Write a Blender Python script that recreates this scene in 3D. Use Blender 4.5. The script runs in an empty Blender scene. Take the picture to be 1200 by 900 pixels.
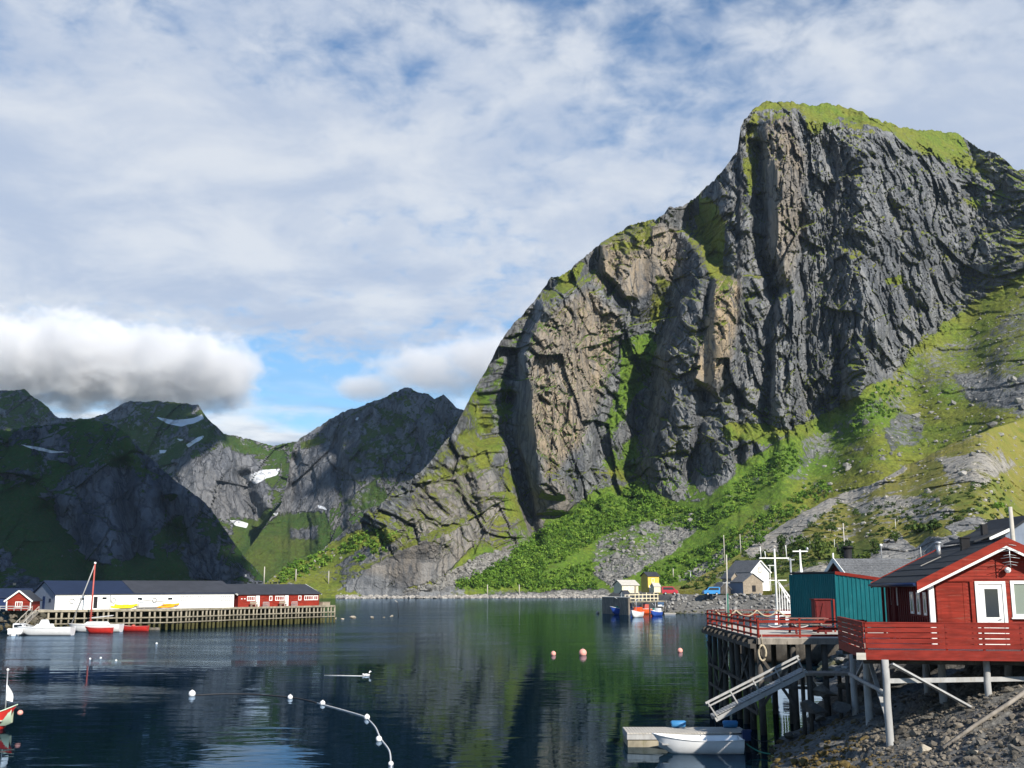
import bpy, bmesh, math, random
import numpy as np
from mathutils import Vector, Matrix

# ------------------------------------------------------------------ camera, sky, sun, exposure
SC = bpy.context.scene
COL = SC.collection
R = math.radians
F, CX, CY, HOR, CAMH = 1270.0, 600.0, 450.0, 686.0, 6.5      # photograph: focal length and horizon in its own 1200x900 pixels
PITCH = math.atan((HOR - CY) / F)
SP, CP = math.sin(PITCH), math.cos(PITCH)
SUN_AZ, SUN_EL = R(31), R(31)                                # right of and behind the camera

cam_data = bpy.data.cameras.new('camera')
cam = bpy.data.objects.new('camera', cam_data)
COL.objects.link(cam)
cam.location = (0, 0, CAMH)
cam.rotation_euler = (math.pi / 2 + PITCH, 0, 0)
cam_data.sensor_width = 36
cam_data.lens = F / 1200 * 36
cam_data.clip_start = 0.5
cam_data.clip_end = 20000
SC.camera = cam

SC.view_settings.view_transform = 'Standard'
SC.view_settings.look = 'None'
SC.view_settings.gamma = 1
SC.view_settings.use_curve_mapping = False
SC.view_settings.exposure = 0.5
SC.cycles.max_bounces = 6
SC.cycles.diffuse_bounces = 2
SC.cycles.glossy_bounces = 3
SC.cycles.transmission_bounces = 4
SC.cycles.volume_bounces = 6
SC.cycles.caustics_reflective = False
SC.cycles.caustics_refractive = False

SUN_DIR = Vector((math.sin(SUN_AZ) * math.cos(SUN_EL), -math.cos(SUN_AZ) * math.cos(SUN_EL), math.sin(SUN_EL)))
sun_data = bpy.data.lights.new('sun', 'SUN')
sun_data.energy = 5.0
sun_data.angle = R(0.5)
sun_data.color = (1.0, 0.93, 0.82)
sun = bpy.data.objects.new('sun', sun_data)
COL.objects.link(sun)
sun.rotation_euler = SUN_DIR.to_track_quat('Z', 'Y').to_euler()


class NT:
    """small helper to write node trees"""
    def __init__(self, tree):
        self.t = tree
    def n(self, kind, **kw):
        nd = self.t.nodes.new(kind)
        ins = kw.pop('ins', {})
        for k, v in kw.items():
            setattr(nd, k, v)
        for k, v in ins.items():
            self.put(nd.inputs[k], v)
        return nd
    def put(self, sock, v):
        if isinstance(v, bpy.types.NodeSocket):
            self.t.links.new(v, sock)
        elif isinstance(v, bpy.types.Node):
            self.t.links.new(v.outputs[0], sock)
        else:
            sock.default_value = v
    def math(self, op, a, b=None, c=None, clamp=False):
        nd = self.n('ShaderNodeMath', operation=op, use_clamp=clamp)
        self.put(nd.inputs[0], a)
        if b is not None: self.put(nd.inputs[1], b)
        if c is not None: self.put(nd.inputs[2], c)
        return nd.outputs[0]
    def sstep(self, x, lo, hi, a=0.0, b=1.0):
        nd = self.n('ShaderNodeMapRange', interpolation_type='SMOOTHSTEP')
        self.put(nd.inputs[0], x); self.put(nd.inputs[1], lo); self.put(nd.inputs[2], hi)
        nd.inputs[3].default_value = a; nd.inputs[4].default_value = b
        return nd.outputs[0]
    def noise(self, vec, scale, detail=4, rough=0.55, dist=0.0, out=0):
        nd = self.n('ShaderNodeTexNoise')
        self.put(nd.inputs['Vector'], vec)
        nd.inputs['Scale'].default_value = scale; nd.inputs['Detail'].default_value = detail
        nd.inputs['Roughness'].default_value = rough; nd.inputs['Distortion'].default_value = dist
        return nd.outputs[out]
    def mapping(self, vec, scale=(1, 1, 1), rot=(0, 0, 0), loc=(0, 0, 0)):
        nd = self.n('ShaderNodeMapping')
        self.put(nd.inputs[0], vec)
        nd.inputs['Scale'].default_value = scale; nd.inputs['Rotation'].default_value = rot; nd.inputs['Location'].default_value = loc
        return nd.outputs[0]
    def mix(self, f, a, b, blend='MIX'):
        nd = self.n('ShaderNodeMix', data_type='RGBA', blend_type=blend)
        self.put(nd.inputs[0], f)
        self.put(nd.inputs[6], a if not isinstance(a, tuple) or len(a) == 4 else (*a, 1))
        self.put(nd.inputs[7], b if not isinstance(b, tuple) or len(b) == 4 else (*b, 1))
        return nd.outputs[2]
    def attr(self, name):
        return self.n('ShaderNodeAttribute', attribute_name=name).outputs['Fac']


# ---- sky: Nishita with a stratocumulus layer and low cloud bands in it, laid out by direction
world = bpy.data.worlds.new('World')
SC.world = world
world.use_nodes = True
wt = world.node_tree
wt.nodes.clear()
W = NT(wt)
sky = W.n('ShaderNodeTexSky', sky_type='NISHITA')
sky.sun_disc = False
sky.sun_elevation = SUN_EL
sky.sun_rotation = math.atan2(SUN_DIR.x, SUN_DIR.y)
sky.altitude = 0
sky.air_density = 1.0
sky.dust_density = 0.4
sky.ozone_density = 3.0
gen = W.n('ShaderNodeTexCoord').outputs['Generated']
sep = W.n('ShaderNodeSeparateXYZ'); W.put(sep.inputs[0], gen)
dx, dy, dz = sep.outputs
zz = W.math('MAXIMUM', dz, 0.0)
den = W.math('ADD', zz, 0.20)
cu = W.math('DIVIDE', dx, den)
cv = W.math('DIVIDE', dy, den)
cvec = W.n('ShaderNodeCombineXYZ'); W.put(cvec.inputs[0], cu); W.put(cvec.inputs[1], cv)
cvec = cvec.outputs[0]
cm = W.mapping(cvec, scale=(1.0, 1.25, 1), rot=(0, 0, R(18)), loc=(3.1, 1.7, 0))
n_big = W.noise(cm, 0.9, 3, 0.5, 0.3)
n_mid = W.noise(cm, 3.8, 6, 0.56, 0.25)
n_mot = W.noise(W.mapping(cvec, scale=(1.2, 1.0, 1), loc=(8.3, 2.2, 0)), 13.0, 4, 0.55, 0.3)
cov = W.math('ADD', W.math('MULTIPLY', n_big, 0.50), W.math('ADD', W.math('MULTIPLY', n_mid, 0.55), W.math('MULTIPLY', n_mot, 0.50)))
# thick in the middle heights, thin and broken at the top, open just over the northern horizon
midband = W.math('MULTIPLY', W.sstep(dz, 0.17, 0.30), W.sstep(dz, 0.52, 0.33))
cov = W.math('ADD', cov, W.math('MULTIPLY', midband, 0.13))
right = W.sstep(dx, -0.15, 0.45)
cov = W.math('ADD', cov, W.math('MULTIPLY', right, 0.06))
cov = W.math('SUBTRACT', cov, W.math('MULTIPLY', W.sstep(dz, 0.34, 0.50), 0.09))
openb = W.math('MULTIPLY', W.sstep(dz, 0.26, 0.15), W.sstep(dx, 0.12, -0.12))
cov = W.math('SUBTRACT', cov, W.math('MULTIPLY', openb, 0.42))
cov = W.math('SUBTRACT', cov, W.math('MULTIPLY', W.sstep(dz, 0.53, 0.72), 0.5))          # clear overhead and behind, where the sun stands
cov = W.math('SUBTRACT', cov, W.math('MULTIPLY', W.sstep(dy, 0.45, 0.0), 0.6))
amount = W.sstep(cov, 0.515, 0.85)
shade = W.noise(W.mapping(cvec, scale=(1.1, 1.2, 1), loc=(1.3, 7.7, 0)), 3.2, 6, 0.6, 0.3)
cloud_col = W.mix(W.sstep(shade, 0.33, 0.68), (7.2, 8.4, 10.6, 1), (10.8, 11.4, 12.3, 1))
# bright streaks far off over the horizon
pol = W.n('ShaderNodeCombineXYZ'); W.put(pol.inputs[0], dx); W.put(pol.inputs[1], W.math('MULTIPLY', dz, 4.0))
strk = W.noise(pol.outputs[0], 7.0, 5, 0.55, 0.3)
lowb = W.math('MULTIPLY', W.sstep(dz, 0.20, 0.135), W.sstep(strk, 0.36, 0.58))
low_col = W.mix(W.sstep(W.noise(pol.outputs[0], 11, 4, 0.5), 0.38, 0.62), (5.0, 6.4, 8.6, 1), (13.0, 13.4, 13.8, 1))
blue = W.mix(1.0, sky.outputs[0], (1.45, 1.85, 2.05, 1), 'MULTIPLY')
c1 = W.mix(W.math('MULTIPLY', amount, 0.93), blue, cloud_col)
c2 = W.mix(W.math('MULTIPLY', lowb, 0.95), c1, low_col)
bg = W.n('ShaderNodeBackground'); bg.inputs[1].default_value = 0.05
W.put(bg.inputs[0], c2)
wo = W.n('ShaderNodeOutputWorld'); W.put(wo.inputs[0], bg.outputs[0])


# ------------------------------------------------------------------ measuring: photograph pixel <-> place
def px2at(px, py):
    px = np.asarray(px, float); py = np.asarray(py, float)
    u = (px - CX) / F; v = (CY - py) / F
    s = CP - SP * v
    return u / s, (SP + CP * v) / s
def at2px(a, t):
    # inverse of px2at
    v = (t * CP - SP) / (CP + t * SP)
    s = CP - SP * v
    return CX + a * s * F, CY - v * F
def at(px, py, Y):
    """the place seen at a photograph pixel, Y metres ahead"""
    a, t = px2at(px, py)
    return Vector((float(a) * Y, Y, CAMH + float(t) * Y))
def atz(px, py, z):
    """the place seen at a photograph pixel on the level z"""
    a, t = px2at(px, py)
    Y = (z - CAMH) / float(t)
    return Vector((float(a) * Y, Y, z))
def xat(px, py, Y):
    return at(px, py, Y).x


# ------------------------------------------------------------------ noise in numpy
def _h(ix, iy, iz, seed):
    x = (ix.astype(np.uint32) * np.uint32(374761393) + iy.astype(np.uint32) * np.uint32(668265263)
         + iz.astype(np.uint32) * np.uint32(2147483647) + np.uint32((seed * 974634533 + 1) & 0xffffffff))
    x = (x ^ (x >> np.uint32(13))) * np.uint32(1274126177)
    x = x ^ (x >> np.uint32(16))
    x = x * np.uint32(2246822519)
    x = x ^ (x >> np.uint32(15))
    return x.astype(np.float64) / 4294967295.0
def vnoise(x, y, z, seed=0):
    """smooth value noise, about -1..1"""
    fx, fy, fz = np.floor(x), np.floor(y), np.floor(z)
    ix, iy, iz = fx.astype(np.int64), fy.astype(np.int64), fz.astype(np.int64)
    tx, ty, tz = x - fx, y - fy, z - fz
    tx, ty, tz = (q * q * q * (q * (q * 6 - 15) + 10) for q in (tx, ty, tz))
    r = 0
    for a in (0, 1):
        wx = tx if a else 1 - tx
        for b in (0, 1):
            wy = ty if b else 1 - ty
            for c in (0, 1):
                wz = tz if c else 1 - tz
                r = r + wx * wy * wz * _h(ix + a, iy + b, iz + c, seed)
    return r * 2 - 1
def fbm(x, y, z, octs=4, gain=0.5, seed=0, ridged=False):
    s, amp, tot = 0, 1.0, 0
    for o in range(octs):
        n = vnoise(x * 2.03 ** o + o * 17.3, y * 2.03 ** o + o * 5.1, z * 2.03 ** o - o * 9.7, seed + o)
        if ridged: n = 1 - 2 * np.abs(n)
        s = s + amp * n; tot += amp; amp *= gain
    return s / tot
def blocks(u, v, seed=0):
    """fractured-rock facets: every jittered cell is a plane with its own offset and tilt; returns offset, distance to the cell edge"""
    fu, fv = np.floor(u), np.floor(v)
    d1 = np.full(u.shape, 9.0); d2 = np.full(u.shape, 9.0); val = np.zeros(u.shape)
    for a in (-1, 0, 1):
        for b in (-1, 0, 1):
            cu_, cv_ = (fu + a).astype(np.int64), (fv + b).astype(np.int64)
            z0 = np.zeros_like(cu_)
            pu = fu + a + _h(cu_, cv_, z0, seed); pv = fv + b + _h(cu_, cv_, z0 + 1, seed)
            du, dv = u - pu, v - pv
            d = du * du + dv * dv
            off = _h(cu_, cv_, z0 + 2, seed) * 2 - 1
            gu = _h(cu_, cv_, z0 + 3, seed) * 2 - 1; gv = _h(cu_, cv_, z0 + 4, seed) * 2 - 1
            w = off + 0.9 * gu * du + 0.9 * gv * dv
            near = d < d1
            d2 = np.where(near, d1, np.minimum(d2, d))
            val = np.where(near, w, val)
            d1 = np.where(near, d, d1)
    return val, np.sqrt(d2) - np.sqrt(d1)
def sst(x, lo, hi):
    q = np.clip((x - lo) / (hi - lo), 0, 1)
    return q * q * (3 - 2 * q)
def poly_sd(px, py, poly):
    """signed distance in pixels to a polygon, positive inside"""
    P = np.array(poly, float)
    d = np.full(px.shape, 1e9); ins = np.zeros(px.shape, bool)
    for i in range(len(P)):
        x0, y0 = P[i]; x1, y1 = P[(i + 1) % len(P)]
        ex, ey = x1 - x0, y1 - y0
        q = np.clip(((px - x0) * ex + (py - y0) * ey) / (ex * ex + ey * ey + 1e-9), 0, 1)
        d = np.minimum(d, np.hypot(px - x0 - q * ex, py - y0 - q * ey))
        c = ((y0 > py) != (y1 > py)) & (px < (x1 - x0) * (py - y0) / (y1 - y0 + 1e-12) + x0)
        ins ^= c
    return np.where(ins, d, -d)
def line_d(px, py, line):
    P = np.array(line, float)
    d = np.full(px.shape, 1e9); side = np.zeros(px.shape)
    for i in range(len(P) - 1):
        x0, y0 = P[i][:2]; x1, y1 = P[i + 1][:2]
        ex, ey = x1 - x0, y1 - y0
        q = np.clip(((px - x0) * ex + (py - y0) * ey) / (ex * ex + ey * ey + 1e-9), 0, 1)
        dd = np.hypot(px - x0 - q * ex, py - y0 - q * ey)
        cr = np.sign(ex * (py - y0) - ey * (px - x0))
        side = np.where(dd < d, cr, side)
        d = np.minimum(d, dd)
    return d, side
def interp(x, pts):
    P = np.array(pts, float)
    return np.interp(x, P[:, 0], P[:, 1])
def blur1(A, n, axis):
    k = np.hanning(2 * n + 3)[1:-1]; k /= k.sum()
    pad = [(0, 0)] * A.ndim; pad[axis] = (n, n)
    B = np.pad(A, pad, mode='edge')
    return np.apply_along_axis(lambda r: np.convolve(r, k, 'valid'), axis, B)


# ------------------------------------------------------------------ meshes from numpy
def grid_object(name, X, Y, Z, mat, attrs=None, smooth=True):
    """X, Y, Z: (rows, cols) arrays"""
    nr, nc = X.shape
    me = bpy.data.meshes.new(name)
    co = np.stack([X, Y, Z], -1).reshape(-1, 3).astype(np.float32)
    idx = np.arange(nr * nc).reshape(nr, nc)
    q = np.stack([idx[:-1, :-1], idx[:-1, 1:], idx[1:, 1:], idx[1:, :-1]], -1).reshape(-1, 4)
    me.vertices.add(len(co)); me.vertices.foreach_set('co', co.ravel())
    me.loops.add(q.size); me.loops.foreach_set('vertex_index', q.ravel().astype(np.int32))
    me.polygons.add(len(q)); me.polygons.foreach_set('loop_start', np.arange(0, q.size, 4, dtype=np.int32))
    me.polygons.foreach_set('use_smooth', np.full(len(q), smooth) if isinstance(smooth, bool) else smooth[:-1, :-1].ravel())
    for k, v in (attrs or {}).items():
        at_ = me.attributes.new(k, 'FLOAT', 'POINT')
        at_.data.foreach_set('value', np.asarray(v, np.float32).ravel())
    me.update(calc_edges=True); me.validate()
    me.materials.append(mat)
    ob = bpy.data.objects.new(name, me)
    COL.objects.link(ob)
    return ob
def soup_object(name, co, faces, mat, smooth=False, parent=None, attrs=None):
    """co (n,3); faces (m,k) all with the same corner count"""
    co = np.asarray(co, np.float32); faces = np.asarray(faces, np.int32)
    me = bpy.data.meshes.new(name); k = faces.shape[1]
    me.vertices.add(len(co)); me.vertices.foreach_set('co', co.ravel())
    me.loops.add(faces.size); me.loops.foreach_set('vertex_index', faces.ravel())
    me.polygons.add(len(faces)); me.polygons.foreach_set('loop_start', np.arange(0, faces.size, k, dtype=np.int32))
    me.polygons.foreach_set('use_smooth', np.full(len(faces), smooth))
    for kk, v in (attrs or {}).items():
        at_ = me.attributes.new(kk, 'FLOAT', 'POINT')
        at_.data.foreach_set('value', np.asarray(v, np.float32).ravel())
    me.update(calc_edges=True); me.validate()
    me.materials.append(mat)
    ob = bpy.data.objects.new(name, me)
    COL.objects.link(ob)
    if parent: ob.parent = parent
    return ob
def tag(o, label=None, cat=None, group=None, kind=None):
    if label: o['label'] = label
    if cat: o['category'] = cat
    if group: o['group'] = group
    if kind: o['kind'] = kind
    return o
# ------------------------------------------------------------------ land and water
def new_mat(name):
    m = bpy.data.materials.new(name); m.use_nodes = True
    m.node_tree.nodes.clear()
    T = NT(m.node_tree)
    b = T.n('ShaderNodeBsdfPrincipled')
    o = T.n('ShaderNodeOutputMaterial'); T.put(o.inputs[0], b.outputs[0])
    return m, T, b

def rock_land_mat(name, rock_a, rock_b, warm, g_dry, g_lush, big=1.0, bump=1.0, moss=(0.07, 0.075, 0.02)):
    """rock and turf, split by what is stored on the mesh: grass, lush, warm, scree, snow"""
    m, T, b = new_mat(name)
    pos = T.n('ShaderNodeNewGeometry').outputs['Position']
    st = T.mapping(pos, scale=(1, 1, 0.22), rot=(0, R(-14), 0))
    n1 = T.noise(st, 0.045 / big, 6, 0.62, 0.6)
    n2 = T.noise(pos, 0.30 / big, 6, 0.65)
    n3 = T.noise(st, 0.22 / big, 5, 0.65, 0.8)
    crack = T.n('ShaderNodeTexVoronoi', feature='DISTANCE_TO_EDGE')
    T.put(crack.inputs['Vector'], T.n('ShaderNodeVectorMath', operation='ADD', ins={0: T.mapping(pos, scale=(1, 1, 0.35), rot=(0, R(-16), 0)),
          1: T.n('ShaderNodeVectorMath', operation='SCALE', ins={0: T.noise(pos, 0.12 / big, 3, 0.6, out=1), 'Scale': 9.0 * big}).outputs[0]}).outputs[0])
    crack.inputs['Scale'].default_value = 0.085 / big
    ck = T.sstep(crack.outputs['Distance'], 0.0, 0.09)
    rock = T.mix(T.sstep(n1, 0.36, 0.64), rock_a, rock_b)
    rock = T.mix(T.math('MULTIPLY', T.sstep(n3, 0.5, 0.72), 0.55), rock, tuple(min(1, c * 1.55) for c in rock_b))
    rock = T.mix(T.math('MULTIPLY', T.sstep(n3, 0.46, 0.28), 0.6), rock, tuple(c * 0.5 for c in rock_a))
    rock = T.mix(T.math('MULTIPLY', T.attr('warm'), T.sstep(n3, 0.25, 0.55)), rock, warm)
    rock = T.mix(T.math('MULTIPLY', T.math('SUBTRACT', 1.0, ck), 0.55), rock, tuple(c * 0.45 for c in rock_a))
    sc = T.mix(T.sstep(T.noise(pos, 0.55 / big, 4, 0.7), 0.38, 0.62), (0.10, 0.098, 0.092), (0.31, 0.30, 0.28))
    rock = T.mix(T.attr('scree'), rock, sc)
    g1 = T.noise(pos, 0.05 / big, 5, 0.6); g2 = T.noise(pos, 0.45 / big, 5, 0.65)
    gcol = T.mix(T.sstep(T.math('ADD', T.attr('lush'), T.math('MULTIPLY', T.math('SUBTRACT', g1, 0.5), 1.1)), 0.15, 0.85), g_dry, g_lush)
    gcol = T.mix(T.math('MULTIPLY', T.sstep(g2, 0.42, 0.68), 0.6), gcol, moss)
    gcol = T.mix(T.math('MULTIPLY', T.sstep(g2, 0.50, 0.30), 0.45), gcol, tuple(min(1, c * 1.45) for c in g_dry))
    f = T.math('ADD', T.attr('grass'), T.math('MULTIPLY', T.math('SUBTRACT', n2, 0.5), 0.75))
    f = T.math('ADD', f, T.math('MULTIPLY', T.math('SUBTRACT', T.noise(pos, 1.3 / big, 3, 0.7), 0.5), 0.35))
    turf = T.sstep(f, 0.44, 0.58)
    col = T.mix(turf, rock, gcol)
    col = T.mix(T.sstep(T.attr('snow'), 0.45, 0.55), col, (0.80, 0.83, 0.88))
    T.put(b.inputs['Base Color'], col)
    b.inputs['Roughness'].default_value = 0.9
    b.inputs['Specular IOR Level'].default_value = 0.25
    stone = T.math('SUBTRACT', 1.0, T.math('MAXIMUM', turf, T.sstep(T.attr('grass'), .35, .6)))       # bedding shows in bare rock only
    hgt = T.math('ADD', T.math('MULTIPLY', T.math('MULTIPLY', n3, stone), 1.0), T.math('ADD', T.math('MULTIPLY', n2, 0.8), T.math('MULTIPLY', T.math('MULTIPLY', ck, stone), 0.35)))
    hgt = T.math('ADD', hgt, T.math('MULTIPLY', T.noise(pos, 1.1 / big, 4, 0.7), 0.35))
    bp = T.n('ShaderNodeBump', ins={'Strength': 0.75 * bump, 'Distance': 3.2 * big, 'Height': hgt})
    T.put(b.inputs['Normal'], bp.outputs[0])
    return m


class Paint:
    """fields over a land mesh, laid down where the photograph shows them"""
    def __init__(s, px, py, X, Y, Z, scale):
        s.px, s.py = px, py
        s.wx = px + 7 * fbm(X / (22 * scale), Y / (60 * scale), Z / (22 * scale), 4, 0.6, 31)
        s.wy = py + 7 * fbm(X / (22 * scale), Y / (60 * scale), Z / (22 * scale), 4, 0.6, 47)
    def region(s, poly, soft=5.0):
        P = np.array(poly, float); m = 3 * soft + 12
        out = np.zeros(s.px.shape)
        sel = (s.px > P[:, 0].min() - m) & (s.px < P[:, 0].max() + m) & (s.py > P[:, 1].min() - m) & (s.py < P[:, 1].max() + m)
        if sel.any(): out[sel] = sst(poly_sd(s.wx[sel], s.wy[sel], poly), -soft, soft)
        return out
    def stroke(s, line, width, soft=None):
        P = np.array(line, float)[:, :2]; soft = soft or width; m = width + soft + 14
        out = np.zeros(s.px.shape)
        sel = (s.px > P[:, 0].min() - m) & (s.px < P[:, 0].max() + m) & (s.py > P[:, 1].min() - m) & (s.py < P[:, 1].max() + m)
        if sel.any(): out[sel] = sst(line_d(s.wx[sel], s.wy[sel], line)[0], width + soft, width)
        return out


def land(name, px0, px1, nc, nr, sky_pts, base_pts, d0_pts, slope_pts, shape, paint, mat, rough=2.0, back=(60, 500), blur=8, skyseed=3, smooth=True, over=22.0):
    """A hillside as a real surface. Columns run from the foot to the crest; the run of the ground follows from its steepness:
    slope_pts = (px, py, tangent of the slope), interpolated; shape() then folds gullies, ribs and blocks into it."""
    pxc = np.linspace(px0, px1, nc)
    sky_y = interp(pxc, sky_pts)
    jag = rough * (fbm(pxc / 14, pxc * 0, pxc * 0, 5, 0.65, skyseed) + .5 * np.abs(fbm(pxc / 5, pxc * 0, pxc * 0, 3, 0.6, skyseed + 7))) * np.clip((interp(pxc, base_pts) - sky_y) / 40, 0, 1)
    base_y = interp(pxc, base_pts)
    v = np.linspace(0, 1, nr)[:, None]
    PX = np.broadcast_to(pxc, (nr, nc)).copy()
    PY = base_y + (sky_y - base_y) * v + jag * v ** 10          # only the crest is ragged
    PY = np.minimum.accumulate(PY, axis=0)
    A, T = px2at(PX, PY)
    SPt = np.array(slope_pts, float)
    num = 0; dn = 0
    for sx, sy, sv in SPt:
        w = 1.0 / (((PX - sx) ** 2 + (PY - sy) ** 2) / 900.0 + 0.35) ** 1.6
        num = num + w * np.log(sv); dn = dn + w
    S = np.exp(num / dn)
    Yd = np.empty_like(PX); Yd[0] = interp(pxc, d0_pts)
    for k in range(1, nr):
        dt = np.maximum(T[k] - T[k - 1], 0)
        Yd[k] = Yd[k - 1] * (1 + dt / np.maximum(S[k] - T[k], 0.06))
    if blur: Yd = blur1(Yd, blur, 1)
    X, Z = A * Yd, CAMH + T * Yd
    disp = shape(PX, PY, X, Yd, Z)
    Yf = Yd + disp
    lim = blur1(np.maximum.accumulate(Yf, axis=0), 9, 1) - over * np.interp(PY, [610, 655], [1, .04]) * np.clip((S - .9) / 2.0, .45, 1.0)
    held = np.clip(blur1(blur1((Yf < lim).astype(float), 10, 1), 10, 0) * 1.6, 0, 1) * sst(S, 1.6, .95)
    Yf = np.maximum(Yf, lim)
    Yf = Yf * (1 - held) + blur1(blur1(Yf, 16, 1), 5, 0) * held
    X, Z = A * Yf, CAMH + T * Yf
    pt = Paint(PX, PY, X, Yf, Z, float(np.median(Yf)) / 700)
    # outward slope for the turf
    dXu = np.gradient(X, axis=1); dYu = np.gradient(Yf, axis=1); dZu = np.gradient(Z, axis=1)
    dXv = np.gradient(X, axis=0); dYv = np.gradient(Yf, axis=0); dZv = np.gradient(Z, axis=0)
    nx, ny, nz = dYu * dZv - dZu * dYv, dZu * dXv - dXu * dZv, dXu * dYv - dYu * dXv
    up = np.abs(nz) / (np.sqrt(nx * nx + ny * ny + nz * nz) + 1e-9)
    attrs = paint(pt, up, X, Yf, Z)
    for k in ('grass', 'lush', 'warm', 'scree', 'snow'):
        attrs.setdefault(k, np.zeros_like(X))
    # foot below ground and the far side, so that the hill has a body
    xs, ys, zs = [X[0]], [Yf[0]], [np.minimum(Z[0] - 4, -3.0)]
    xe, ye, ze = [], [], []
    for q, drop in ((0.25, 0.12), (1.0, 1.0)):
        yb = Yf[-1] + (back[0] if q < 1 else back[1])
        xe.append(A[-1] * yb); ye.append(yb); ze.append(np.where(q < 1, Z[-1] * (1 - drop), -3.0 + 0 * Z[-1]))
    X2 = np.vstack([xs, X, xe]); Y2 = np.vstack([ys, Yf, ye]); Z2 = np.vstack([zs, Z, ze])
    at2 = {k: np.vstack([a[:1], a, a[-1:], a[-1:]]) for k, a in attrs.items()}
    if not smooth:                                          # crisp facets on the cliffs, soft turf
        sm = blur1(blur1(up, 4, 0), 4, 1) > .42
        smooth = np.vstack([sm[:1], sm, sm[-1:], sm[-1:]])
    ob = grid_object(name, X2, Y2, Z2, mat, at2, smooth)
    tag(ob, kind='structure')
    return dict(ob=ob, PX=PX, PY=PY, X=X, Y=Yf, Z=Z, attrs=attrs, up=up)

def feature(px, py, line, width, amp, taper=True):
    """a fold along a line: amp > 0 recedes (gully), amp < 0 stands out (rib); a third number per point scales it"""
    P = np.array(line, float)
    m = width * 3
    out = np.zeros(px.shape)
    sel = (px > P[:, 0].min() - m) & (px < P[:, 0].max() + m) & (py > P[:, 1].min() - m) & (py < P[:, 1].max() + m)
    if sel.any():
        d, _ = line_d(px[sel], py[sel], line)
        out[sel] = amp * np.exp(-(d / width) ** 2)
    return out
def facet(px, py, poly, amp, gx, gy, soft=6):
    """a face standing out by amp metres; gx, gy turn it (metres per pixel; gx > 0: its right side runs back, so it looks right)"""
    P = np.array(poly, float); m = soft * 2 + 2
    out = np.zeros(px.shape)
    sel = (px > P[:, 0].min() - m) & (px < P[:, 0].max() + m) & (py > P[:, 1].min() - m) & (py < P[:, 1].max() + m)
    if sel.any():
        w = sst(poly_sd(px[sel], py[sel], poly), -soft, soft)
        out[sel] = w * (-amp + gx * (px[sel] - P[:, 0].mean()) + gy * (py[sel] - P[:, 1].mean()))
    return out

# ---------------------------------------------------------------- the great crag on the right
CRAG_SKY = [(300, 692), (330, 668), (375, 648), (400, 625), (430, 600), (470, 570), (500, 545), (530, 508), (548, 470), (565, 440), (580, 412), (600, 382), (628, 350),
            (645, 325), (662, 318), (680, 303), (708, 282), (742, 263), (768, 258), (785, 243), (800, 240), (815, 230), (832, 216), (850, 196),
            (864, 178), (868, 150), (872, 140), (884, 127), (900, 118), (925, 119), (965, 122), (1000, 128), (1030, 140), (1055, 148), (1080, 150),
            (1108, 154), (1125, 158), (1150, 174), (1175, 184), (1190, 197), (1200, 200), (1230, 225), (1300, 300)]
CRAG_BASE = [(300, 703), (400, 703), (560, 702), (690, 701), (760, 698), (850, 690), (1300, 690)]
CRAG_D0 = [(300, 560), (400, 560), (690, 590), (800, 575), (950, 540), (1100, 480), (1300, 390)]
CRAG_SLOPE = [(330, 690, .45), (380, 680, .45), (400, 650, .7), (460, 640, 2.2), (430, 690, 1.2), (520, 560, 1.7), (520, 640, 2.2), (480, 685, 1.6), (590, 690, .6), (560, 660, .7), (640, 660, .62), (640, 620, .62),
              (700, 690, .5), (700, 640, .6), (740, 590, .7), (800, 690, .5), (800, 640, .6), (820, 595, .8), (880, 600, .6), (960, 600, .55), (980, 540, .65),
              (1060, 500, .6), (1150, 480, .6), (1120, 420, .75), (1190, 400, .75), (1190, 320, 1.3), (1100, 640, .5), (1250, 600, .5), (1250, 400, .7),
              (560, 500, 2.2), (580, 560, 3), (600, 450, 2.4), (640, 360, 3.0), (640, 450, 4), (650, 560, 4), (700, 300, 2.5), (700, 400, 4), (760, 300, 2.6), (740, 480, 3.5),
              (800, 280, 2.2), (800, 400, 4.5), (800, 520, 5), (840, 230, 2.4), (860, 330, 4), (860, 450, 5), (880, 180, 3), (920, 200, 5), (900, 300, 5), (920, 400, 5),
              (960, 170, 3), (980, 280, 4.5), (980, 400, 4.5), (960, 480, 3.0), (1040, 230, 3.5), (1060, 330, 3.5), (1050, 420, 2.4), (1120, 250, 3.0), (1160, 250, 2.5),
              (930, 125, .9), (1000, 138, .9), (1070, 165, 1.0), (1120, 180, 1.2), (1190, 220, 2.2), (1250, 280, 2), (900, 505, 1.2), (870, 540, 3)]

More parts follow.
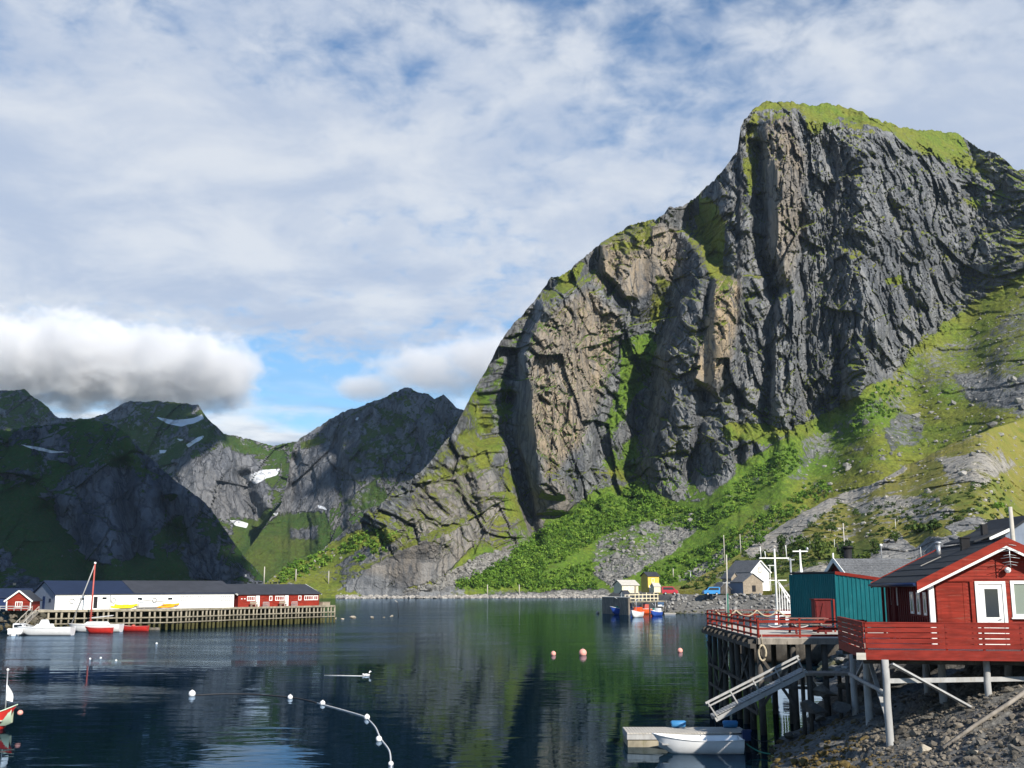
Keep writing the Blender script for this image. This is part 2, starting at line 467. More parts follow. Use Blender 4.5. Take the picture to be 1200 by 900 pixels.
def crag_shape(px, py, X, Y, Z):
    wx = px + 9 * fbm(X / 60, Y / 90, Z / 60, 3, 0.5, 7); wy = py + 9 * fbm(X / 60, Y / 90, Z / 60, 3, 0.5, 8)
    d = np.zeros_like(px)
    ft = lambda line, w, a: feature(wx, wy, line, w, a)
    # gullies
    d += ft([(797, 262), (790, 330), (772, 380), (762, 430), (752, 500), (740, 560), (735, 585)], 17, 31.3)
    d += ft([(600, 470), (603, 540), (612, 590), (628, 640)], 9, 17.7)
    d += ft([(640, 340), (612, 400), (598, 470)], 12, 15.0)
    d += ft([(893, 175), (892, 240), (893, 300), (905, 345)], 9, 20.4)
    d += ft([(812, 240), (836, 290), (845, 330)], 16, 15.0)
    d += ft([(965, 170), (975, 205), (968, 240)], 8, 9.5)
    d += ft([(985, 175), (992, 225), (988, 205)], 7, 8.2)
    d += ft([(1020, 180), (1035, 225), (1050, 250)], 7, 9.5)
    d += ft([(1000, 280), (1020, 300), (1040, 315), (1050, 330)], 5, 6.8)
    d += ft([(1050, 300), (1058, 330), (1070, 345)], 5, 6.1)
    d += ft([(1093, 305), (1098, 330), (1106, 350)], 4, 8.2)
    d += ft([(1060, 340), (1078, 362)], 5, 6.1)
    d += ft([(1135, 170), (1150, 205), (1172, 225)], 8, 10.9)
    d += ft([(905, 345), (902, 420), (900, 500)], 7, 10.9)
    d += ft([(940, 250), (936, 330), (944, 420), (950, 480)], 6, 8.2)
    d += ft([(980, 400), (985, 450), (990, 480)], 8, 10.9)
    d += ft([(1020, 400), (1035, 440)], 8, 8.2)
    d += ft([(830, 340), (825, 420), (815, 500), (805, 560)], 7, 8.8)
    d += ft([(870, 380), (868, 470), (862, 540)], 7, 10.2)
    d += ft([(700, 300), (690, 345), (705, 390)], 7, 6.8)
    d += ft([(725, 275), (722, 330), (742, 370)], 6, 6.1)
    d += ft([(775, 275), (768, 320), (750, 345)], 7, 6.1)
    d += ft([(660, 480), (668, 560), (672, 600)], 6, 6.8)
    d += ft([(538, 500), (560, 520), (585, 530)], 12, 8.2)
    d += ft([(765, 560), (775, 590)], 14, 12.2)
    d += ft([(880, 500), (905, 520), (900, 545)], 9, 9.5)
    # ribs and faces
    fc = lambda poly, a, gx, gy=0, soft=6: facet(wx, wy, poly, a, gx, gy, soft)
    d += fc([(897, 145), (925, 128), (944, 170), (940, 250), (930, 345), (912, 310), (899, 240)], 10, 0.5)
    d += fc([(700, 285), (770, 262), (796, 270), (793, 320), (762, 350), (735, 345), (712, 320)], 14, 0.45)
    d += fc([(640, 350), (700, 320), (735, 360), (740, 430), (700, 520), (670, 600), (630, 600), (612, 520), (615, 420)], 22, 0.30)
    d += fc([(838, 325), (868, 325), (858, 400), (840, 460), (815, 440), (830, 380)], 16, 0.6)
    d += fc([(905, 350), (935, 340), (938, 430), (925, 500), (905, 470)], 10, 0.3)
    d += fc([(560, 600), (540, 520), (585, 500), (605, 560), (615, 640), (560, 660), (480, 680), (430, 670)], 8, 0.15)
    d += fc([(758, 500), (775, 420), (800, 350), (830, 330), (825, 440), (800, 570), (770, 600)], 10, -0.10)
    d += fc([(950, 300), (1000, 290), (1040, 380), (1010, 470), (955, 470)], 8, -0.12)
    d += fc([(1020, 200), (1120, 200), (1140, 300), (1090, 360), (1040, 320)], 5, -0.1)
    d += fc([(540, 450), (585, 405), (625, 352), (640, 345), (612, 410), (600, 470), (600, 520), (560, 520)], -18, -0.45, 0, 12)
    d += fc([(850, 190), (884, 130), (894, 150), (893, 330), (850, 330), (800, 245)], -16, -0.4, 0, 10)
    # fracturing: blocks stretched along the bedding, then finer
    cliff = sst(interp(px, [(300, 600), (420, 610), (560, 650), (640, 600), (760, 590), (850, 560), (960, 500), (1040, 440), (1110, 390), (1200, 330), (1300, 300)]) - py, -14, 22)
    cap = sst(poly_sd(px, py, [(860, 100), (900, 110), (1000, 120), (1060, 140), (1125, 150), (1140, 175), (1110, 180), (1092, 174), (1068, 166), (1040, 160), (1012, 154), (985, 144), (950, 136), (920, 130), (895, 134)]), -7, 5)
    cliff = cliff * (1 - .85 * cap)
    cliff = np.where(px < 660, np.maximum(cliff, sst(px, 395, 440) * sst(625 + (px < 560) * 200 - px, 0, 20) * sst(692 - py, 0, 8)), cliff)
    th = np.interp(px, [300, 560, 620, 900, 1000, 1300], [R(40), R(28), R(12), R(6), R(20), R(28)])
    c, s = np.cos(th), np.sin(th)
    q1 = 14 * fbm(X / 70, Y / 120, Z / 70, 3, 0.5, 21); q2 = 14 * fbm(X / 70, Y / 120, Z / 70, 3, 0.5, 22)
    U = (X + q1) * c + (Z + q2) * s; V = -(X + q1) * s + (Z + q2) * c
    b1, e1 = blocks(U / 27, V / 46, 3)
    b2, e2 = blocks(U / 11 + 4, V / 18, 5)
    b3, e3 = blocks(U / 4.4, V / 7.5, 9)
    rg = fbm(U / 22, V / 74, Y / 200, 4, 0.55, 12, True)
    rg2 = fbm(U / 7, V / 19, Y / 100, 3, 0.55, 14, True)
    b4, e4 = blocks(U / 2.1, V / 3.6, 15)
    d += cliff * (b1 * 6.5 + b2 * 3.6 + b3 * 2.2 + b4 * .9 - rg * 4.2 - rg2 * 2.4)
    d += cliff * (np.where(e2 < .10, 1.6, 0) + np.where(e3 < .10, .7, 0))
    d += (0.35 + 0.65 * cliff) * fbm(X / 120, Y / 160, Z / 120, 4, 0.5, 2) * 14
    soft = 1 - cliff
    d += soft * (fbm(X / 34, Y / 44, Z / 30, 5, 0.55, 41) * 5.5 + fbm(X / 9, Y / 12, Z / 9, 3, 0.6, 42) * 1.6)
    kn, _ = blocks(X / 13 + q1 * .05, Z / 7, 19)
    right = sst(px, 930, 1000)
    d += soft * right * kn * 1.2
    fade = sst(PYfoot(px, py), 2, 30)
    return d * fade
def PYfoot(px, py):
    return interp(px, CRAG_BASE) - py

def crag_paint(p, up, X, Y, Z):
    n = fbm(X / 30, Y / 30, Z / 30, 4, 0.6, 77)
    n2 = fbm(X / 9, Y / 14, Z / 7, 4, 0.6, 79)
    g = np.clip((up - 0.38) * 1.8, 0, 0.62) + .12 * n + .22 * n2
    rg, st = p.region, p.stroke
    add = lambda f, k=1.0: np.maximum(g, f * k)
    nz = 0.30 * n + 0.34 * n2
    # the turf cap and turf on ledges and in gullies
    g = add(rg([(880, 132), (900, 116), (1000, 124), (1060, 145), (1125, 155), (1135, 175), (1110, 176), (1092, 168), (1068, 159), (1040, 152), (1012, 145), (985, 136), (950, 129), (920, 125), (895, 130)], 4) * (.92 + nz * .9))
    g = add(rg([(940, 125), (985, 135), (975, 142), (955, 160), (945, 155)], 4) * (.9 + nz))
    g = add(rg([(1040, 150), (1120, 165), (1150, 195), (1165, 210), (1140, 205), (1105, 190), (1070, 180)], 6) * (.72 + nz))
    g = add(rg([(808, 236), (835, 232), (850, 260), (848, 325), (832, 330), (822, 295)], 5) * (.85 + nz))
    g = add(rg([(880, 130), (892, 130), (893, 190), (880, 240), (866, 185)], 5) * (.62 + nz))
    g = add(rg([(720, 265), (765, 258), (762, 290), (735, 300), (715, 290)], 5) * (.66 + nz))
    g = add(rg([(655, 318), (690, 300), (678, 335), (650, 340)], 5) * (.7 + nz))
    g = add(rg([(770, 320), (790, 330), (775, 380), (760, 395)], 5) * (.72 + nz))
    g = add(rg([(728, 395), (768, 385), (766, 440), (745, 470), (715, 520), (705, 500), (725, 450)], 6) * (.74 + nz))
    g = add(rg([(700, 540), (745, 510), (755, 540), (720, 575)], 6) * (.6 + nz))
    g = add(rg([(540, 460), (580, 415), (610, 380), (598, 450), (600, 500), (570, 520), (545, 515)], 9) * (.44 + 1.3 * nz))
    g = add(rg([(480, 575), (500, 545), (545, 500), (590, 525), (575, 545), (540, 560)], 6) * (.52 + nz))
    g = add(rg([(415, 630), (450, 615), (475, 630), (440, 645)], 4) * (.72 + nz))
    g = add(rg([(588, 530), (602, 560), (612, 600), (630, 640), (612, 650), (590, 600)], 4) * (.58 + nz))
    g = add(rg([(838, 500), (900, 495), (930, 505), (905, 520), (850, 518)], 4) * (.78 + nz))
    g = add(rg([(1035, 325), (1058, 322), (1060, 332), (1038, 333)], 2) * (.85 + nz))
    g = add(rg([(1048, 280), (1060, 270), (1062, 292)], 3) * (.7 + nz))
    g = add(rg([(1095, 290), (1150, 280), (1160, 320), (1120, 320)], 8) * (.42 + nz))
    g = add(rg([(1120, 230), (1150, 235), (1148, 255), (1125, 250)], 5) * (.46 + nz))
    # slopes under the cliffs
    g = add(rg([(250, 700), (300, 672), (345, 655), (380, 640), (420, 618), (440, 625), (420, 648), (400, 660), (380, 670), (340, 688), (310, 700)], 5) * (.86 + nz))
    g = add(rg([(520, 670), (560, 640), (615, 640), (650, 610), (700, 575), (745, 560), (780, 580), (820, 590), (870, 545), (930, 500), (990, 470), (1040, 440), (1090, 390),
                (1150, 350), (1210, 310), (1320, 280), (1320, 700), (820, 700), (760, 690), (690, 692), (600, 694), (540, 690)], 6) * (.80 + nz))
    g = add(rg([(470, 690), (520, 672), (600, 640), (620, 645), (560, 672), (520, 688)], 4) * (.8 + nz))
    # bare rock and scree inside the slopes
    scree = np.zeros_like(g)
    for poly, k in (([(470, 694), (520, 672), (570, 648), (605, 640), (600, 655), (560, 675), (520, 692)], 1),
                    ([(690, 668), (740, 640), (800, 615), (835, 600), (800, 640), (760, 665), (715, 690)], 1),
                    ([(690, 660), (700, 630), (760, 610), (820, 600), (790, 625), (740, 650)], .6),
                    ([(790, 680), (850, 640), (900, 605), (930, 600), (870, 650), (830, 690)], .6),
                    ([(470, 700), (700, 690), (720, 700), (470, 706)], 1)):
        f = rg(poly, 4) * k
        scree = np.maximum(scree, f * np.clip(.75 + 1.1 * n + .8 * n2, 0, 1))
    g = g * (1 - np.clip(scree * (1.0 + n2), 0, 1) * .8)
    bare = rg([(1035, 505), (1052, 482), (1085, 490), (1078, 520), (1045, 535)], 4) * .5 + rg([(1130, 500), (1180, 495), (1200, 540), (1150, 545)], 6) * .3 + rg([(1040, 440), (1090, 405), (1150, 390), (1200, 340), (1320, 330), (1320, 470), (1200, 480), (1130, 470), (1080, 460)], 8) * .38 \
        + rg([(935, 520), (1000, 480), (1060, 450), (1080, 470), (1000, 500), (950, 545), (930, 560)], 7) * .38 \
        + rg([(1120, 440), (1200, 440), (1200, 490), (1140, 480)], 6) * .3
    g = g - bare * (0.7 + .9 * n2 + .5 * n)
    lush = np.clip(.35 + .5 * rg([(520, 690), (640, 600), (740, 560), (880, 540), (1010, 470), (1060, 480), (960, 560), (880, 610), (800, 690)], 25) + .3 * n, 0, 1)
    lush = np.maximum(lush, rg([(540, 440), (620, 370), (770, 380), (770, 560), (600, 540)], 10) * .8)
    warm = rg([(893, 150), (925, 135), (945, 180), (940, 260), (925, 345), (905, 310)], 8) * .55  # warm tint puts the sunlit look of these faces into the rock colour
    for poly, k in (([(700, 285), (770, 265), (795, 275), (790, 330), (740, 350), (700, 330)], .75), ([(625, 380), (690, 340), (725, 370), (715, 430), (680, 520), (640, 560), (618, 500)], .75),
                    ([(838, 325), (866, 328), (855, 420), (835, 465), (815, 445)], 1.0), ([(430, 670), (500, 560), (560, 520), (610, 600), (610, 650), (500, 690)], .30),
                    ([(560, 600), (660, 560), (680, 600), (620, 640)], .3)):
        warm = np.maximum(warm, rg(poly, 8) * k)
    return dict(grass=np.clip(g, 0, 1.1), lush=lush, warm=np.clip(warm * (.88 + .5 * n) + .12 * n2, 0, 1), scree=scree)

M_CRAG = rock_land_mat('crag_rock', (0.083, 0.090, 0.102), (0.205, 0.210, 0.216), (0.36, 0.28, 0.185), (0.165, 0.178, 0.026), (0.085, 0.170, 0.016))
CRAG = land('mountain', 300, 1300, 860, 500, CRAG_SKY, CRAG_BASE, CRAG_D0, CRAG_SLOPE, crag_shape, crag_paint, M_CRAG, rough=5.0, smooth=False)

# ---------------------------------------------------------------- the rounded knoll behind the cabins
KNOLL_SKY = [(700, 692), (800, 686), (815, 678), (835, 668), (855, 657), (880, 640), (905, 622), (935, 603), (960, 590), (990, 577), (1015, 570), (1045, 556), (1060, 545),
             (1085, 535), (1110, 522), (1140, 510), (1200, 490), (1225, 495), (1300, 640)]
KNOLL_BASE = [(700, 692), (790, 692), (830, 691), (930, 692), (960, 693), (1400, 694)]
KNOLL_D0 = [(700, 310), (790, 300), (830, 290), (860, 284), (900, 274), (930, 264), (1000, 244), (1100, 228), (1250, 220), (1400, 215)]
KNOLL_SLOPE = [(800, 690, .16), (850, 680, .17), (850, 690, .10), (900, 660, .17), (900, 685, .12), (940, 620, .20), (1000, 600, .22), (1050, 570, .25), (1020, 650, .24), (980, 640, .20), (1000, 680, .12), (1100, 650, .38), (1150, 650, .36),
               (1080, 690, .14), (1200, 690, .12), (1100, 600, .24), (1150, 560, .28), (1200, 520, .35), (1200, 600, .22), (1300, 500, .4), (1300, 650, .25), (1300, 600, .22)]
def knoll_shape(px, py, X, Y, Z):
    k = np.clip(Y / 250, .15, 1.2)
    fade = sst(interp(px, KNOLL_BASE) - py, 4, 30)
    d = fbm(X / 28, Y / 40, Z / 24, 5, 0.55, 61) * 6 * k + fbm(X / 7, Y / 10, Z / 6, 4, 0.6, 62) * 1.5 * k
    b, e = blocks(X / 16 + fbm(X / 20, Y / 20, Z / 20, 3, .5, 63), Z / 5, 64)
    d += b * 1.2 * k
    b, e = blocks(X / 5 + fbm(X / 8, Y / 8, Z / 8, 3, .5, 65), Z / 2.2, 66)
    d += b * .7 * k
    return d * fade
def knoll_paint(p, up, X, Y, Z):
    n = fbm(X / 12, Y / 16, Z / 8, 4, 0.6, 71); n2 = fbm(X / 3.5, Y / 6, Z / 3, 4, 0.6, 72)
    rg = p.region
    g = 0.70 + .36 * n + .44 * n2
    bare = np.zeros_like(g)
    for poly, k, s in (([(868, 650), (905, 618), (960, 588), (1010, 570), (1060, 542), (1062, 552), (1010, 580), (975, 596), (940, 618), (905, 640), (885, 652)], 1.0, 3),
                       ([(895, 645), (925, 622), (950, 612), (940, 630), (915, 650)], .9, 3),
                       ([(1020, 650), (1035, 635), (1055, 628), (1068, 640), (1080, 650), (1060, 656), (1020, 658)], 1.1, 2),
                       ([(1070, 648), (1090, 632), (1120, 628), (1150, 640), (1160, 660), (1070, 662)], 1.1, 2),
                       ([(1110, 620), (1135, 608), (1165, 610), (1150, 622), (1120, 628)], .8, 2),
                       ([(990, 590), (1050, 580), (1100, 585), (1060, 600), (1010, 605)], .55, 5),
                       ([(1100, 540), (1150, 530), (1190, 545), (1150, 570), (1110, 560)], .6, 5),
                       ([(930, 668), (970, 655), (1000, 660), (1000, 690), (930, 690)], .7, 3),
                       ([(830, 690), (850, 668), (880, 660), (860, 690)], .35, 4),
                       ([(1050, 600), (1085, 592), (1120, 600), (1080, 615)], .5, 4)):
        bare = np.maximum(bare, rg(poly, s) * k)
    g = g - bare * (.62 + .35 * n2 + .2 * n)
    lush = np.clip(.25 + .5 * n + .35 * rg([(820, 690), (880, 650), (1000, 630), (1060, 650), (960, 690)], 12) + .25 * rg([(1060, 580), (1180, 560), (1200, 600), (1100, 610)], 10), 0, 1)
    warm = np.clip(.45 + .4 * n - rg([(1010, 630), (1170, 600), (1180, 670), (1000, 670)], 6) * .8, 0, 1)
    return dict(grass=g, lush=lush, warm=warm)
M_KNOLL = rock_land_mat('knoll_rock', (0.20, 0.20, 0.20), (0.33, 0.32, 0.30), (0.46, 0.41, 0.33), (0.215, 0.205, 0.042), (0.095, 0.155, 0.020), big=0.42, moss=(0.17, 0.125, 0.03))
KNOLL = land('hill', 772, 1300, 480, 260, KNOLL_SKY, KNOLL_BASE, KNOLL_D0, KNOLL_SLOPE, knoll_shape, knoll_paint, M_KNOLL, rough=2.0, over=60.0, back=(40, 160))

# ---------------------------------------------------------------- mountains across the fjord
def far_shape(amp, seed, px_lines=(), size=1.0):
    def f(px, py, X, Y, Z):
        q1 = 30 * fbm(X / 150, Y / 200, Z / 150, 3, .5, seed + 1)
        b1, _ = blocks((X + q1) / (60 * size), (Z + q1) / (110 * size), seed)
        b2, _ = blocks((X + q1) / (24 * size), (Z + q1) / (50 * size), seed + 3)
        d = amp * (b1 * 7 + b2 * 4.5 + 9 * fbm(X / 22, Y / 40, Z / 26, 4, .6, seed + 9) - 13 * fbm((X + .4 * Z) / 60, Y / 300, Z / 240, 4, .55, seed + 5, True) + 22 * fbm(X / 200, Y / 300, Z / 200, 4, .5, seed + 6))
        for line, w, a in px_lines: d = d + feature(px, py, line, w, a)
        return d * sst(700 - py, 2, 20)
    return f
def far_paint(gk, regions, bares, snows, seed, thr=.35):
    def f(p, up, X, Y, Z):
        n = fbm(X / 70, Y / 90, Z / 60, 5, .6, seed); n2 = fbm(X / 20, Y / 30, Z / 16, 4, .6, seed + 1)
        g = np.clip((up - thr + .08) * 1.7, 0, .95) * gk + .34 * n + .34 * n2
        for poly, k in regions: g = np.maximum(g, p.region(poly, 6) * (k + .25 * n + .25 * n2))
        for poly, k in bares: g = g - p.region(poly, 6) * k
        s = np.zeros_like(g)
        for poly in snows: s = np.maximum(s, sst(poly_sd(p.px + .35 * (p.wx - p.px), p.py + .35 * (p.wy - p.py), poly), -.8, .8))
        return dict(grass=g, lush=np.clip(.6 + .6 * n, 0, 1), snow=s, warm=np.clip(.1 + .3 * n, 0, 1))
    return f
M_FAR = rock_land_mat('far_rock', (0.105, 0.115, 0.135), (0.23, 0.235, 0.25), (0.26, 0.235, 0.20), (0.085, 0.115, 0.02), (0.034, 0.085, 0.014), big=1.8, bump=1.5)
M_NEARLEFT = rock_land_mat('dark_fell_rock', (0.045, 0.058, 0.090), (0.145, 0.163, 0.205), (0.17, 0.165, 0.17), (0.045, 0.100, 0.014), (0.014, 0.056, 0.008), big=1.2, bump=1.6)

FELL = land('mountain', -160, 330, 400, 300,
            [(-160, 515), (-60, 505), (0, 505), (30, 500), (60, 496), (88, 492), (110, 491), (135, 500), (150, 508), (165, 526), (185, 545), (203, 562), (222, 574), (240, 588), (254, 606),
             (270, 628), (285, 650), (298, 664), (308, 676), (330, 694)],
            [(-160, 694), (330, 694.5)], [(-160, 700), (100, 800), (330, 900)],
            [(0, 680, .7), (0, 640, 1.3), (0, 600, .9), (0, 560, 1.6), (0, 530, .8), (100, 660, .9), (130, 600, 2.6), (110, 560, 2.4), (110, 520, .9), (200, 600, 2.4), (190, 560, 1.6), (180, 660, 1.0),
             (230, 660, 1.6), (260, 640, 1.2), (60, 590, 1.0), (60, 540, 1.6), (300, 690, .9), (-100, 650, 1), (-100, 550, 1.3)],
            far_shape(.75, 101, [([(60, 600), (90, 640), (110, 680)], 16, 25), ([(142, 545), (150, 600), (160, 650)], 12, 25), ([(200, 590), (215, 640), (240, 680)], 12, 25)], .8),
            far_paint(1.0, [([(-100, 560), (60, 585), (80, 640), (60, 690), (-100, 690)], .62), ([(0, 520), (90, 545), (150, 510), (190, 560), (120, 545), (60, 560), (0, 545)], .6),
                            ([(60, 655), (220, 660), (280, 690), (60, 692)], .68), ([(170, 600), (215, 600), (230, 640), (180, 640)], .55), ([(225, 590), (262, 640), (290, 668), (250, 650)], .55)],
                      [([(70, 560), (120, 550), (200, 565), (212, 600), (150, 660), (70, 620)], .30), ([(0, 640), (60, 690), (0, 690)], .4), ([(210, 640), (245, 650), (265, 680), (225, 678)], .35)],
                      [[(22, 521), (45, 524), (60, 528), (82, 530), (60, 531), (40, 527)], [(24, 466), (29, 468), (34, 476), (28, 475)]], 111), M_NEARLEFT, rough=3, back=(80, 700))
FARL = land('mountain', -200, 420, 420, 260,
            [(-200, 480), (-80, 470), (0, 457), (28, 456), (45, 468), (65, 487), (90, 491), (107, 490), (128, 482), (142, 475), (152, 470), (175, 470), (205, 471), (232, 473), (240, 486), (247, 493),
             (262, 506), (285, 514), (304, 518), (318, 521), (340, 519), (370, 516), (420, 540)],
            [(-200, 694), (420, 695)], [(-200, 1350), (200, 1450), (420, 1350)],
            [(0, 600, 1), (0, 480, 1.2), (150, 600, 1), (150, 490, 1.5), (210, 490, .55), (200, 520, 1.2), (250, 560, 3), (260, 600, 3), (290, 590, 2), (300, 555, .6), (300, 535, 1.2), (280, 620, .7), (300, 650, .6), (340, 660, .6), (330, 610, .7), (300, 690, .5)],
            far_shape(1.0, 131, [([(285, 560), (300, 600), (310, 640)], 10, 40)], 1.2),
            far_paint(.9, [([(270, 620), (300, 600), (340, 590), (390, 600), (400, 690), (280, 690)], .80), ([(215, 500), (300, 515), (320, 540), (260, 530), (230, 520)], .6), ([(130, 500), (160, 490), (230, 520), (190, 560)], .55)],
                      [([(205, 540), (290, 535), (315, 570), (300, 612), (230, 600)], .7)],
                      [[(181, 489), (205, 492), (228, 490), (237, 486), (239, 491), (225, 497), (213, 500), (196, 496)], [(218, 522), (232, 512), (239, 510), (237, 514), (221, 525)],
                       [(186, 527), (195, 527), (193, 531), (187, 531)], [(206, 514), (215, 516), (211, 518)], [(284, 559), (296, 555), (305, 551), (329, 550), (325, 557), (312, 560), (300, 567), (290, 562)],
                       [(268, 610), (280, 611), (290, 614), (288, 620), (275, 617)]], 141), M_FAR, rough=3, back=(100, 900), skyseed=8)
FARR = land('mountain', 262, 680, 400, 260,
            [(262, 696), (275, 672), (288, 648), (302, 628), (318, 606), (330, 590), (337, 562), (341, 535), (345, 519), (352, 511), (368, 503), (388, 490), (400, 484), (420, 477), (440, 469), (458, 462), (470, 456), (478, 454), (487, 457), (500, 461), (509, 467), (520, 462),
             (528, 470), (535, 478), (548, 480), (600, 500), (680, 520)],
            [(262, 697), (680, 697)], [(262, 1200), (450, 1180), (680, 1100)],
            [(340, 670, .6), (350, 620, .6), (370, 600, .8), (370, 560, 2.5), (375, 520, 1.0), (400, 560, 1.0), (400, 500, .9), (430, 590, 1.8), (450, 500, 1.1), (480, 470, 1.3), (500, 540, 1.3), (530, 500, 1.6), (420, 640, 1.2), (600, 600, 1.2)],
            far_shape(1.1, 151, [([(392, 520), (400, 570), (400, 620)], 8, 22), ([(345, 540), (338, 600)], 8, 30)], 1.0) ,
            far_paint(.85, [([(255, 700), (285, 650), (318, 606), (350, 592), (385, 600), (390, 640), (330, 695)], .85), ([(345, 515), (380, 508), (390, 525), (350, 530)], .7), ([(400, 590), (440, 560), (470, 600), (430, 600)], .6),
                            ([(390, 500), (450, 475), (500, 500), (470, 530), (420, 545), (400, 530)], .52), ([(330, 650), (400, 640), (420, 690), (330, 690)], .8)],
                      [([(345, 530), (392, 525), (398, 590), (360, 600), (335, 595)], .65), ([(330, 618), (375, 612), (372, 630), (340, 632)], .5)],
                      [[(417, 489), (420, 489), (419, 493), (416, 492)], [(372, 592), (381, 594), (384, 597), (374, 596)], [(319, 601), (326, 600), (324, 604)]], 161, .38), M_FAR, rough=3, back=(80, 800), skyseed=5)

# ---------------------------------------------------------------- water
def water_mat():
    m, T, b = new_mat('fjord_water')
    # wet dark body and a mirror over it by Fresnel
    pos = T.n('ShaderNodeNewGeometry').outputs['Position']
    rip = T.attr('ripple')
    calm = T.noise(T.mapping(pos, scale=(0.30, 0.8, 1)), 1.0, 3, 0.5, 0.6)
    swell = T.noise(T.mapping(pos, scale=(0.07, 0.2, 1)), 1.0, 2, 0.5, 0.4)
    fine = T.noise(T.mapping(pos, scale=(1.3, 2.1, 1), rot=(0, 0, R(12))), 1.0, 4, 0.6, 0.4)
    patch = T.sstep(T.noise(T.mapping(pos, scale=(0.03, 0.13, 1)), 1.0, 5, 0.6), 0.36, 0.66, 0.08, 1.0)
    h = T.math('ADD', T.math('MULTIPLY', calm, 0.012), T.math('MULTIPLY', swell, 0.024))
    h = T.math('ADD', h, T.math('MULTIPLY', T.math('MULTIPLY', fine, T.math('MULTIPLY', rip, patch)), 0.16))
    bp = T.n('ShaderNodeBump', ins={'Strength': 0.9, 'Distance': 1.0, 'Height': h})
    T.put(b.inputs['Normal'], bp.outputs[0])
    b.inputs['Base Color'].default_value = (0.002, 0.009, 0.014, 1); b.inputs['Specular IOR Level'].default_value = 0.0; b.inputs['Roughness'].default_value = 1
    gl = T.n('ShaderNodeBsdfGlossy'); gl.inputs['Color'].default_value = (.50, .65, .84, 1); T.put(gl.inputs['Normal'], bp.outputs[0])
    T.put(gl.inputs['Roughness'], T.math('ADD', 0.02, T.math('MULTIPLY', rip, 0.08)))
    fr = T.n('ShaderNodeFresnel'); fr.inputs['IOR'].default_value = 1.33; T.put(fr.inputs['Normal'], bp.outputs[0])
    mx = T.n('ShaderNodeMixShader'); T.put(mx.inputs[0], T.math('MULTIPLY', fr.outputs[0], .86)); T.put(mx.inputs[1], b.outputs[0]); T.put(mx.inputs[2], gl.outputs[0])
    T.put([n for n in m.node_tree.nodes if n.type == 'OUTPUT_MATERIAL'][0].inputs[0], mx.outputs[0])
    return m
def build_water():
    aa = np.linspace(-1.3, 1.3, 261)
    yy = np.concatenate([np.geomspace(14, 700, 260), np.geomspace(760, 9000, 14)])
    A, Y = np.meshgrid(aa, yy)
    X = A * Y; Z = 0 * X
    px, py = at2px(A, (0 - CAMH) / Y)
    q = Paint(px, py, X, Y, Z, .05)
    w = lambda poly, s: sst(poly_sd(px + 10 * fbm(X / 9, Y / 20, Z, 3, .5, 5), py + 3 * fbm(X / 9, Y / 20, Z, 3, .5, 6), poly), -s, s)
    rip = w([(-400, 735), (300, 728), (420, 712), (720, 700), (900, 700), (700, 706), (560, 716), (470, 745), (470, 768), (300, 772), (-400, 778)], 16) * 1.0
    rip = np.maximum(rip, w([(-400, 800), (0, 806), (150, 812), (230, 820), (180, 828), (80, 834), (-400, 840)], 14) * .5)
    rip = np.maximum(rip, sst(py, 703, 697) * .5)
    rip = np.maximum(rip, .10 * sst(py, 790, 750))
    ob = grid_object('water', X, Y, Z, water_mat(), {'ripple': rip})
    tag(ob, kind='structure')
build_water()
# ------------------------------------------------------------------ clouds and air
TOP = max(float(L_['Z'].max()) for L_ in (CRAG, KNOLL, FELL, FARL, FARR)) + 6
def cloud(name, blobs, dens, nscale, seed, soft=.55, label='cloud', grow=1.12, flat_z=None):
    """blobs: (x, y, z, rx, ry, rz); one volume, its density falling off from each blob and broken up by noise"""
    m = bpy.data.materials.new(name); m.use_nodes = True; T = NT(m.node_tree); m.node_tree.nodes.clear()
    pos = T.n('ShaderNodeNewGeometry').outputs['Position']
    f = None
    for (x, y, z, rx, ry, rz) in blobs:
        q = T.mapping(pos, loc=(-x / rx, -y / ry, -z / rz), scale=(1 / rx, 1 / ry, 1 / rz))
        ln = T.n('ShaderNodeVectorMath', operation='LENGTH', ins={0: q}).outputs['Value']
        g = T.math('SUBTRACT', 1.0, ln)
        f = g if f is None else T.n('ShaderNodeMath', operation='SMOOTH_MAX', ins={0: f, 1: g, 2: .15}).outputs[0]
    nz = T.noise(T.mapping(pos, scale=(1, 1, 1.5), loc=(seed, 0, 0)), nscale, 6, .62, .3)
    f = T.math('ADD', f, T.math('MULTIPLY', T.math('SUBTRACT', nz, .60), 1.9))
    d = T.math('MULTIPLY', T.sstep(f, 0.0, soft), dens)
    if flat_z is not None:
        sx = T.n('ShaderNodeSeparateXYZ'); T.put(sx.inputs[0], pos)
        d = T.math('MULTIPLY', d, T.sstep(sx.outputs[2], flat_z, flat_z + 14))
    v = T.n('ShaderNodeVolumePrincipled'); v.inputs['Color'].default_value = (.97, .97, .98, 1); v.inputs['Anisotropy'].default_value = 0.0
    T.put(v.inputs['Density'], d)
    o = T.n('ShaderNodeOutputMaterial'); T.put(o.inputs[1], v.outputs[0])
    m.cycles.volume_step_rate = 0.5
    x0 = min(b[0] - b[3] * grow for b in blobs); x1 = max(b[0] + b[3] * grow for b in blobs)
    y0 = min(b[1] - b[4] * grow for b in blobs); y1 = max(b[1] + b[4] * grow for b in blobs)
    z0 = max(min(b[2] - b[5] * grow for b in blobs), flat_z if flat_z is not None else -1e9); z1 = max(b[2] + b[5] * grow for b in blobs)
    V = [(x, y, z) for z in (z0, z1) for y in (y0, y1) for x in (x0, x1)]
    ob = soup_object(name, V, [(0, 2, 3, 1), (4, 5, 7, 6), (0, 1, 5, 4), (2, 6, 7, 3), (0, 4, 6, 2), (1, 3, 7, 5)], m)
    return tag(ob, label, 'cloud', kind='stuff')
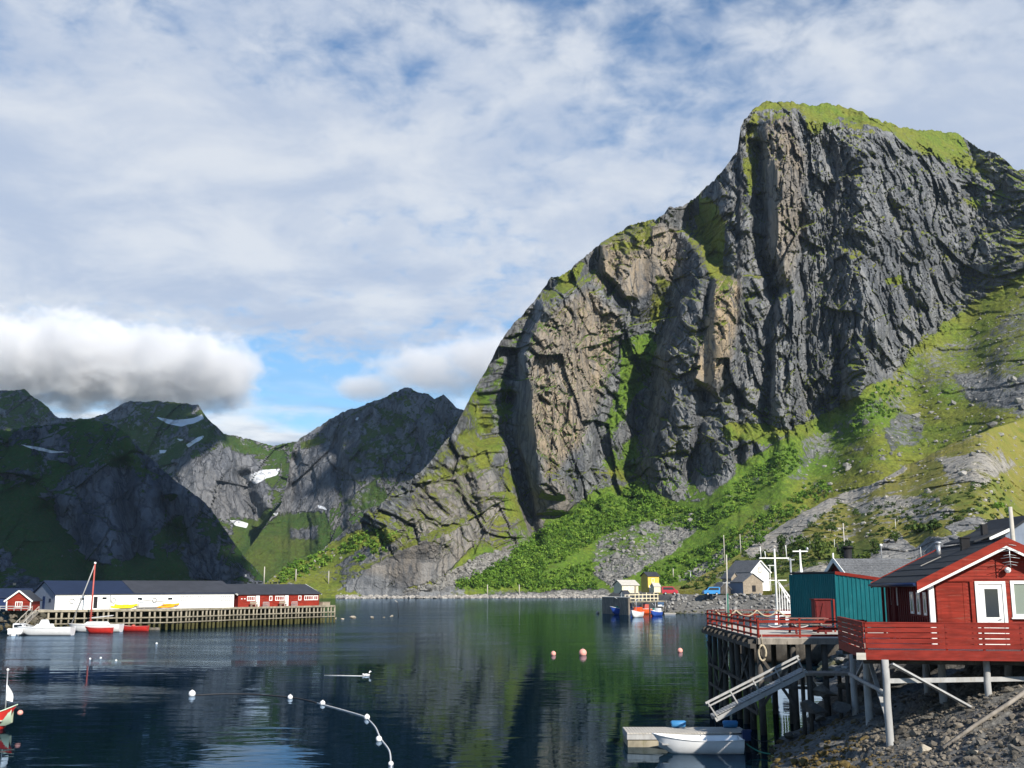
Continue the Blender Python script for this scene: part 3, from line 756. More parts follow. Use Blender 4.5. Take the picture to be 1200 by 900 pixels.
def cb(px, py, Y, rpx, rpy, ry):
    p = at(px, py, Y); return (p.x, p.y, p.z, rpx * Y / F, ry, rpy * Y / F)
cloud('cloud_bank', [cb(-80, 418, 2500, 220, 70, 360), cb(90, 426, 2450, 180, 66, 360), cb(190, 436, 2450, 130, 58, 330), cb(252, 434, 2450, 70, 48, 280)], .03, .013, 3.0, .5,
      'long low cloud bank resting on the far left summits', flat_z=TOP + 4)
cloud('cloud_bank', [cb(505, 436, 2400, 95, 34, 230), cb(575, 424, 2400, 90, 46, 260), cb(430, 455, 2400, 60, 18, 170)], .016, .012, 9.0, .6,
      'soft grey cloud bank behind the pointed far summit', flat_z=TOP + 4)
# unseen cloud, added and shaped to put the left fells and far summits in shade
def shade_cloud():
    H = 900.0
    k = (math.cos(SUN_EL) / math.sin(SUN_EL))
    sx, sy = math.sin(SUN_AZ) * k, -math.cos(SUN_AZ) * k
    rng = random.Random(12); V, Fc = [], []
    m, T, b = new_mat('added_shade_cloud'); b.inputs['Base Color'].default_value = (.85, .86, .88, 1); b.inputs['Roughness'].default_value = 1
    bm = bmesh.new()
    spots = []
    for px, py, Y in [(x, y, Y) for (x, y, Y) in SHADED]:
        p = at(px, py, Y); h = H - p.z
        spots.append((p.x + sx * h, p.y + sy * h))
    keep = []
    for i in range(0, CRAG['X'].shape[0], 22):
        for j in range(0, CRAG['X'].shape[1], 22):
            h = H - CRAG['Z'][i, j]; keep.append((CRAG['X'][i, j] + sx * h, CRAG['Y'][i, j] + sy * h))
    K = np.array(keep)
    spots = [s for s in spots if np.hypot(K[:, 0] - s[0], K[:, 1] - s[1]).min() > 165]
    for (x, y) in spots:
        mt = Matrix.Translation((x, y, H + rng.uniform(-10, 30))) @ Matrix.Diagonal((rng.uniform(75, 120), rng.uniform(75, 120), rng.uniform(18, 35), 1))
        bmesh.ops.create_icosphere(bm, subdivisions=3, radius=1, matrix=mt)
    me = bpy.data.meshes.new('cloud'); 
    co = np.array([v.co[:] for v in bm.verts]); n = fbm(co[:, 0] / 40, co[:, 1] / 40, co[:, 2] / 30, 4, .6, 3)
    for v, q in zip(bm.verts, n): v.co.x += q * 26; v.co.y += q * 26; v.co.z += q * 12
    bm.to_mesh(me); bm.free(); me.materials.append(m); me.polygons.foreach_set('use_smooth', [True] * len(me.polygons))
    o = bpy.data.objects.new('cloud', me); COL.objects.link(o)
    tag(o, 'unseen cloud added high over the fjord to shade the left fells', 'cloud', kind='stuff')
def land_Y(L, px, py):
    return land_hit_raw(L, px, py)
def land_hit_raw(L, px, py):
    i = int(np.argmin((L['PX'] - px) ** 2 + (L['PY'] - py) ** 2)); return float(L['Y'].ravel()[i])
SHADED = [(px, py, land_hit_raw(FELL, px, py)) for px, py in ((0, 520), (60, 510), (110, 505), (150, 530), (0, 570), (50, 570), (100, 570), (150, 580), (200, 590), (0, 620), (60, 620), (110, 620), (170, 620), (225, 620), (0, 665), (60, 665), (120, 665), (180, 665), (240, 660), (275, 665), (-60, 540), (-60, 600), (-60, 660))]
SHADED += [(px, py, land_hit_raw(FARL, px, py)) for px, py in ((20, 470), (50, 480), (120, 490), (150, 485), (150, 510), (170, 530))]
SHADED += [(px, py, land_hit_raw(FARR, px, py)) for px, py in ((470, 475), (510, 480), (500, 520), (520, 500))]
shade_cloud()
HAZE_ON = True
if HAZE_ON:
    m = bpy.data.materials.new('haze_air'); m.use_nodes = True; T = NT(m.node_tree); m.node_tree.nodes.clear()
    v = T.n('ShaderNodeVolumePrincipled'); v.inputs['Color'].default_value = (.58, .77, 1.0, 1); v.inputs['Density'].default_value = 0.00003; v.inputs['Anisotropy'].default_value = .1
    o = T.n('ShaderNodeOutputMaterial'); T.put(o.inputs[1], v.outputs[0])
    x0, x1, y0, y1, z0, z1 = -10000, 10000, -300, 9600, -5, TOP
    V = [(x, y, z) for z in (z0, z1) for y in (y0, y1) for x in (x0, x1)]
    tag(soup_object('haze', V, [(0, 2, 3, 1), (4, 5, 7, 6), (0, 1, 5, 4), (2, 6, 7, 3), (0, 4, 6, 2), (1, 3, 7, 5)], m), 'thin blue air over the fjord', 'haze', kind='stuff')
# ------------------------------------------------------------------ building kit
def paint_mat(name, col, rough=0.6, var=0.18, scale=3.0, spec=0.16, grain=(1, 1, 1), metal=0.0, wear=None, wear_amt=0.0, bump=0.0, streak=0.0):
    m, T, b = new_mat(name)
    co = T.n('ShaderNodeTexCoord').outputs['Object']
    n1 = T.noise(T.mapping(co, scale=grain), scale, 5, 0.6, 0.2)
    n2 = T.noise(co, scale * 0.25, 3, 0.5)
    lo = tuple(c * (1 - var) for c in col); hi = tuple(min(1, c * (1 + var)) for c in col)
    c = T.mix(T.sstep(n1, 0.3, 0.7), lo, hi)
    c = T.mix(T.math('MULTIPLY', T.sstep(n2, 0.45, 0.7), 0.35), c, tuple(x * (1 - 1.4 * var) for x in col))
    if streak:
        n4 = T.noise(T.mapping(co, scale=(1, 1, 0.07)), scale * 2.2, 4, 0.6)
        c = T.mix(T.math('MULTIPLY', T.sstep(n4, 0.5, 0.7), streak), c, tuple(x * 0.55 for x in col))
    if wear:
        n3 = T.noise(T.mapping(co, scale=grain), scale * 1.7, 6, 0.7, 0.3)
        c = T.mix(T.math('MULTIPLY', T.sstep(n3, 0.56, 0.66), wear_amt), c, wear)
    T.put(b.inputs['Base Color'], c)
    b.inputs['Roughness'].default_value = rough
    b.inputs['Metallic'].default_value = metal
    b.inputs['Specular IOR Level'].default_value = spec
    if bump:
        bp = T.n('ShaderNodeBump', ins={'Strength': bump, 'Distance': 0.02, 'Height': n1}); T.put(b.inputs['Normal'], bp.outputs[0])
    return m

P = {}
P['red'] = paint_mat('red_paint', (0.235, 0.025, 0.014), .65, .28, 2.5, grain=(.35, .35, 3), wear=(0.26, 0.10, 0.07), wear_amt=.5, bump=.3, streak=.4)
P['rail_red'] = paint_mat('rail_red_paint', (0.205, 0.022, 0.014), .6, .26, 4, grain=(.4, .4, 2), wear=(0.20, 0.05, 0.04), wear_amt=.4, bump=.3)
P['maroon'] = paint_mat('maroon_paint_and_shade', (0.105, 0.013, 0.013), .7, .2, 3, grain=(3, 3, .3), streak=.3)  # dark red; on the cabin side and pier gable it carries their shade
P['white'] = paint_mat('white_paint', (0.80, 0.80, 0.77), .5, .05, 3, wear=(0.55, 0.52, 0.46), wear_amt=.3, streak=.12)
P['old_white'] = paint_mat('weathered_white_wood', (0.36, 0.36, 0.355), .8, .14, 4, grain=(1, 1, .4), wear=(0.30, 0.27, 0.23), wear_amt=.7, bump=.4)
P['teal'] = paint_mat('teal_paint', (0.008, 0.120, 0.138), .7, .12, 3, grain=(3, 3, .3), wear=(0.10, 0.30, 0.31), wear_amt=.3, streak=.25)
P['felt'] = paint_mat('roofing_felt', (0.021, 0.024, 0.030), .75, .3, 2.0, grain=(1, 1, 1), wear=(0.06, 0.06, 0.06), wear_amt=.4, spec=.35)
P['slate'] = paint_mat('slate', (0.12, 0.125, 0.135), .75, .35, 3, grain=(3, 3, 1), wear=(0.30, 0.30, 0.30), wear_amt=.7)
P['navy_roof'] = paint_mat('blue_black_roof', (0.018, 0.028, 0.060), .5, .15, .8)
P['grey_roof'] = paint_mat('dark_grey_roof', (0.045, 0.048, 0.058), .6, .15, .8)
P['wood'] = paint_mat('grey_wood', (0.23, 0.205, 0.175), .8, .28, 2.5, grain=(1, 1, .25), wear=(0.10, 0.085, 0.07), wear_amt=.6, bump=.5)
P['pale_wood'] = paint_mat('pale_planks', (0.50, 0.47, 0.42), .8, .15, 3, grain=(.4, 2, 2), wear=(0.30, 0.28, 0.25), wear_amt=.5)
P['tan_wood'] = paint_mat('tan_wood', (0.30, 0.25, 0.19), .8, .2, 2.5, wear=(0.22, 0.17, 0.11), wear_amt=.5)
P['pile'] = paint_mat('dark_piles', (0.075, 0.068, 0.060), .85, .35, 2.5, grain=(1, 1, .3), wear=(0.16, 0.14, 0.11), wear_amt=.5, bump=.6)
P['pale_pile'] = paint_mat('pale_piles', (0.28, 0.25, 0.19), .85, .3, 1.5, grain=(1, 1, .5), wear=(0.18, 0.16, 0.08), wear_amt=.6)  # pale timber colour of the pier piles
P['weed_pile'] = paint_mat('weedy_pile_foot', (0.065, 0.062, 0.025), .9, .3, 1.5)
P['blue_grey'] = paint_mat('shade_blue_grey_boards', (0.19, 0.225, 0.29), .8, .08, 2, grain=(3, 3, .3))  # shade put into the wall colour, as on the warehouse's left gable
P['yellow'] = paint_mat('yellow_paint', (0.68, 0.46, 0.09), .6, .08, 1)
P['cream'] = paint_mat('cream_paint', (0.72, 0.64, 0.44), .6, .08, 1)
P['kayak_yellow'] = paint_mat('kayak_yellow', (0.75, 0.62, 0.02), .35, .05, 1)
P['kayak_orange'] = paint_mat('kayak_orange', (0.78, 0.33, 0.02), .35, .05, 1)
P['orange'] = paint_mat('orange_red', (0.75, 0.11, 0.03), .4, .08, 2)
P['pink'] = paint_mat('faded_pink_buoy', (0.80, 0.36, 0.30), .45, .10, 3)
P['boat_red'] = paint_mat('boat_red', (0.50, 0.035, 0.03), .35, .10, 2)
P['boat_blue'] = paint_mat('boat_blue', (0.03, 0.08, 0.35), .35, .10, 2)
P['van_blue'] = paint_mat('van_blue', (0.03, 0.22, 0.52), .3, .05, 1, spec=.6)
P['van_red'] = paint_mat('van_red', (0.38, 0.02, 0.035), .3, .05, 1, spec=.6)
P['boat_white'] = paint_mat('boat_white', (0.78, 0.79, 0.80), .3, .05, 2, wear=(0.6, 0.6, 0.58), wear_amt=.2, spec=.5)
P['pale_green'] = paint_mat('pale_green', (0.50, 0.62, 0.48), .5, .06, 2)
P['navy'] = paint_mat('navy', (0.015, 0.03, 0.09), .4, .1, 2)
P['black'] = paint_mat('black_rubber', (0.018, 0.018, 0.02), .6, .2, 3)
P['steel'] = paint_mat('galvanised', (0.45, 0.46, 0.47), .4, .1, 4, metal=.6)
P['grey'] = paint_mat('grey_plastic', (0.25, 0.26, 0.28), .5, .1, 4)
P['rope'] = paint_mat('rope', (0.42, 0.36, 0.26), .9, .25, 30)
P['white_rope'] = paint_mat('white_rope', (0.66, 0.66, 0.66), .8, .2, 30)
P['dark_rope'] = paint_mat('dark_rope', (0.05, 0.05, 0.055), .8, .2, 30)
P['green_rope'] = paint_mat('green_rope', (0.05, 0.22, 0.16), .8, .2, 30)
P['pole_green'] = paint_mat('pole_green', (0.035, 0.14, 0.10), .5, .1, 2)
P['pole_wood'] = paint_mat('pole_wood', (0.45, 0.42, 0.37), .8, .15, 3)
P['blue_float'] = paint_mat('blue_drum', (0.05, 0.20, 0.42), .4, .1, 3)
P['lamp_globe'] = paint_mat('opal_globe', (0.85, 0.85, 0.83), .25, .02, 3)
P['blind'] = paint_mat('window_blind', (0.70, 0.71, 0.72), .7, .05, 4)
P['mast_red'] = paint_mat('mast_red', (0.45, 0.10, 0.08), .5, .1, 2)
P['green_cloth'] = paint_mat('dark_green_cloth', (0.02, 0.14, 0.11), .8, .15, 5)
P['skin'] = paint_mat('bird_grey', (0.75, 0.75, 0.74), .7, .08, 8)
def glass_mat(name='window_glass', col=(0.015, 0.02, 0.025)):
    m, T, b = new_mat(name)
    b.inputs['Base Color'].default_value = (*col, 1); b.inputs['Roughness'].default_value = 0.04
    b.inputs['Specular IOR Level'].default_value = 0.9
    return m
P['glass'] = glass_mat()
P['glass_pale'] = glass_mat('pale_glass_blind_reflection', (0.20, 0.24, 0.20))  # pale tone for side blinds and for the front window's reflection


class MB:
    """collects boxes, bars, tubes and skins; build() links them as ONE mesh object"""
    def __init__(s):
        s.v, s.f, s.sm = [], [], []
    def add(s, vs, fs, smooth=False):
        o = len(s.v)
        s.v += [tuple(v) for v in vs]
        s.f += [tuple(i + o for i in f) for f in fs]
        s.sm += [smooth] * len(fs)
        return s
    def box(s, x0, x1, y0, y1, z0, z1):
        v = [(x, y, z) for z in (z0, z1) for y in (y0, y1) for x in (x0, x1)]
        return s.add(v, [(0, 2, 3, 1), (4, 5, 7, 6), (0, 1, 5, 4), (2, 6, 7, 3), (0, 4, 6, 2), (1, 3, 7, 5)])
    def bar(s, p, q, w, h, up=(0, 0, 1)):
        """rectangular bar from p to q, w wide across, h along up"""
        p, q = Vector(p), Vector(q); d = (q - p).normalized(); up = Vector(up)
        if abs(d.dot(up)) > .98: up = Vector((0, 1, 0))
        a = d.cross(up).normalized(); b = a.cross(d).normalized()
        v = [e + a * i * w / 2 + b * j * h / 2 for e in (p, q) for j in (-1, 1) for i in (-1, 1)]
        return s.add(v, [(0, 2, 3, 1), (4, 5, 7, 6), (0, 1, 5, 4), (2, 6, 7, 3), (0, 4, 6, 2), (1, 3, 7, 5)])
    def tube(s, pts, r, n=8, cap=True, r2=None):
        pts = [Vector(p) for p in pts]; m = len(pts); vs = []
        prev = None
        for i, p in enumerate(pts):
            d = (pts[min(i + 1, m - 1)] - pts[max(i - 1, 0)]).normalized()
            ref = Vector((0, 0, 1)) if abs(d.z) < .9 else Vector((1, 0, 0))
            a = d.cross(ref).normalized(); b = d.cross(a)
            rr = r if r2 is None else r + (r2 - r) * i / (m - 1)
            if isinstance(r, (list, tuple)): rr = r[i]
            for k in range(n):
                an = 2 * math.pi * k / n
                vs.append(p + (a * math.cos(an) + b * math.sin(an)) * rr)
        fs = [(i * n + k, i * n + (k + 1) % n, (i + 1) * n + (k + 1) % n, (i + 1) * n + k) for i in range(m - 1) for k in range(n)]
        s.add(vs, fs, True)
        if cap:
            o = len(s.v) - len(vs)
            s.f += [tuple(o + k for k in reversed(range(n))), tuple(o + (m - 1) * n + k for k in range(n))]; s.sm += [False, False]
        return s
    def ball(s, c, rx, ry=None, rz=None, nu=14, nv=9):
        ry = ry or rx; rz = rz or rx; c = Vector(c)
        vs = [c + Vector((0, 0, -rz))]
        for j in range(1, nv):
            th = math.pi * j / nv
            for i in range(nu):
                ph = 2 * math.pi * i / nu
                vs.append(c + Vector((rx * math.sin(th) * math.cos(ph), ry * math.sin(th) * math.sin(ph), -rz * math.cos(th))))
        vs.append(c + Vector((0, 0, rz))); e = len(vs) - 1
        fs = [(0, 1 + (i + 1) % nu, 1 + i) for i in range(nu)]
        for j in range(nv - 2):
            for i in range(nu):
                a = 1 + j * nu + i; b = 1 + j * nu + (i + 1) % nu
                fs.append((a, b, b + nu, a + nu))
        o = 1 + (nv - 2) * nu
        fs += [(o + i, o + (i + 1) % nu, e) for i in range(nu)]
        return s.add(vs, fs, True)
    def prism(s, poly, ext):
        """polygon (3d points) pushed along ext"""
        n = len(poly); ext = Vector(ext)
        a = [Vector(p) for p in poly]; b = [p + ext for p in a]
        return s.add(a + b, [tuple(range(n - 1, -1, -1)), tuple(range(n, 2 * n))] + [(i, (i + 1) % n, n + (i + 1) % n, n + i) for i in range(n)])
    def skin(s, rows, closed=False, smooth=True):
        n = len(rows[0]); vs = [p for r in rows for p in r]
        fs = []
        for j in range(len(rows) - 1):
            for i in range(n if closed else n - 1):
                a, b = j * n + i, j * n + (i + 1) % n
                fs.append((a, b, b + n, a + n))
        return s.add(vs, fs, smooth)
    def build(s, name, mat, parent=None, world=False):
        vs = [Vector(v) for v in s.v]
        loc = Vector((0, 0, 0))
        if parent is not None and world:
            inv = (Matrix.Translation(parent.location) @ parent.rotation_euler.to_matrix().to_4x4()).inverted()
            vs = [inv @ v for v in vs]
        elif parent is None:
            xs = [v.x for v in vs]; ys = [v.y for v in vs]; zs = [v.z for v in vs]
            loc = Vector(((min(xs) + max(xs)) / 2, (min(ys) + max(ys)) / 2, min(zs)))
            vs = [v - loc for v in vs]
        me = bpy.data.meshes.new(name)
        me.from_pydata([tuple(v) for v in vs], [], s.f)
        me.polygons.foreach_set('use_smooth', s.sm)
        bm = bmesh.new(); bm.from_mesh(me); bmesh.ops.recalc_face_normals(bm, faces=bm.faces); bm.to_mesh(me); bm.free()
        me.materials.append(P[mat] if isinstance(mat, str) else mat)
        o = bpy.data.objects.new(name, me); COL.objects.link(o)
        o.location = loc
        if parent: o.parent = parent
        return o

def thing(name, label, cat, loc=(0, 0, 0), rz=0.0, group=None):
    o = bpy.data.objects.new(name, None); COL.objects.link(o)
    o.empty_display_size = .3
    o.location = loc; o.rotation_euler = (0, 0, rz)
    return tag(o, label, cat, group)
KIDS = {}
def copy_tree(o, parent=None):
    c = o.copy(); COL.objects.link(c)
    if parent is not None: c.parent = parent
    for ch in [x for x in bpy.data.objects if x.parent == o]: copy_tree(ch, c)
    return c
def sag(p, q, drop, n=9):
    p, q = Vector(p), Vector(q)
    return [p.lerp(q, i / (n - 1)) - Vector((0, 0, drop * 4 * (i / (n - 1)) * (1 - i / (n - 1)))) for i in range(n)]

def hull(name, L, B, D, mat, parent, inner=None, bow=1.0, sheer=.35, stern=.8, draft=.12, flare=.75, open_=True, rail=None, floor=.18):
    """a boat's hull along +x, stern at 0, bow at L; z = 0 is the water"""
    n = 15
    sec = []
    for i in range(n):
        q = i / (n - 1)
        b = B / 2 * (stern + (1 - stern) * math.sin(min(1, q / .45) * math.pi / 2)) * (1 - max(0, (q - .45) / .55) ** 2.1) ** .9
        b = max(b, .012)
        top = D * (1 + sheer * max(0, (q - .3) / .7) ** 2 + .10 * (1 - q) ** 2)
        keel = -draft + (draft + .55 * top) * max(0, (q - .72) / .28) ** 2.2
        x = L * q + .06 * L * 0
        row = []
        for w, hgt in ((0, 0), (.55, .06), (flare, .28), (.93, .62), (1, 1)):
            rake = bow * .07 * L * max(0, (q - .7) / .3) * hgt
            row.append((x - bow * .07 * L * max(0, (q - .7) / .3) + rake, b * w, keel + (top - keel) * hgt))
        sec.append(row)
    full = [[(x, -y, z) for x, y, z in reversed(r)] + r[1:] for r in sec]
    m = MB(); m.skin(full)
    m.add(full[0], [tuple(range(len(full[0])))])
    if open_:
        inn = []
        for r in full[:-1]:
            c = len(r) // 2
            zt = r[-1][2]; zf = max(r[c][2] + .05, min(floor, zt - .08))
            yb = max(abs(r[-1][1]) - .06, .005)
            inn.append([(r[0][0], -yb, zt), (r[0][0], -yb * .8, zf), (r[0][0], yb * .8, zf), (r[-1][0], yb, zt)])
        inn[0] = [(x + .08, y, z) for x, y, z in inn[0]]
        if inner is None: m.skin(inn)
        h = m.build('hull', mat, parent)
        if inner is not None: MB().skin(inn).build('inner_hull', inner, parent)
    else:
        dk = [[(r[0][0], r[0][1], r[0][2]), (r[0][0], 0, r[0][2] + .05), (r[-1][0], r[-1][1], r[-1][2])] for r in full]
        h = m.build('hull', mat, parent)
        MB().skin(dk).build('foredeck', inner or mat, parent)
    rl = MB()
    for k in (0, -1):
        rl.tube([Vector(r[k]) + Vector((0, .012 if k else -.012, 0)) for r in full], max(.022, D * .045), 6)
    rl.build('gunwale', rail or mat, parent)
    return full

def rock_mesh(rng, r=(1, 1, .7), sub=2, rough=.28, tight=1.0):
    bm = bmesh.new(); bmesh.ops.create_icosphere(bm, subdivisions=sub, radius=1)
    ax = [Vector((rng.gauss(0, 1), rng.gauss(0, 1), rng.gauss(0, 1))).normalized() for _ in range(14)]
    cut = [rng.uniform(.5, .85) * tight for _ in ax]
    for v in bm.verts:
        for a, c in zip(ax, cut):
            d = v.co.dot(a)
            if d > c: v.co -= a * (d - c) * .97
        v.co += v.co.normalized() * rng.uniform(-.5, .5) * rough * .12
        v.co.x *= r[0]; v.co.y *= r[1]; v.co.z *= r[2]
    me = bpy.data.meshes.new('rock'); bm.to_mesh(me); bm.free()
    return me
def scatter_rocks(name, spots, mat, seed=1, variants=10, sub=1):
    """spots: (x, y, z, size, flat): one mesh of countless stones"""
    rng = random.Random(seed)
    base = []
    for k in range(variants):
        me = rock_mesh(rng, (1, rng.uniform(.65, 1), rng.uniform(.45, .8)), sub)
        co = np.empty(len(me.vertices) * 3); me.vertices.foreach_get('co', co)
        fs = np.array([p.vertices[:] for p in me.polygons])
        base.append((co.reshape(-1, 3), fs)); bpy.data.meshes.remove(me)
    V, Fa, tone, o = [], [], [], 0
    for (x, y, z, s_) in spots:
        co, fs = base[rng.randrange(variants)]
        rz = rng.uniform(0, 6.28); rx = rng.uniform(-.5, .5)
        c, s1 = math.cos(rz), math.sin(rz); c2, s2 = math.cos(rx), math.sin(rx)
        q = co * s_
        q = np.stack([q[:, 0], q[:, 1] * c2 - q[:, 2] * s2, q[:, 1] * s2 + q[:, 2] * c2], 1)
        q = np.stack([q[:, 0] * c - q[:, 1] * s1, q[:, 0] * s1 + q[:, 1] * c, q[:, 2]], 1)
        V.append(q + np.array([x, y, z + s_ * .12])); Fa.append(fs + o); o += len(co)
        tone.append(np.full(len(co), rng.random()))
    return soup_object(name, np.vstack(V), np.vstack(Fa), mat, False, attrs={'tone': np.concatenate(tone)})
def stone_mat(name, a, b_, weed=None, level=1.0):
    m, T, b = new_mat(name)
    pos = T.n('ShaderNodeNewGeometry').outputs['Position']
    t = T.attr('tone')
    c = T.mix(T.sstep(t, 0.0, 1.0), a, b_)
    c = T.mix(T.math('MULTIPLY', T.sstep(T.noise(pos, 2.5, 5, .65), .42, .66), .55), c, tuple(x * .45 for x in a))
    c = T.mix(T.math('MULTIPLY', T.sstep(T.noise(pos, 6, 4, .65), .5, .7), .4), c, tuple(min(1, x * 1.4) for x in b_))
    if weed:
        sx = T.n('ShaderNodeSeparateXYZ'); T.put(sx.inputs[0], pos)
        f = T.math('ADD', T.math('SUBTRACT', level, sx.outputs[2]), T.math('MULTIPLY', T.math('SUBTRACT', T.noise(pos, .9, 5, .65), .5), 1.9))
        c = T.mix(T.math('MULTIPLY', T.sstep(f, -.1, .35), .92), c, T.mix(T.sstep(T.noise(pos, 5, 4, .6), .4, .62), weed, tuple(x * 1.7 for x in weed)))
    T.put(b.inputs['Base Color'], c); b.inputs['Roughness'].default_value = .82
    bp = T.n('ShaderNodeBump', ins={'Strength': .6, 'Distance': .08, 'Height': T.noise(pos, 7, 5, .7)}); T.put(b.inputs['Normal'], bp.outputs[0])
    return m

def leaf_mat(name, a, b_, c_):
    m, T, b = new_mat(name)
    t = T.attr('tone')
    col = T.mix(T.sstep(t, 0.0, .6), a, b_); col = T.mix(T.sstep(t, .6, 1.0), col, c_)
    T.put(b.inputs['Base Color'], col); b.inputs['Roughness'].default_value = .7
    b.inputs['Specular IOR Level'].default_value = .2
    b.inputs['Transmission Weight'].default_value = 0
    return m
def leaf_cloud(rng, spots, per, leaf, seed=0):
    """spots (x,y,z,radius,height): leaf-sized faces spread through uneven lobed crowns -> verts, faces, tone"""
    g = np.random.default_rng(seed)
    V, tone = [], []
    for (x, y, z, r, h) in spots:
        k = g.integers(4, 8)
        lc = g.normal(0, 1, (k, 3)); lc /= np.linalg.norm(lc, axis=1)[:, None]; lc *= g.uniform(.25, .7, (k, 1)); lr = g.uniform(.32, .58, k)
        n = per
        w = g.integers(0, k, n)
        d = g.normal(0, 1, (n, 3)); d /= np.linalg.norm(d, axis=1)[:, None]
        c = lc[w] + d * (lr[w] * g.uniform(.55, 1.05, n))[:, None]
        c[:, 2] = np.maximum(c[:, 2], -.75)
        c = c * np.array([r, r, h * .5]) + np.array([x, y, z + h * .45])
        a = g.normal(0, 1, (n, 3)); a /= np.linalg.norm(a, axis=1)[:, None]
        b = np.cross(a, d + g.normal(0, .5, (n, 3))); b /= np.linalg.norm(b, axis=1)[:, None] + 1e-9
        sz = leaf * g.uniform(.6, 1.3, n)[:, None]
        q = np.stack([c - a * sz, c + b * sz * .7, c + a * sz, c - b * sz * .7], 1)
        V.append(q.reshape(-1, 3))
        bt = g.uniform(0, 1)
        tone.append(np.repeat(np.clip(bt * .8 + g.uniform(0, .3, n) - .05, 0, 1), 4))
    V = np.vstack(V)
    return V, np.arange(len(V)).reshape(-1, 4), np.concatenate(tone)
# ------------------------------------------------------------------ the near shore, its stones, and the harbour bank
SHORE = [(5.0, 18), (7.4, 28), (8.4, 34), (9.2, 40), (10.4, 46), (13.5, 53), (17, 62), (22, 78), (31, 110), (46, 150), (63, 200), (70, 238), (66, 252), (52, 258), (42, 261), (36, 263), (34, 270), (34, 300), (36, 380), (42, 470), (50, 600)]
def inland(X, Y):
    d, side = line_d(X, Y, SHORE)
    return d * np.where(side < 0, 1, -1) * 1.0
def ground_z(X, Y, noise=True):
    X = np.asarray(X, float); Y = np.asarray(Y, float)
    s = inland(X, Y)
    near = np.where(s < 0, s * .45, np.where(s < 9, .40 * s, 3.6 + 1.1 * sst(s, 9, 30)))
    far = np.where(s < 0, s * .6, np.where(s < 6.2, .68 * s, 4.2 + 1.0 * sst(s, 14, 60)))
    k = sst(Y, 80, 150)
    z = near * (1 - k) + far * k
    if noise:
        e = sst(s, -2, 2) * (1 - .75 * k * sst(s, 6, 8))
        z = z + e * (fbm(X / 2.6, Y / 2.6, z * 0, 4, .6, 201) * .34 + fbm(X / .8, Y / .8, z * 0, 3, .6, 202) * .10)
        b, _ = blocks(X / 1.9 + .3 * fbm(X, Y, X * 0, 2, .5, 5), Y / 1.9, 203)
        z = z + e * b * .16 * (1 - k)
    return np.maximum(z, -2.5)
def build_shore():
    aa = np.linspace(0.0, 1.15, 420); yy = np.geomspace(20, 620, 420)
    A, Y = np.meshgrid(aa, yy); X = A * Y
    Z = ground_z(X, Y)
    s = inland(X, Y); k = sst(Y, 80, 150)
    n = fbm(X / 5, Y / 8, X * 0, 4, .6, 210)
    grass = np.clip(sst(s, 13, 19) * (1 - k) + k * sst(s, 8, 13) * .8 + .3 * n - .1, 0, 1)
    scree = np.clip(1 - grass, 0, 1) * .35
    ob = grid_object('shore', X, Y, Z, M_SHORE, {'grass': grass, 'lush': .4 + .4 * n, 'warm': 0 * X, 'scree': scree, 'snow': 0 * X})
    tag(ob, kind='structure')
M_SHORE = rock_land_mat('shore_ground', (0.06, 0.06, 0.058), (0.13, 0.125, 0.115), (0.2, 0.18, 0.15), (0.20, 0.17, 0.03), (0.07, 0.11, 0.016), big=.1, bump=.5)
build_shore()

def zg(x, y):
    return float(ground_z(np.array([x]), np.array([y]))[0])
def beach():
    rng = random.Random(4)
    spots = []
    for _ in range(42000):
        Y = rng.uniform(26, 48); a = rng.uniform(.19, .62); X = a * Y
        s = float(inland(np.array([X]), np.array([Y]))[0])
        if not (-.6 < s < 8.5): continue
        if rng.random() > (1.0 if Y < 40 else .5): continue
        size = min(.30, .046 * math.exp(rng.gauss(0, .6) + .2))
        spots.append((X, Y, size))
        if len(spots) > 10000: break
    zz = ground_z(np.array([p[0] for p in spots]), np.array([p[1] for p in spots]))
    spots = [(x, y, z, s_) for (x, y, s_), z in zip(spots, zz)]
    ob = scatter_rocks('beach_stones', spots, stone_mat('beach_stone', (0.066, 0.060, 0.050), (0.215, 0.185, 0.145), (0.075, 0.050, 0.008), 1.35), 7, 14)
    tag(ob, 'loose grey stones and brown weed covering the beach below the red deck', 'beach stones', kind='stuff')
beach()
M_BOULDER = stone_mat('boulder_rock', (0.075, 0.070, 0.066), (0.17, 0.155, 0.13), (0.035, 0.028, 0.010), .6)
M_PALE_BOULDER = stone_mat('pale_boulder', (0.33, 0.29, 0.23), (0.46, 0.41, 0.33), (0.07, 0.055, 0.02), .1)
def boulder(x, y, r, label, group=None, mat=None, seed=0, flat=.65, sink=.25, z=None):
    rng = random.Random(seed * 7 + 3)
    me = rock_mesh(rng, (r, r * rng.uniform(.7, 1), r * flat), 3, .6, .62)
    me.materials.append(mat or M_BOULDER)
    at_ = me.attributes.new('tone', 'FLOAT', 'POINT'); at_.data.foreach_set('value', np.full(len(me.vertices), rng.random(), np.float32))
    me.name = 'boulder'
    o = bpy.data.objects.new('boulder', me); COL.objects.link(o)
    o.location = (x, y, (zg(x, y) if z is None else z) + r * flat * (1 - 2 * sink)); o.rotation_euler = (rng.uniform(-.25, .25), rng.uniform(-.25, .25), rng.uniform(0, 6))
    return tag(o, label, 'boulder', group)
def bpx(px, py, Y, r, label, **k):
    p = at(px, py, Y)
    return boulder(p.x, p.y, r, label, z=p.z - r * .5, **k)
G = 'boulders stacked under the landing at the top of the gangway'
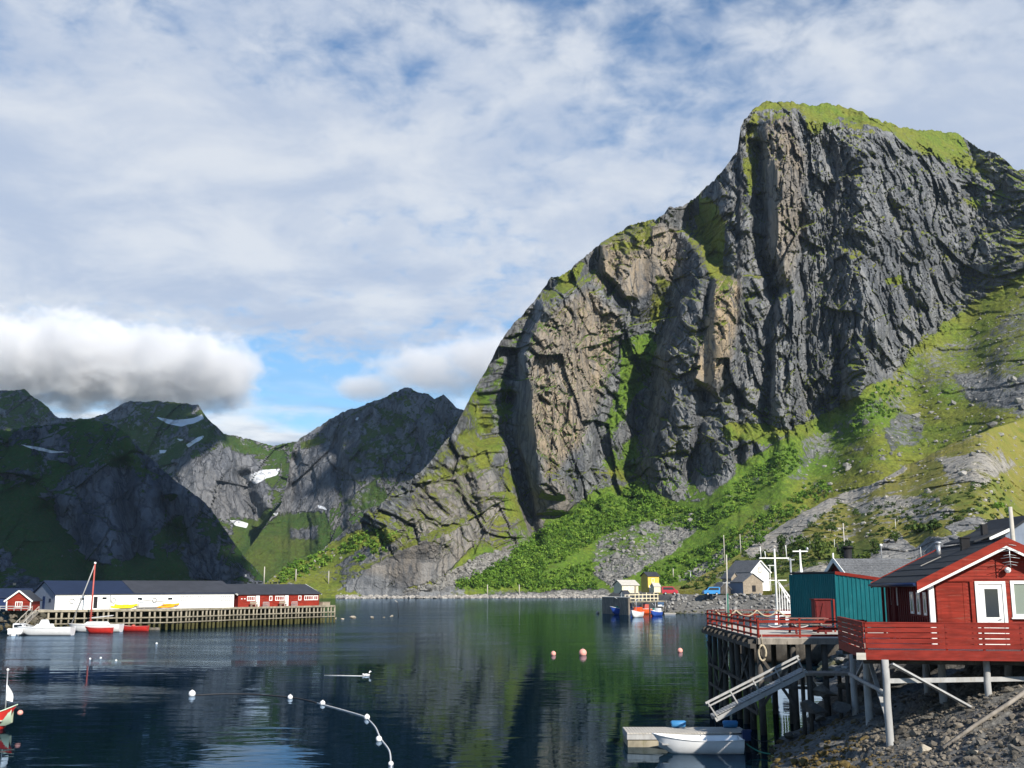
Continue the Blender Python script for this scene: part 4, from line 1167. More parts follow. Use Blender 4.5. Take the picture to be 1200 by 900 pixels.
for i, (px, py, Y, r, lb) in enumerate([(972, 786, 47, .62, 'topmost grey boulder of the pile beside the upper end of the white gangway'), (965, 806, 46, .75, 'broad layered grey boulder halfway down the pile beside the gangway'),
        (990, 800, 46.5, .55, 'rounded boulder at the right side of the pile under the red deck corner'), (955, 826, 44, .7, 'dark boulder low in the pile below the upper gangway end'),
        (982, 824, 44.5, .6, 'squat boulder at the foot of the pile under the deck corner post'), (1003, 815, 45, .5, 'shadowed boulder tucked behind the left deck posts')]):
    bpx(px, py, Y, r, lb, group=G, seed=i + 1, flat=.55)
for i, (px, py, r, lb, fl) in enumerate([(1083, 884, .26, 'pale upright oval stone standing out on the beach below the deck', 1.2), (1142, 885, .30, 'long flat tan stone on the beach near the right edge', .4),
        (1118, 868, .2, 'brownish squarish stone on the beach beside the tan one', .7), (1085, 862, .22, 'grey flat stone on the beach under the diagonal deck brace', .5),
        (1150, 872, .22, 'dark grey slab stone on the right of the beach', .5), (1190, 885, .3, 'large dark stone at the bottom right corner of the beach', .6), (1030, 838, .3, 'dark stone at the back of the beach by the second deck post', .6),
        (960, 850, .45, 'black wet boulder on the dark bank right of the moored dinghy', .6), (925, 868, .5, 'low black boulder at the water by the stern of the dinghy', .5), (905, 882, .4, 'weedy black boulder at the waterline left of the beach', .5)]):
    # find where the line of sight meets the beach
    Y = 27.0
    while Y < 60:
        p = at(px, py, Y)
        if p.z <= zg(p.x, p.y): break
        Y += .1
    boulder(p.x, p.y, r, lb, 'single stones on the beach', M_PALE_BOULDER if 'pale' in lb or 'tan' in lb else None, 30 + i, fl, .3)

def riprap():
    rng = random.Random(9); spots = []
    P_ = [(x, y) for x, y in SHORE if y >= 78 and y < 300]
    for i in range(len(P_) - 1):
        (x0, y0), (x1, y1) = P_[i], P_[i + 1]
        L = math.hypot(x1 - x0, y1 - y0)
        nx, ny = (y1 - y0) / L, -(x1 - x0) / L
        for _ in range(int(L * 7.5)):
            q = rng.random(); s = rng.uniform(-.6, 6.6)
            spots.append((x0 + (x1 - x0) * q + nx * s, y0 + (y1 - y0) * q + ny * s, rng.uniform(.35, .95)))
    zz = ground_z(np.array([p[0] for p in spots]), np.array([p[1] for p in spots]))
    ob = scatter_rocks('riprap_rubble', [(x, y, z, s) for (x, y, s), z in zip(spots, zz)], stone_mat('riprap_stone', (0.10, 0.10, 0.10), (0.33, 0.32, 0.30), (0.05, 0.05, 0.02), .7), 12, 12)
    tag(ob, 'bank of blasted grey rubble along the harbour road', 'rubble', kind='stuff')
    # the boulder shore at the crag's foot
    spots = []
    for _ in range(2600):
        px = rng.uniform(395, 780); 
        Y = float(interp(px, CRAG_D0)) + rng.uniform(-14, 22)
        X = float(px2at(px, 700)[0]) * Y
        t = (Y - float(interp(px, CRAG_D0)))
        spots.append((X, Y, max(.1, .6 + t * .13), rng.uniform(.5, 1.9)))
    ob = scatter_rocks('shore_rubble', spots, stone_mat('shore_stone', (0.20, 0.19, 0.18), (0.42, 0.39, 0.35)), 13, 12)
    tag(ob, 'pale boulders lining the far shore below the crag', 'rubble', kind='stuff')
riprap()
# rocks off the end of the long pier
for i, (px, py, w, lb) in enumerate([(393, 724, 6, 'first small tan rock off the end of the long pier'), (401, 724, 6, 'rounded tan rock, second from the pier end'), (414, 723, 11, 'broadest tan rock awash off the pier end'),
                                     (436, 723, 10, 'low flat rock alone in the middle of the skerry line'), (450, 722, 5, 'small tan rock left of the outermost skerry'), (459, 721, 8, 'outermost pale skerry beside the leaning marker')]):
    p = atz(px, py + 2, 0)
    boulder(p.x, p.y, w / 2 * p.y / F * 1.25, lb, 'skerries off the pier end', M_PALE_BOULDER, 60 + i, .62, .22, z=-.15)

# stones strewn over the turf below the crag and in the screes
def strewn():
    rng = random.Random(15)
    def pts(L, polys, n):
        out = []
        for poly, share in polys:
            idx = np.flatnonzero(poly_sd(L['PX'].ravel(), L['PY'].ravel(), poly) > 0)
            out += [(L['X'].ravel()[i], L['Y'].ravel()[i], L['Z'].ravel()[i]) for i in rng.choices(list(idx), k=int(n * share))]
        return out
    sp = pts(CRAG, [([(930, 540), (1010, 470), (1060, 440), (1120, 390), (1200, 330), (1200, 490), (1060, 540), (960, 590)], .34), ([(690, 668), (740, 640), (800, 615), (835, 600), (800, 640), (760, 665), (715, 690)], .26),
                     ([(690, 660), (700, 630), (760, 610), (820, 600), (790, 625), (740, 650)], .12), ([(470, 694), (520, 672), (570, 648), (605, 640), (600, 655), (560, 675), (520, 692)], .16), ([(280, 690), (380, 640), (410, 650), (340, 690)], .03), ([(790, 680), (850, 640), (930, 600), (870, 650), (830, 690)], .09)], 2100)
    sp = [(x, y, z - .2, min(4.2, .75 * math.exp(rng.gauss(0, .55)))) for x, y, z in sp]
    tag(scatter_rocks('scree_stones', sp, stone_mat('scree_stone', (0.11, 0.11, 0.105), (0.28, 0.27, 0.25)), 44, 12), 'fallen grey stones strewn over the slopes under the crag', 'scree', kind='stuff')
    sp = pts(KNOLL, [([(880, 650), (960, 592), (1060, 545), (1200, 500), (1200, 620), (1060, 630), (960, 640)], 1)], 260)
    sp = [(x, y, z - .05, .0016 * y * math.exp(rng.gauss(0, .5))) for x, y, z in sp]
    tag(scatter_rocks('hillside_stones', sp, stone_mat('hillside_stone', (0.20, 0.195, 0.18), (0.38, 0.36, 0.33)), 45, 12), 'pale stones lying in the grass of the near hill', 'stones', kind='stuff')
strewn()
# ------------------------------------------------------------------ scrub on the slopes
M_BIRCH = leaf_mat('birch_leaves', (0.030, 0.080, 0.010), (0.105, 0.200, 0.020), (0.19, 0.29, 0.040))
M_SHRUB = leaf_mat('shrub_leaves', (0.020, 0.042, 0.010), (0.045, 0.080, 0.014), (0.085, 0.12, 0.02))
def on_land(L, polys, n, rng, thr=.35):
    """points of a land mesh inside photograph polygons, evenly by area in the picture"""
    out = []
    for poly, share in polys:
        P_ = np.array(poly, float)
        m = (poly_sd(L['PX'].ravel(), L['PY'].ravel(), poly) > 0) & (L['attrs']['grass'].ravel() > thr)
        idx = np.flatnonzero(m)
        if len(idx) == 0: continue
        for i in rng.choices(list(idx), k=int(n * share)):
            out.append((L['X'].ravel()[i], L['Y'].ravel()[i], L['Z'].ravel()[i]))
    return out
def woods():
    rng = random.Random(21)
    sp = on_land(CRAG, [([(530, 690), (560, 668), (600, 650), (640, 618), (680, 595), (720, 578), (750, 575), (775, 590), (760, 610), (715, 625), (690, 640), (640, 668), (620, 690)], .52),
                        ([(740, 565), (780, 590), (830, 600), (870, 560), (930, 520), (940, 545), (880, 590), (830, 620), (790, 625), (745, 600)], .17),
                        ([(620, 680), (690, 660), (700, 692), (620, 694)], .07), ([(755, 670), (830, 640), (900, 600), (960, 560), (980, 575), (900, 630), (830, 680), (760, 690)], .14),
                        ([(400, 640), (440, 618), (470, 640), (420, 660)], .03), ([(320, 670), (380, 640), (410, 640), (380, 665), (330, 685)], .04), ([(1000, 470), (1060, 440), (1060, 480), (1000, 520)], .03)], 2500, rng)
    sp = [(x, y, z - .4, r, r * rng.uniform(1.2, 1.9)) for x, y, z in sp for r in [min(4.2, 1.75 * math.exp(rng.gauss(0, .42)))]]
    V, Fa, t = leaf_cloud(rng, sp, 52, .5, 5)
    ob = soup_object('birch_woods', V, Fa, M_BIRCH, False, attrs={'tone': t})
    tag(ob, 'bright green birch scrub covering the slopes under the crag', 'birch scrub', kind='stuff')
    sp = on_land(KNOLL, [([(880, 660), (930, 640), (1000, 640), (1000, 665), (900, 680)], .3), ([(800, 690), (870, 655), (900, 640), (890, 665), (830, 692)], .12), ([(1000, 600), (1180, 560), (1190, 620), (1060, 628), (1000, 630)], .42), ([(860, 640), (990, 580), (1000, 640), (880, 660)], .3)], 420, rng)
    sp = [(x, y, z - .15, r, r * rng.uniform(.9, 1.4)) for x, y, z in sp for r in [.0028 * y * math.exp(rng.gauss(0, .4))]]
    V, Fa, t = leaf_cloud(rng, sp, 60, .24, 6)
    ob = soup_object('heather_scrub', V, Fa, M_SHRUB, False, attrs={'tone': t})
    tag(ob, 'low heather and juniper tufts dotted over the near hillside', 'scrub', kind='stuff')
woods()
def land_hit(L, px, py):
    i = int(np.argmin((L['PX'] - px) ** 2 + (L['PY'] - py) ** 2))
    return Vector((L['X'].ravel()[i], L['Y'].ravel()[i], L['Z'].ravel()[i]))
def shrub(px, py, w, h, label, dark=True, seed=0, group='bushes on the hillside behind the cabins', name='shrub'):
    """w, h in photograph pixels; py is the foot"""
    p = land_hit(KNOLL, px, py); k = p.y / F
    root = thing(name, label, 'bush', p, 0, group)
    rng = random.Random(seed)
    r, hh = w / 2 * k * 1.1, h * k * 1.1
    V, Fa, t = leaf_cloud(rng, [(0, 0, 0, r, hh)], 420, max(.09, r * .13), seed + 50)
    soup_object('foliage', V, Fa, M_SHRUB if dark else M_BIRCH, False, root, {'tone': t})
    m = MB()
    for q in range(4):
        an = rng.uniform(0, 6.28)
        m.tube([(0, 0, -.3), (r * .15 * math.cos(an), r * .15 * math.sin(an), hh * .3), (r * .4 * math.cos(an), r * .4 * math.sin(an), hh * .7)], .06 * hh * .4, 5, True, .015 * hh * .4)
    m.build('stem', 'pile', root)
    return root
for i, a in enumerate([(1010, 660, 22, 17, 'round dark bush on the slope just left of the tall thin pole base'), (987, 660, 26, 30, 'tall dark bush behind the black stove pipe'), (960, 656, 28, 26, 'broad dark bush above the teal shed'),
        (938, 650, 24, 24, 'dark bush between the two white masts'), (918, 652, 18, 26, 'narrow dark bush right of the white gabled house'), (1024, 650, 16, 20, 'pointed juniper left of the grey bare outcrop'),
        (1076, 626, 26, 14, 'low wide green bush above the bare grey rock slabs'), (1095, 622, 20, 13, 'low green bush right of the widest one above the slabs'), (1123, 610, 13, 8, 'small dark tuft of a bush beside the pale ledge'),
        (1170, 598, 16, 12, 'bright green bush high on the right of the hillside', False), (1180, 602, 12, 10, 'small bright bush next to the highest one on the right', False), (975, 625, 14, 13, 'lone small bush halfway up the knoll'),
        (905, 668, 20, 16, 'bush growing against the rock above the harbour road'), (890, 640, 14, 12, 'olive bush at the top of the slope over the white house', False), (1050, 636, 14, 12, 'dark small bush at the upper edge of the grey slab')]):
    shrub(a[0], a[1], a[2], a[3], a[4], a[5] if len(a) > 5 else True, 80 + i)
# ------------------------------------------------------------------ the red cabin on its deck
DECK_Z = 4.4
YAW = R(-9.4)
o0 = at(1095, 757, 38.5)
CAB = Vector((o0.x, o0.y, DECK_Z))
cabin = thing('red_cabin', 'red timber cabin with white door frames and dark felt roof standing on the raised deck', 'cabin', CAB, YAW)
W_, LEN, OV = 5.0, 9.3, .5
TAN = .487
ridge_z, apex_x = 2.35 + TAN * W_ / 2, W_ / 2
def roofz(x): return ridge_z - TAN * abs(x - apex_x)
def cladding(m, x0, x1, z0, z1, y, bh=.115, top=None, rng=random.Random(3)):
    """horizontal weatherboards on the plane y (facing -y); top(x) cuts them under a slope"""
    z = z0
    while z < z1 - .01:
        zt = min(z + bh, z1)
        a0, a1 = x0, x1
        if top:
            # board length under the slope at the board's upper edge
            half = max(0, (ridge_z - zt - .02) / TAN)
            a0, a1 = max(x0, apex_x - half), min(x1, apex_x + half)
        if a1 - a0 > .05:
            j = rng.uniform(-.003, .003)
            m.add([(a0, y - .028 + j, z), (a1, y - .028 + j, z), (a1, y - .010 + j, zt - .004), (a0, y - .010 + j, zt - .004), (a0, y, z), (a1, y, z), (a1, y, zt - .004), (a0, y, zt - .004)],
                  [(0, 1, 2, 3), (0, 4, 5, 1), (3, 2, 6, 7), (0, 3, 7, 4), (1, 5, 6, 2)])
        z = zt
m = MB()
m.box(.02, W_ - .02, .02, .14, 0, 2.3)
m.add([(.02, .02, 2.3), (W_ - .02, .02, 2.3), (apex_x, .02, ridge_z - .06), (.02, .14, 2.3), (W_ - .02, .14, 2.3), (apex_x, .14, ridge_z - .06)], [(0, 1, 2), (3, 5, 4), (0, 2, 5, 3), (1, 4, 5, 2)])
cladding(m, .14, W_ - .1, 2.30, ridge_z, .02, top=True)          # gable boards
cladding(m, .14, 1.44, 0.0, 2.24, .02)
cladding(m, 2.46, 2.62, 0.0, 2.24, .02)
cladding(m, 2.62, 4.3, 0.0, 1.0, .02)
cladding(m, 4.3, W_ - .1, 0.0, 2.24, .02)
m.build('gable_wall', 'red', cabin)
m = MB(); m.box(.05, 1.42, -.055, -.03, 2.235, 2.30); m.box(1.30, 1.42, -.058, -.028, 0, 2.232); m.box(1.06, 1.17, -.05, -.028, .02, 2.20); m.box(2.475, 2.60, -.05, -.028, 0, 2.23)
m.build('batten', 'red', cabin)
m = MB(); m.box(0.16, 1.05, -.045, -.032, .05, 2.19)
for k in range(1, 19): m.box(.17, 1.04, -.052, -.0455, .05 + k * .115 - .1, .05 + k * .115 - .012)
m.build('shutter', 'red', cabin)
m = MB(); m.box(-.07, .10, -.06, -.03, 0, 2.33); m.box(-.07, -.04, -.03, .10, 0, 2.30)
m.build('corner_board', 'white', cabin)
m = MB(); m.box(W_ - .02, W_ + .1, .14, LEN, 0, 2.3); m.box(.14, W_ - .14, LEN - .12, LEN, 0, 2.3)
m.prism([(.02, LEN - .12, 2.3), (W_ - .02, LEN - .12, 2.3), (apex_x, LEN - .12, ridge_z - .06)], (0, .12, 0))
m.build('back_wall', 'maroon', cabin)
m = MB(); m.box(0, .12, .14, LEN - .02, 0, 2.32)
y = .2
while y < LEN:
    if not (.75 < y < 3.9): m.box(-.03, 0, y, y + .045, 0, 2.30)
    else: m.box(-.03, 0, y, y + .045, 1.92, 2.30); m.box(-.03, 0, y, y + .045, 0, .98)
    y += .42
m.build('side_wall', 'maroon', cabin)  # side wall's shade put into a darker red than the gable wall
# front door
d = MB(); d.box(1.46, 1.57, -.075, .0, 0, 2.24); d.box(2.35, 2.46, -.075, .0, 0, 2.24); d.box(1.57, 2.35, -.075, 0, 2.14, 2.24)
fr = d.build('door_frame', 'white', cabin)
d = MB(); d.box(1.58, 1.76, -.05, 0, .03, 2.12); d.box(2.20, 2.34, -.05, 0, .03, 2.12); d.box(1.76, 2.20, -.05, 0, 1.98, 2.12); d.box(1.76, 2.20, -.05, 0, .03, 1.02)
for z in (.18, .58): d.box(1.84, 2.12, -.062, -.05, z, z + .32)
door = d.build('door', 'white', cabin)
MB().box(1.755, 2.205, -.03, -.015, 1.015, 1.985).build('pane', 'glass', door)
d = MB(); d.tube([(2.26, -.05, .96), (2.26, -.10, .96), (2.16, -.10, .95)], .013, 6); d.build('handle', 'steel', door)
for z in (.4, 1.75): MB().box(1.60, 1.62, -.056, -.05, z, z + .1).build('hinge', 'steel', door)
# front window
w = MB()
for x0, x1, z0, z1 in ((2.62, 2.73, 1.02, 2.26), (4.19, 4.30, 1.02, 2.26), (2.73, 4.19, 1.02, 1.13), (2.73, 4.19, 2.15, 2.26), (3.42, 3.50, 1.13, 2.15)): w.box(x0, x1, -.075, .0, z0, z1)
wf = w.build('window', 'white', cabin)
MB().box(2.725, 4.195, -.03, -.015, 1.125, 2.155).build('pane', 'glass_pale', wf)  # pale green reflection put into the pane colour
MB().box(2.58, 4.34, -.11, -.002, .97, 1.015).build('sill', 'white', wf)
# three side windows with pale blinds, two narrow ones further back
for y0, y1, z0, z1 in ((.75, 1.25, 1.05, 1.86), (1.90, 2.45, 1.05, 1.86), (3.10, 3.70, 1.05, 1.86), (6.4, 6.95, 1.3, 2.1), (7.9, 8.4, 1.3, 2.1)):
    w = MB()
    for a0, a1, c0, c1 in ((y0, y0 + .09, z0, z1), (y1 - .09, y1, z0, z1), (y0 + .09, y1 - .09, z0, z0 + .09), (y0 + .09, y1 - .09, z1 - .09, z1)): w.box(-.035, -.002, a0, a1, c0, c1)
    wf = w.build('window', 'white', cabin)
    MB().box(-.028, -.012, y0 + .085, y1 - .085, z0 + .085, z1 - .085).build('pane', 'glass_pale' if z0 < 1.2 else 'glass', wf)
# porch posts under the eave
for y in (4.6, 5.9, 7.4):
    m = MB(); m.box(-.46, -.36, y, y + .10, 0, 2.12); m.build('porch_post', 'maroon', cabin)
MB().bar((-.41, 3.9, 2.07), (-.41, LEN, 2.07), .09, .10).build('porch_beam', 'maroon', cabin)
# roof
rx0, rx1, ry0, ry1 = -OV, W_ + OV, -.42, LEN + .35
m = MB()
for sgn in (-1, 1):
    xe = rx0 if sgn < 0 else rx1
    ze = roofz(xe)
    m.prism([(xe, ry0, ze), (apex_x, ry0, ridge_z), (apex_x, ry0, ridge_z + .13), (xe, ry0, ze + .10)], (0, ry1 - ry0, 0))
m.box(apex_x - .12, apex_x + .12, ry0 + .02, ry1, ridge_z + .10, ridge_z + .145)
roof = m.build('roof', 'felt', cabin)
m = MB()
for k in range(1, 6):                                     # lapped felt strips
    x = rx0 + k * .5; z = roofz(x) + .118
    m.bar((x, ry0 + .03, z), (x, ry1 - .03, z + .0), .03, .014)
m.build('felt_lap', 'felt', roof)
m = MB(); m.bar((.75, 5.2, roofz(.75) + .145), (1.45, 4.9, roofz(1.45) + .145), .09, .03); m.build('roof_board', 'pale_wood', roof)
def barge(y, th, mat, name, off, hgt, drop):
    m = MB()
    for sgn in (-1, 1):
        xe = rx0 - .03 if sgn < 0 else rx1 + .03
        ze = roofz(xe)
        m.prism([(xe, y, ze + .12 + off), (apex_x, y, ridge_z + .155 + off), (apex_x, y, ridge_z + .155 + off - hgt), (xe, y, ze + .12 + off - hgt)], (0, th, 0))
    m.build(name, mat, cabin)
barge(ry0 - .045, .04, 'red', 'bargeboard', .02, .30, 0)
barge(ry0 - .035, .03, 'white', 'barge_trim', -.275, .10, 0)
barge(ry1 + .01, .04, 'red', 'bargeboard', .02, .26, 0)
m = MB(); m.bar((rx0 - .03, ry0 + .0, roofz(rx0) + .02), (rx0 - .03, ry1, roofz(rx0) + .02), .03, .14); m.build('fascia', 'navy', cabin)
m = MB(); m.tube([(rx0 - .10, ry0, roofz(rx0) + .03), (rx0 - .10, ry1, roofz(rx0) + .0)], .055, 8); m.build('gutter', 'navy', cabin)
for (x, y, r, h, nm) in ((1.75, 6.6, .085, .55, 'vent_pipe'),):
    m = MB(); m.tube([(x, y, roofz(x)), (x, y, roofz(x) + h)], r, 10); m.ball((x, y, roofz(x) + h + .05), r * 1.7, r * 1.7, .07); m.build(nm, 'steel', roof)
m = MB(); m.box(apex_x - .62, apex_x - .32, 3.2, 3.5, roofz(apex_x - .5) - .2, ridge_z + .28); m.box(apex_x - .66, apex_x - .28, 3.16, 3.54, ridge_z + .28, ridge_z + .33); m.build('chimney', 'black', roof)
# globe lamp and aerial on the gable
lamp = thing('wall_lamp', 'white globe lamp on the gable of the red cabin above its glazed door', 'lamp', (0, 0, 0), 0)
lp = Matrix.Translation(CAB) @ Matrix.Rotation(YAW, 4, 'Z') @ Vector((apex_x + .05, -.02, 2.62))
lamp.location = lp; lamp.rotation_euler = (0, 0, YAW)
MB().box(-.05, .05, -.05, -.01, -.05, .05).build('bracket', 'black', lamp)
MB().ball((0, -.15, 0), .105).build('globe', 'lamp_globe', lamp)
ant = thing('tv_aerial', 'thin branched aerial fixed to the gable peak of the red cabin', 'aerial', (0, 0, 0), 0)
ant.location = Matrix.Translation(CAB) @ Matrix.Rotation(YAW, 4, 'Z') @ Vector((apex_x + .08, -.02, 2.75)); ant.rotation_euler = (0, 0, YAW)
m = MB(); m.tube([(0, -.42, -.05), (0, -.42, .72)], .018, 8); m.tube([(0, -.42, .1), (0, 0, .1)], .014, 6); m.tube([(0, -.42, .5), (0, 0, .5)], .014, 6); m.build('mast', 'steel', ant)
for z, l, t in ((.03, .20, .05), (.12, .26, -.04), (.27, .30, .05), (.36, .22, -.05), (.50, .32, .04), (.60, .30, -.04), (.70, .22, .05)):
    MB().tube([(-l, -.44 + t, z - .01), (0, -.44, z + .035), (l, -.44 - t, z - .01)], .009, 5).build('element', 'steel', ant)

# ---- the deck it stands on
deck = thing('raised_deck', 'raised red timber deck with slatted balustrade on tall weathered posts over the beach', 'deck', CAB, YAW)
X0, X1, Y0, Y1 = -2.62, 7.5, -2.25, 4.3
m = MB(); x = X0
rng = random.Random(5)
y = Y0
while y < Y1 + 6:
    m.box(X0 if y < Y1 else -.9, X1 if y < .0 else -.02, y, y + .135, -.06, -.005 + rng.uniform(-.004, .004)); y += .145
m.build('floor', 'pale_wood', deck)
m = MB()
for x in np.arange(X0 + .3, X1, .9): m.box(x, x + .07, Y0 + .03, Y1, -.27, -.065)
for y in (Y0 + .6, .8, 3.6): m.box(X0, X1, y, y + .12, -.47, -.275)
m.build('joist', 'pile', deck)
m = MB(); m.box(X0 - .03, X1, Y0 - .05, Y0, -.30, .02); m.build('fascia', 'rail_red', deck)
m = MB(); m.box(X0 - .05, X0, Y0, Y1, -.30, .02); m.build('fascia', 'rail_red', deck)
MB().box(X0 - .32, X0 - .02, Y0 - .12, Y0 - .06, -.30, -.08).build('beam_end', 'pale_wood', deck)
fr = thing('x', None, None) if False else None
m = MB()
for k, z in enumerate((.06, .235, .41, .585, .755)):
    h = .15 if k < 4 else .12
    j = [rng.uniform(-.012, .012) for _ in range(4)]
    xs = [X0, -.1, 2.2, 4.8, X1]
    for a in range(4): m.add([(xs[a], Y0 - .06, z + j[a]), (xs[a + 1] - .006, Y0 - .06, z - j[a] * .5), (xs[a + 1] - .006, Y0 - .06, z + h - j[a] * .5), (xs[a], Y0 - .06, z + h + j[a]),
                              (xs[a], Y0 - .032, z + j[a]), (xs[a + 1] - .006, Y0 - .032, z - j[a] * .5), (xs[a + 1] - .006, Y0 - .032, z + h - j[a] * .5), (xs[a], Y0 - .032, z + h + j[a])],
                             [(0, 1, 2, 3), (4, 7, 6, 5), (0, 4, 5, 1), (3, 2, 6, 7), (0, 3, 7, 4), (1, 5, 6, 2)])
m.box(X0 - .06, X1, Y0 - .075, Y0 + .06, .876, .91)
bal = m.build('balustrade', 'rail_red', deck)
for x in (X0, -.1, 1.05, 2.2, 3.5, 4.8, 6.1): MB().box(x, x + .07, Y0 - .03, Y0 + .04, -.05, .875).build('baluster', 'rail_red', bal)
m = MB()
for k, z in enumerate((.06, .235, .41, .585, .755)):
    h = .15 if k < 4 else .12
    m.box(X0 - .06, X0 - .032, Y0 - .06, Y1, z, z + h)
m.box(X0 - .075, X0 + .06, Y0 - .075, Y1, .877, .912)
bal = m.build('balustrade', 'rail_red', deck)
for y in (Y0 + 1.1, Y0 + 2.4, Y0 + 3.8, Y1 - .1): MB().box(X0 - .03, X0 + .04, y, y + .07, -.05, .876).build('baluster', 'rail_red', bal)
CI = (Matrix.Translation(CAB) @ Matrix.Rotation(YAW, 4, 'Z'))
def post(px, py_foot, Y, r=.12, mat='old_white', top=-.28):
    p = at(px, py_foot, Y)
    q = Vector((p.x, p.y, DECK_Z + top))
    z = zg(p.x, p.y)
    m = MB(); n = 5
    pts = [Vector((p.x + .012 * math.sin(k * 2.1), p.y, q.z + (min(z, p.z) - .5 - q.z) * k / n)) for k in range(n + 1)]
    m.tube(pts, r, 12, True, r * 1.12)
    m.build('post', mat, deck, world=True)
    return Vector((p.x, p.y, q.z))
A = post(1043, 872, 36.35, .115)
Bp = post(1159, 822, 36.6, .105)
post(1107, 838, 39.3, .13); post(1184, 812, 40.2, .13); post(1018, 828, 41.2, .13); post(1000, 792, 44.5, .12); post(1086, 796, 43.5, .12); post(1172, 800, 43.5, .12); post(1224, 800, 36.8, .125)
m = MB(); m.bar(at(1045, 778, 36.2), at(1156, 839, 36.3), .06, .17, (0, -1, .3)); m.build('brace', 'old_white', deck, world=True)
m = MB(); m.bar(at(1036, 798, 36.42), at(1225, 795, 36.75), .06, .15, (0, 0, 1)); m.build('brace', 'old_white', deck, world=True)
m = MB(); m.tube([at(996, 790, 44), at(1012, 799, 41), at(1028, 807, 38.5), at(1041, 815, 36.5)], .075, 8); m.build('brace', 'old_white', deck, world=True)
m = MB(); m.bar(at(1019, 774, 41.0), at(1041, 846, 36.6), .06, .14, (1, 0, 0)); m.build('brace', 'old_white', deck, world=True)
m = MB(); m.bar(at(1013, 775, 41.1), at(1003, 795, 43.5), .06, .12, (1, 0, 0)); m.build('brace', 'old_white', deck, world=True)
# loose spar leaning on the stones
sp = MB(); p0 = at(1103, 853, 33.5); p1 = at(1215, 801, 34.8)
p0.z = zg(p0.x, p0.y) + .1
sp.tube([p0, p0.lerp(p1, .35) + Vector((0, 0, .02)), p0.lerp(p1, .7) - Vector((0, 0, .02)), p1], .055, 9, True, .075)
tag(sp.build('timber_spar', 'wood'), 'long weathered timber spar lying slanted on the beach in front of the deck posts', 'timber')
# green garden table and bench seen behind the balustrade
t = thing('garden_table', 'dark table with a green cloth on the red deck beside the cabin wall', 'table', CI @ Vector((-1.25, 3.0, 0)), YAW)
MB().box(-.9, .9, -.4, .4, .68, .74).build('tabletop', 'maroon', t)
MB().add([(-.42, -.42, .745), (.42, -.42, .745), (.42, .42, .745), (-.42, .42, .745), (-.45, -.44, .45), (.45, -.44, .45)], [(0, 1, 2, 3), (0, 4, 5, 1)]).build('cloth', 'green_cloth', t)
for sx in (-1, 1):
    for sy in (-1, 1): MB().bar((sx * .8, sy * .3, 0), (sx * .75, sy * .3, .68), .07, .07, (0, 1, 0)).build('leg', 'maroon', t)
# ------------------------------------------------------------------ the lower quay with the teal shed
QZ = 4.2
q0 = atz(888, 747.5, QZ)                                   # its near left corner
QX0, QY0 = q0.x, q0.y
QY1, QX1 = 66.0, 24.0
quay = thing('timber_quay', 'grey timber quay on dark piles with a red two-rail fence around it', 'quay', (QX0, QY0, QZ))
LY = QY1 - QY0
def qloc(x, y, z): return (x, y, z)
m = MB(); y = 0; rng = random.Random(8)
SK = .66                                                    # the left edge runs a little outward to the back
def lx(y): return SK * y / LY
while y < LY:
    m.add([(lx(y), y, -.06), (13.2, y, -.06), (13.2, y + .17, -.06), (lx(y), y + .17, -.06), (lx(y), y, rng.uniform(-.006, 0)), (13.2, y, 0), (13.2, y + .17, rng.uniform(-.006, 0)), (lx(y), y + .17, 0)],
          [(4, 5, 6, 7), (0, 1, 5, 4), (1, 2, 6, 5), (2, 3, 7, 6), (3, 0, 4, 7), (0, 3, 2, 1)]); y += .18
m.build('floor', 'pale_wood', quay)
m = MB(); m.box(0, 4.4, -.06, -.005, -.28, -.02); m.build('fascia', 'wood', quay)
m = MB(); m.bar((-.03, 0, -.15), (lx(LY) - .03, LY, -.15), .06, .26); m.bar((-.25, 0, -.36), (lx(LY) - .25, LY, -.36), .2, .2); m.build('edge_beam', 'pile', quay)
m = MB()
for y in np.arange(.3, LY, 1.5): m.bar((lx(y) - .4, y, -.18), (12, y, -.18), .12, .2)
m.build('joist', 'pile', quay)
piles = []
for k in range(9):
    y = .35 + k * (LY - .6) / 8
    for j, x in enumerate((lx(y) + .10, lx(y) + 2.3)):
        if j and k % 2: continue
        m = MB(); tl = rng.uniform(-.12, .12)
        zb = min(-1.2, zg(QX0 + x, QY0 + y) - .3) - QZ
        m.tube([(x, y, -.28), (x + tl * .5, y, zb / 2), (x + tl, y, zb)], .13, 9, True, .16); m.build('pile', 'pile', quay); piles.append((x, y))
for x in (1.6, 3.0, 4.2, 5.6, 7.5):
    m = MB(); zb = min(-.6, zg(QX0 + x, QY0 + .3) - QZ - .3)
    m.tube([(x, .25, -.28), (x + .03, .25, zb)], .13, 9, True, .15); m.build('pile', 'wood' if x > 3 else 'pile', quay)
for (k0, z0, k1, z1) in ((0, -3.2, 2, -1.0), (1, -.9, 3, -3.2), (3, -3.2, 5, -1.0), (4, -.9, 6, -3.2), (6, -3.0, 8, -1.0), (0, -2.2, 8, -2.2), (0, -3.3, 8, -3.3)):
    y0 = .35 + k0 * (LY - .6) / 8; y1 = .35 + k1 * (LY - .6) / 8
    m = MB(); m.bar((lx(y0) - .06, y0, z0), (lx(y1) - .06, y1, z1), .07, .14); m.build('brace', 'pile', quay)
for (x0, z0, x1, z1) in ((.1, -.8, 1.6, -3.0), (1.6, -.8, .1, -3.0), (0, -2.1, 3.0, -2.2), (1.7, -1.0, 3.0, -2.8)):
    m = MB(); m.bar((x0, .12, z0), (x1, .12, z1), .07, .13); m.build('brace', 'pile', quay)
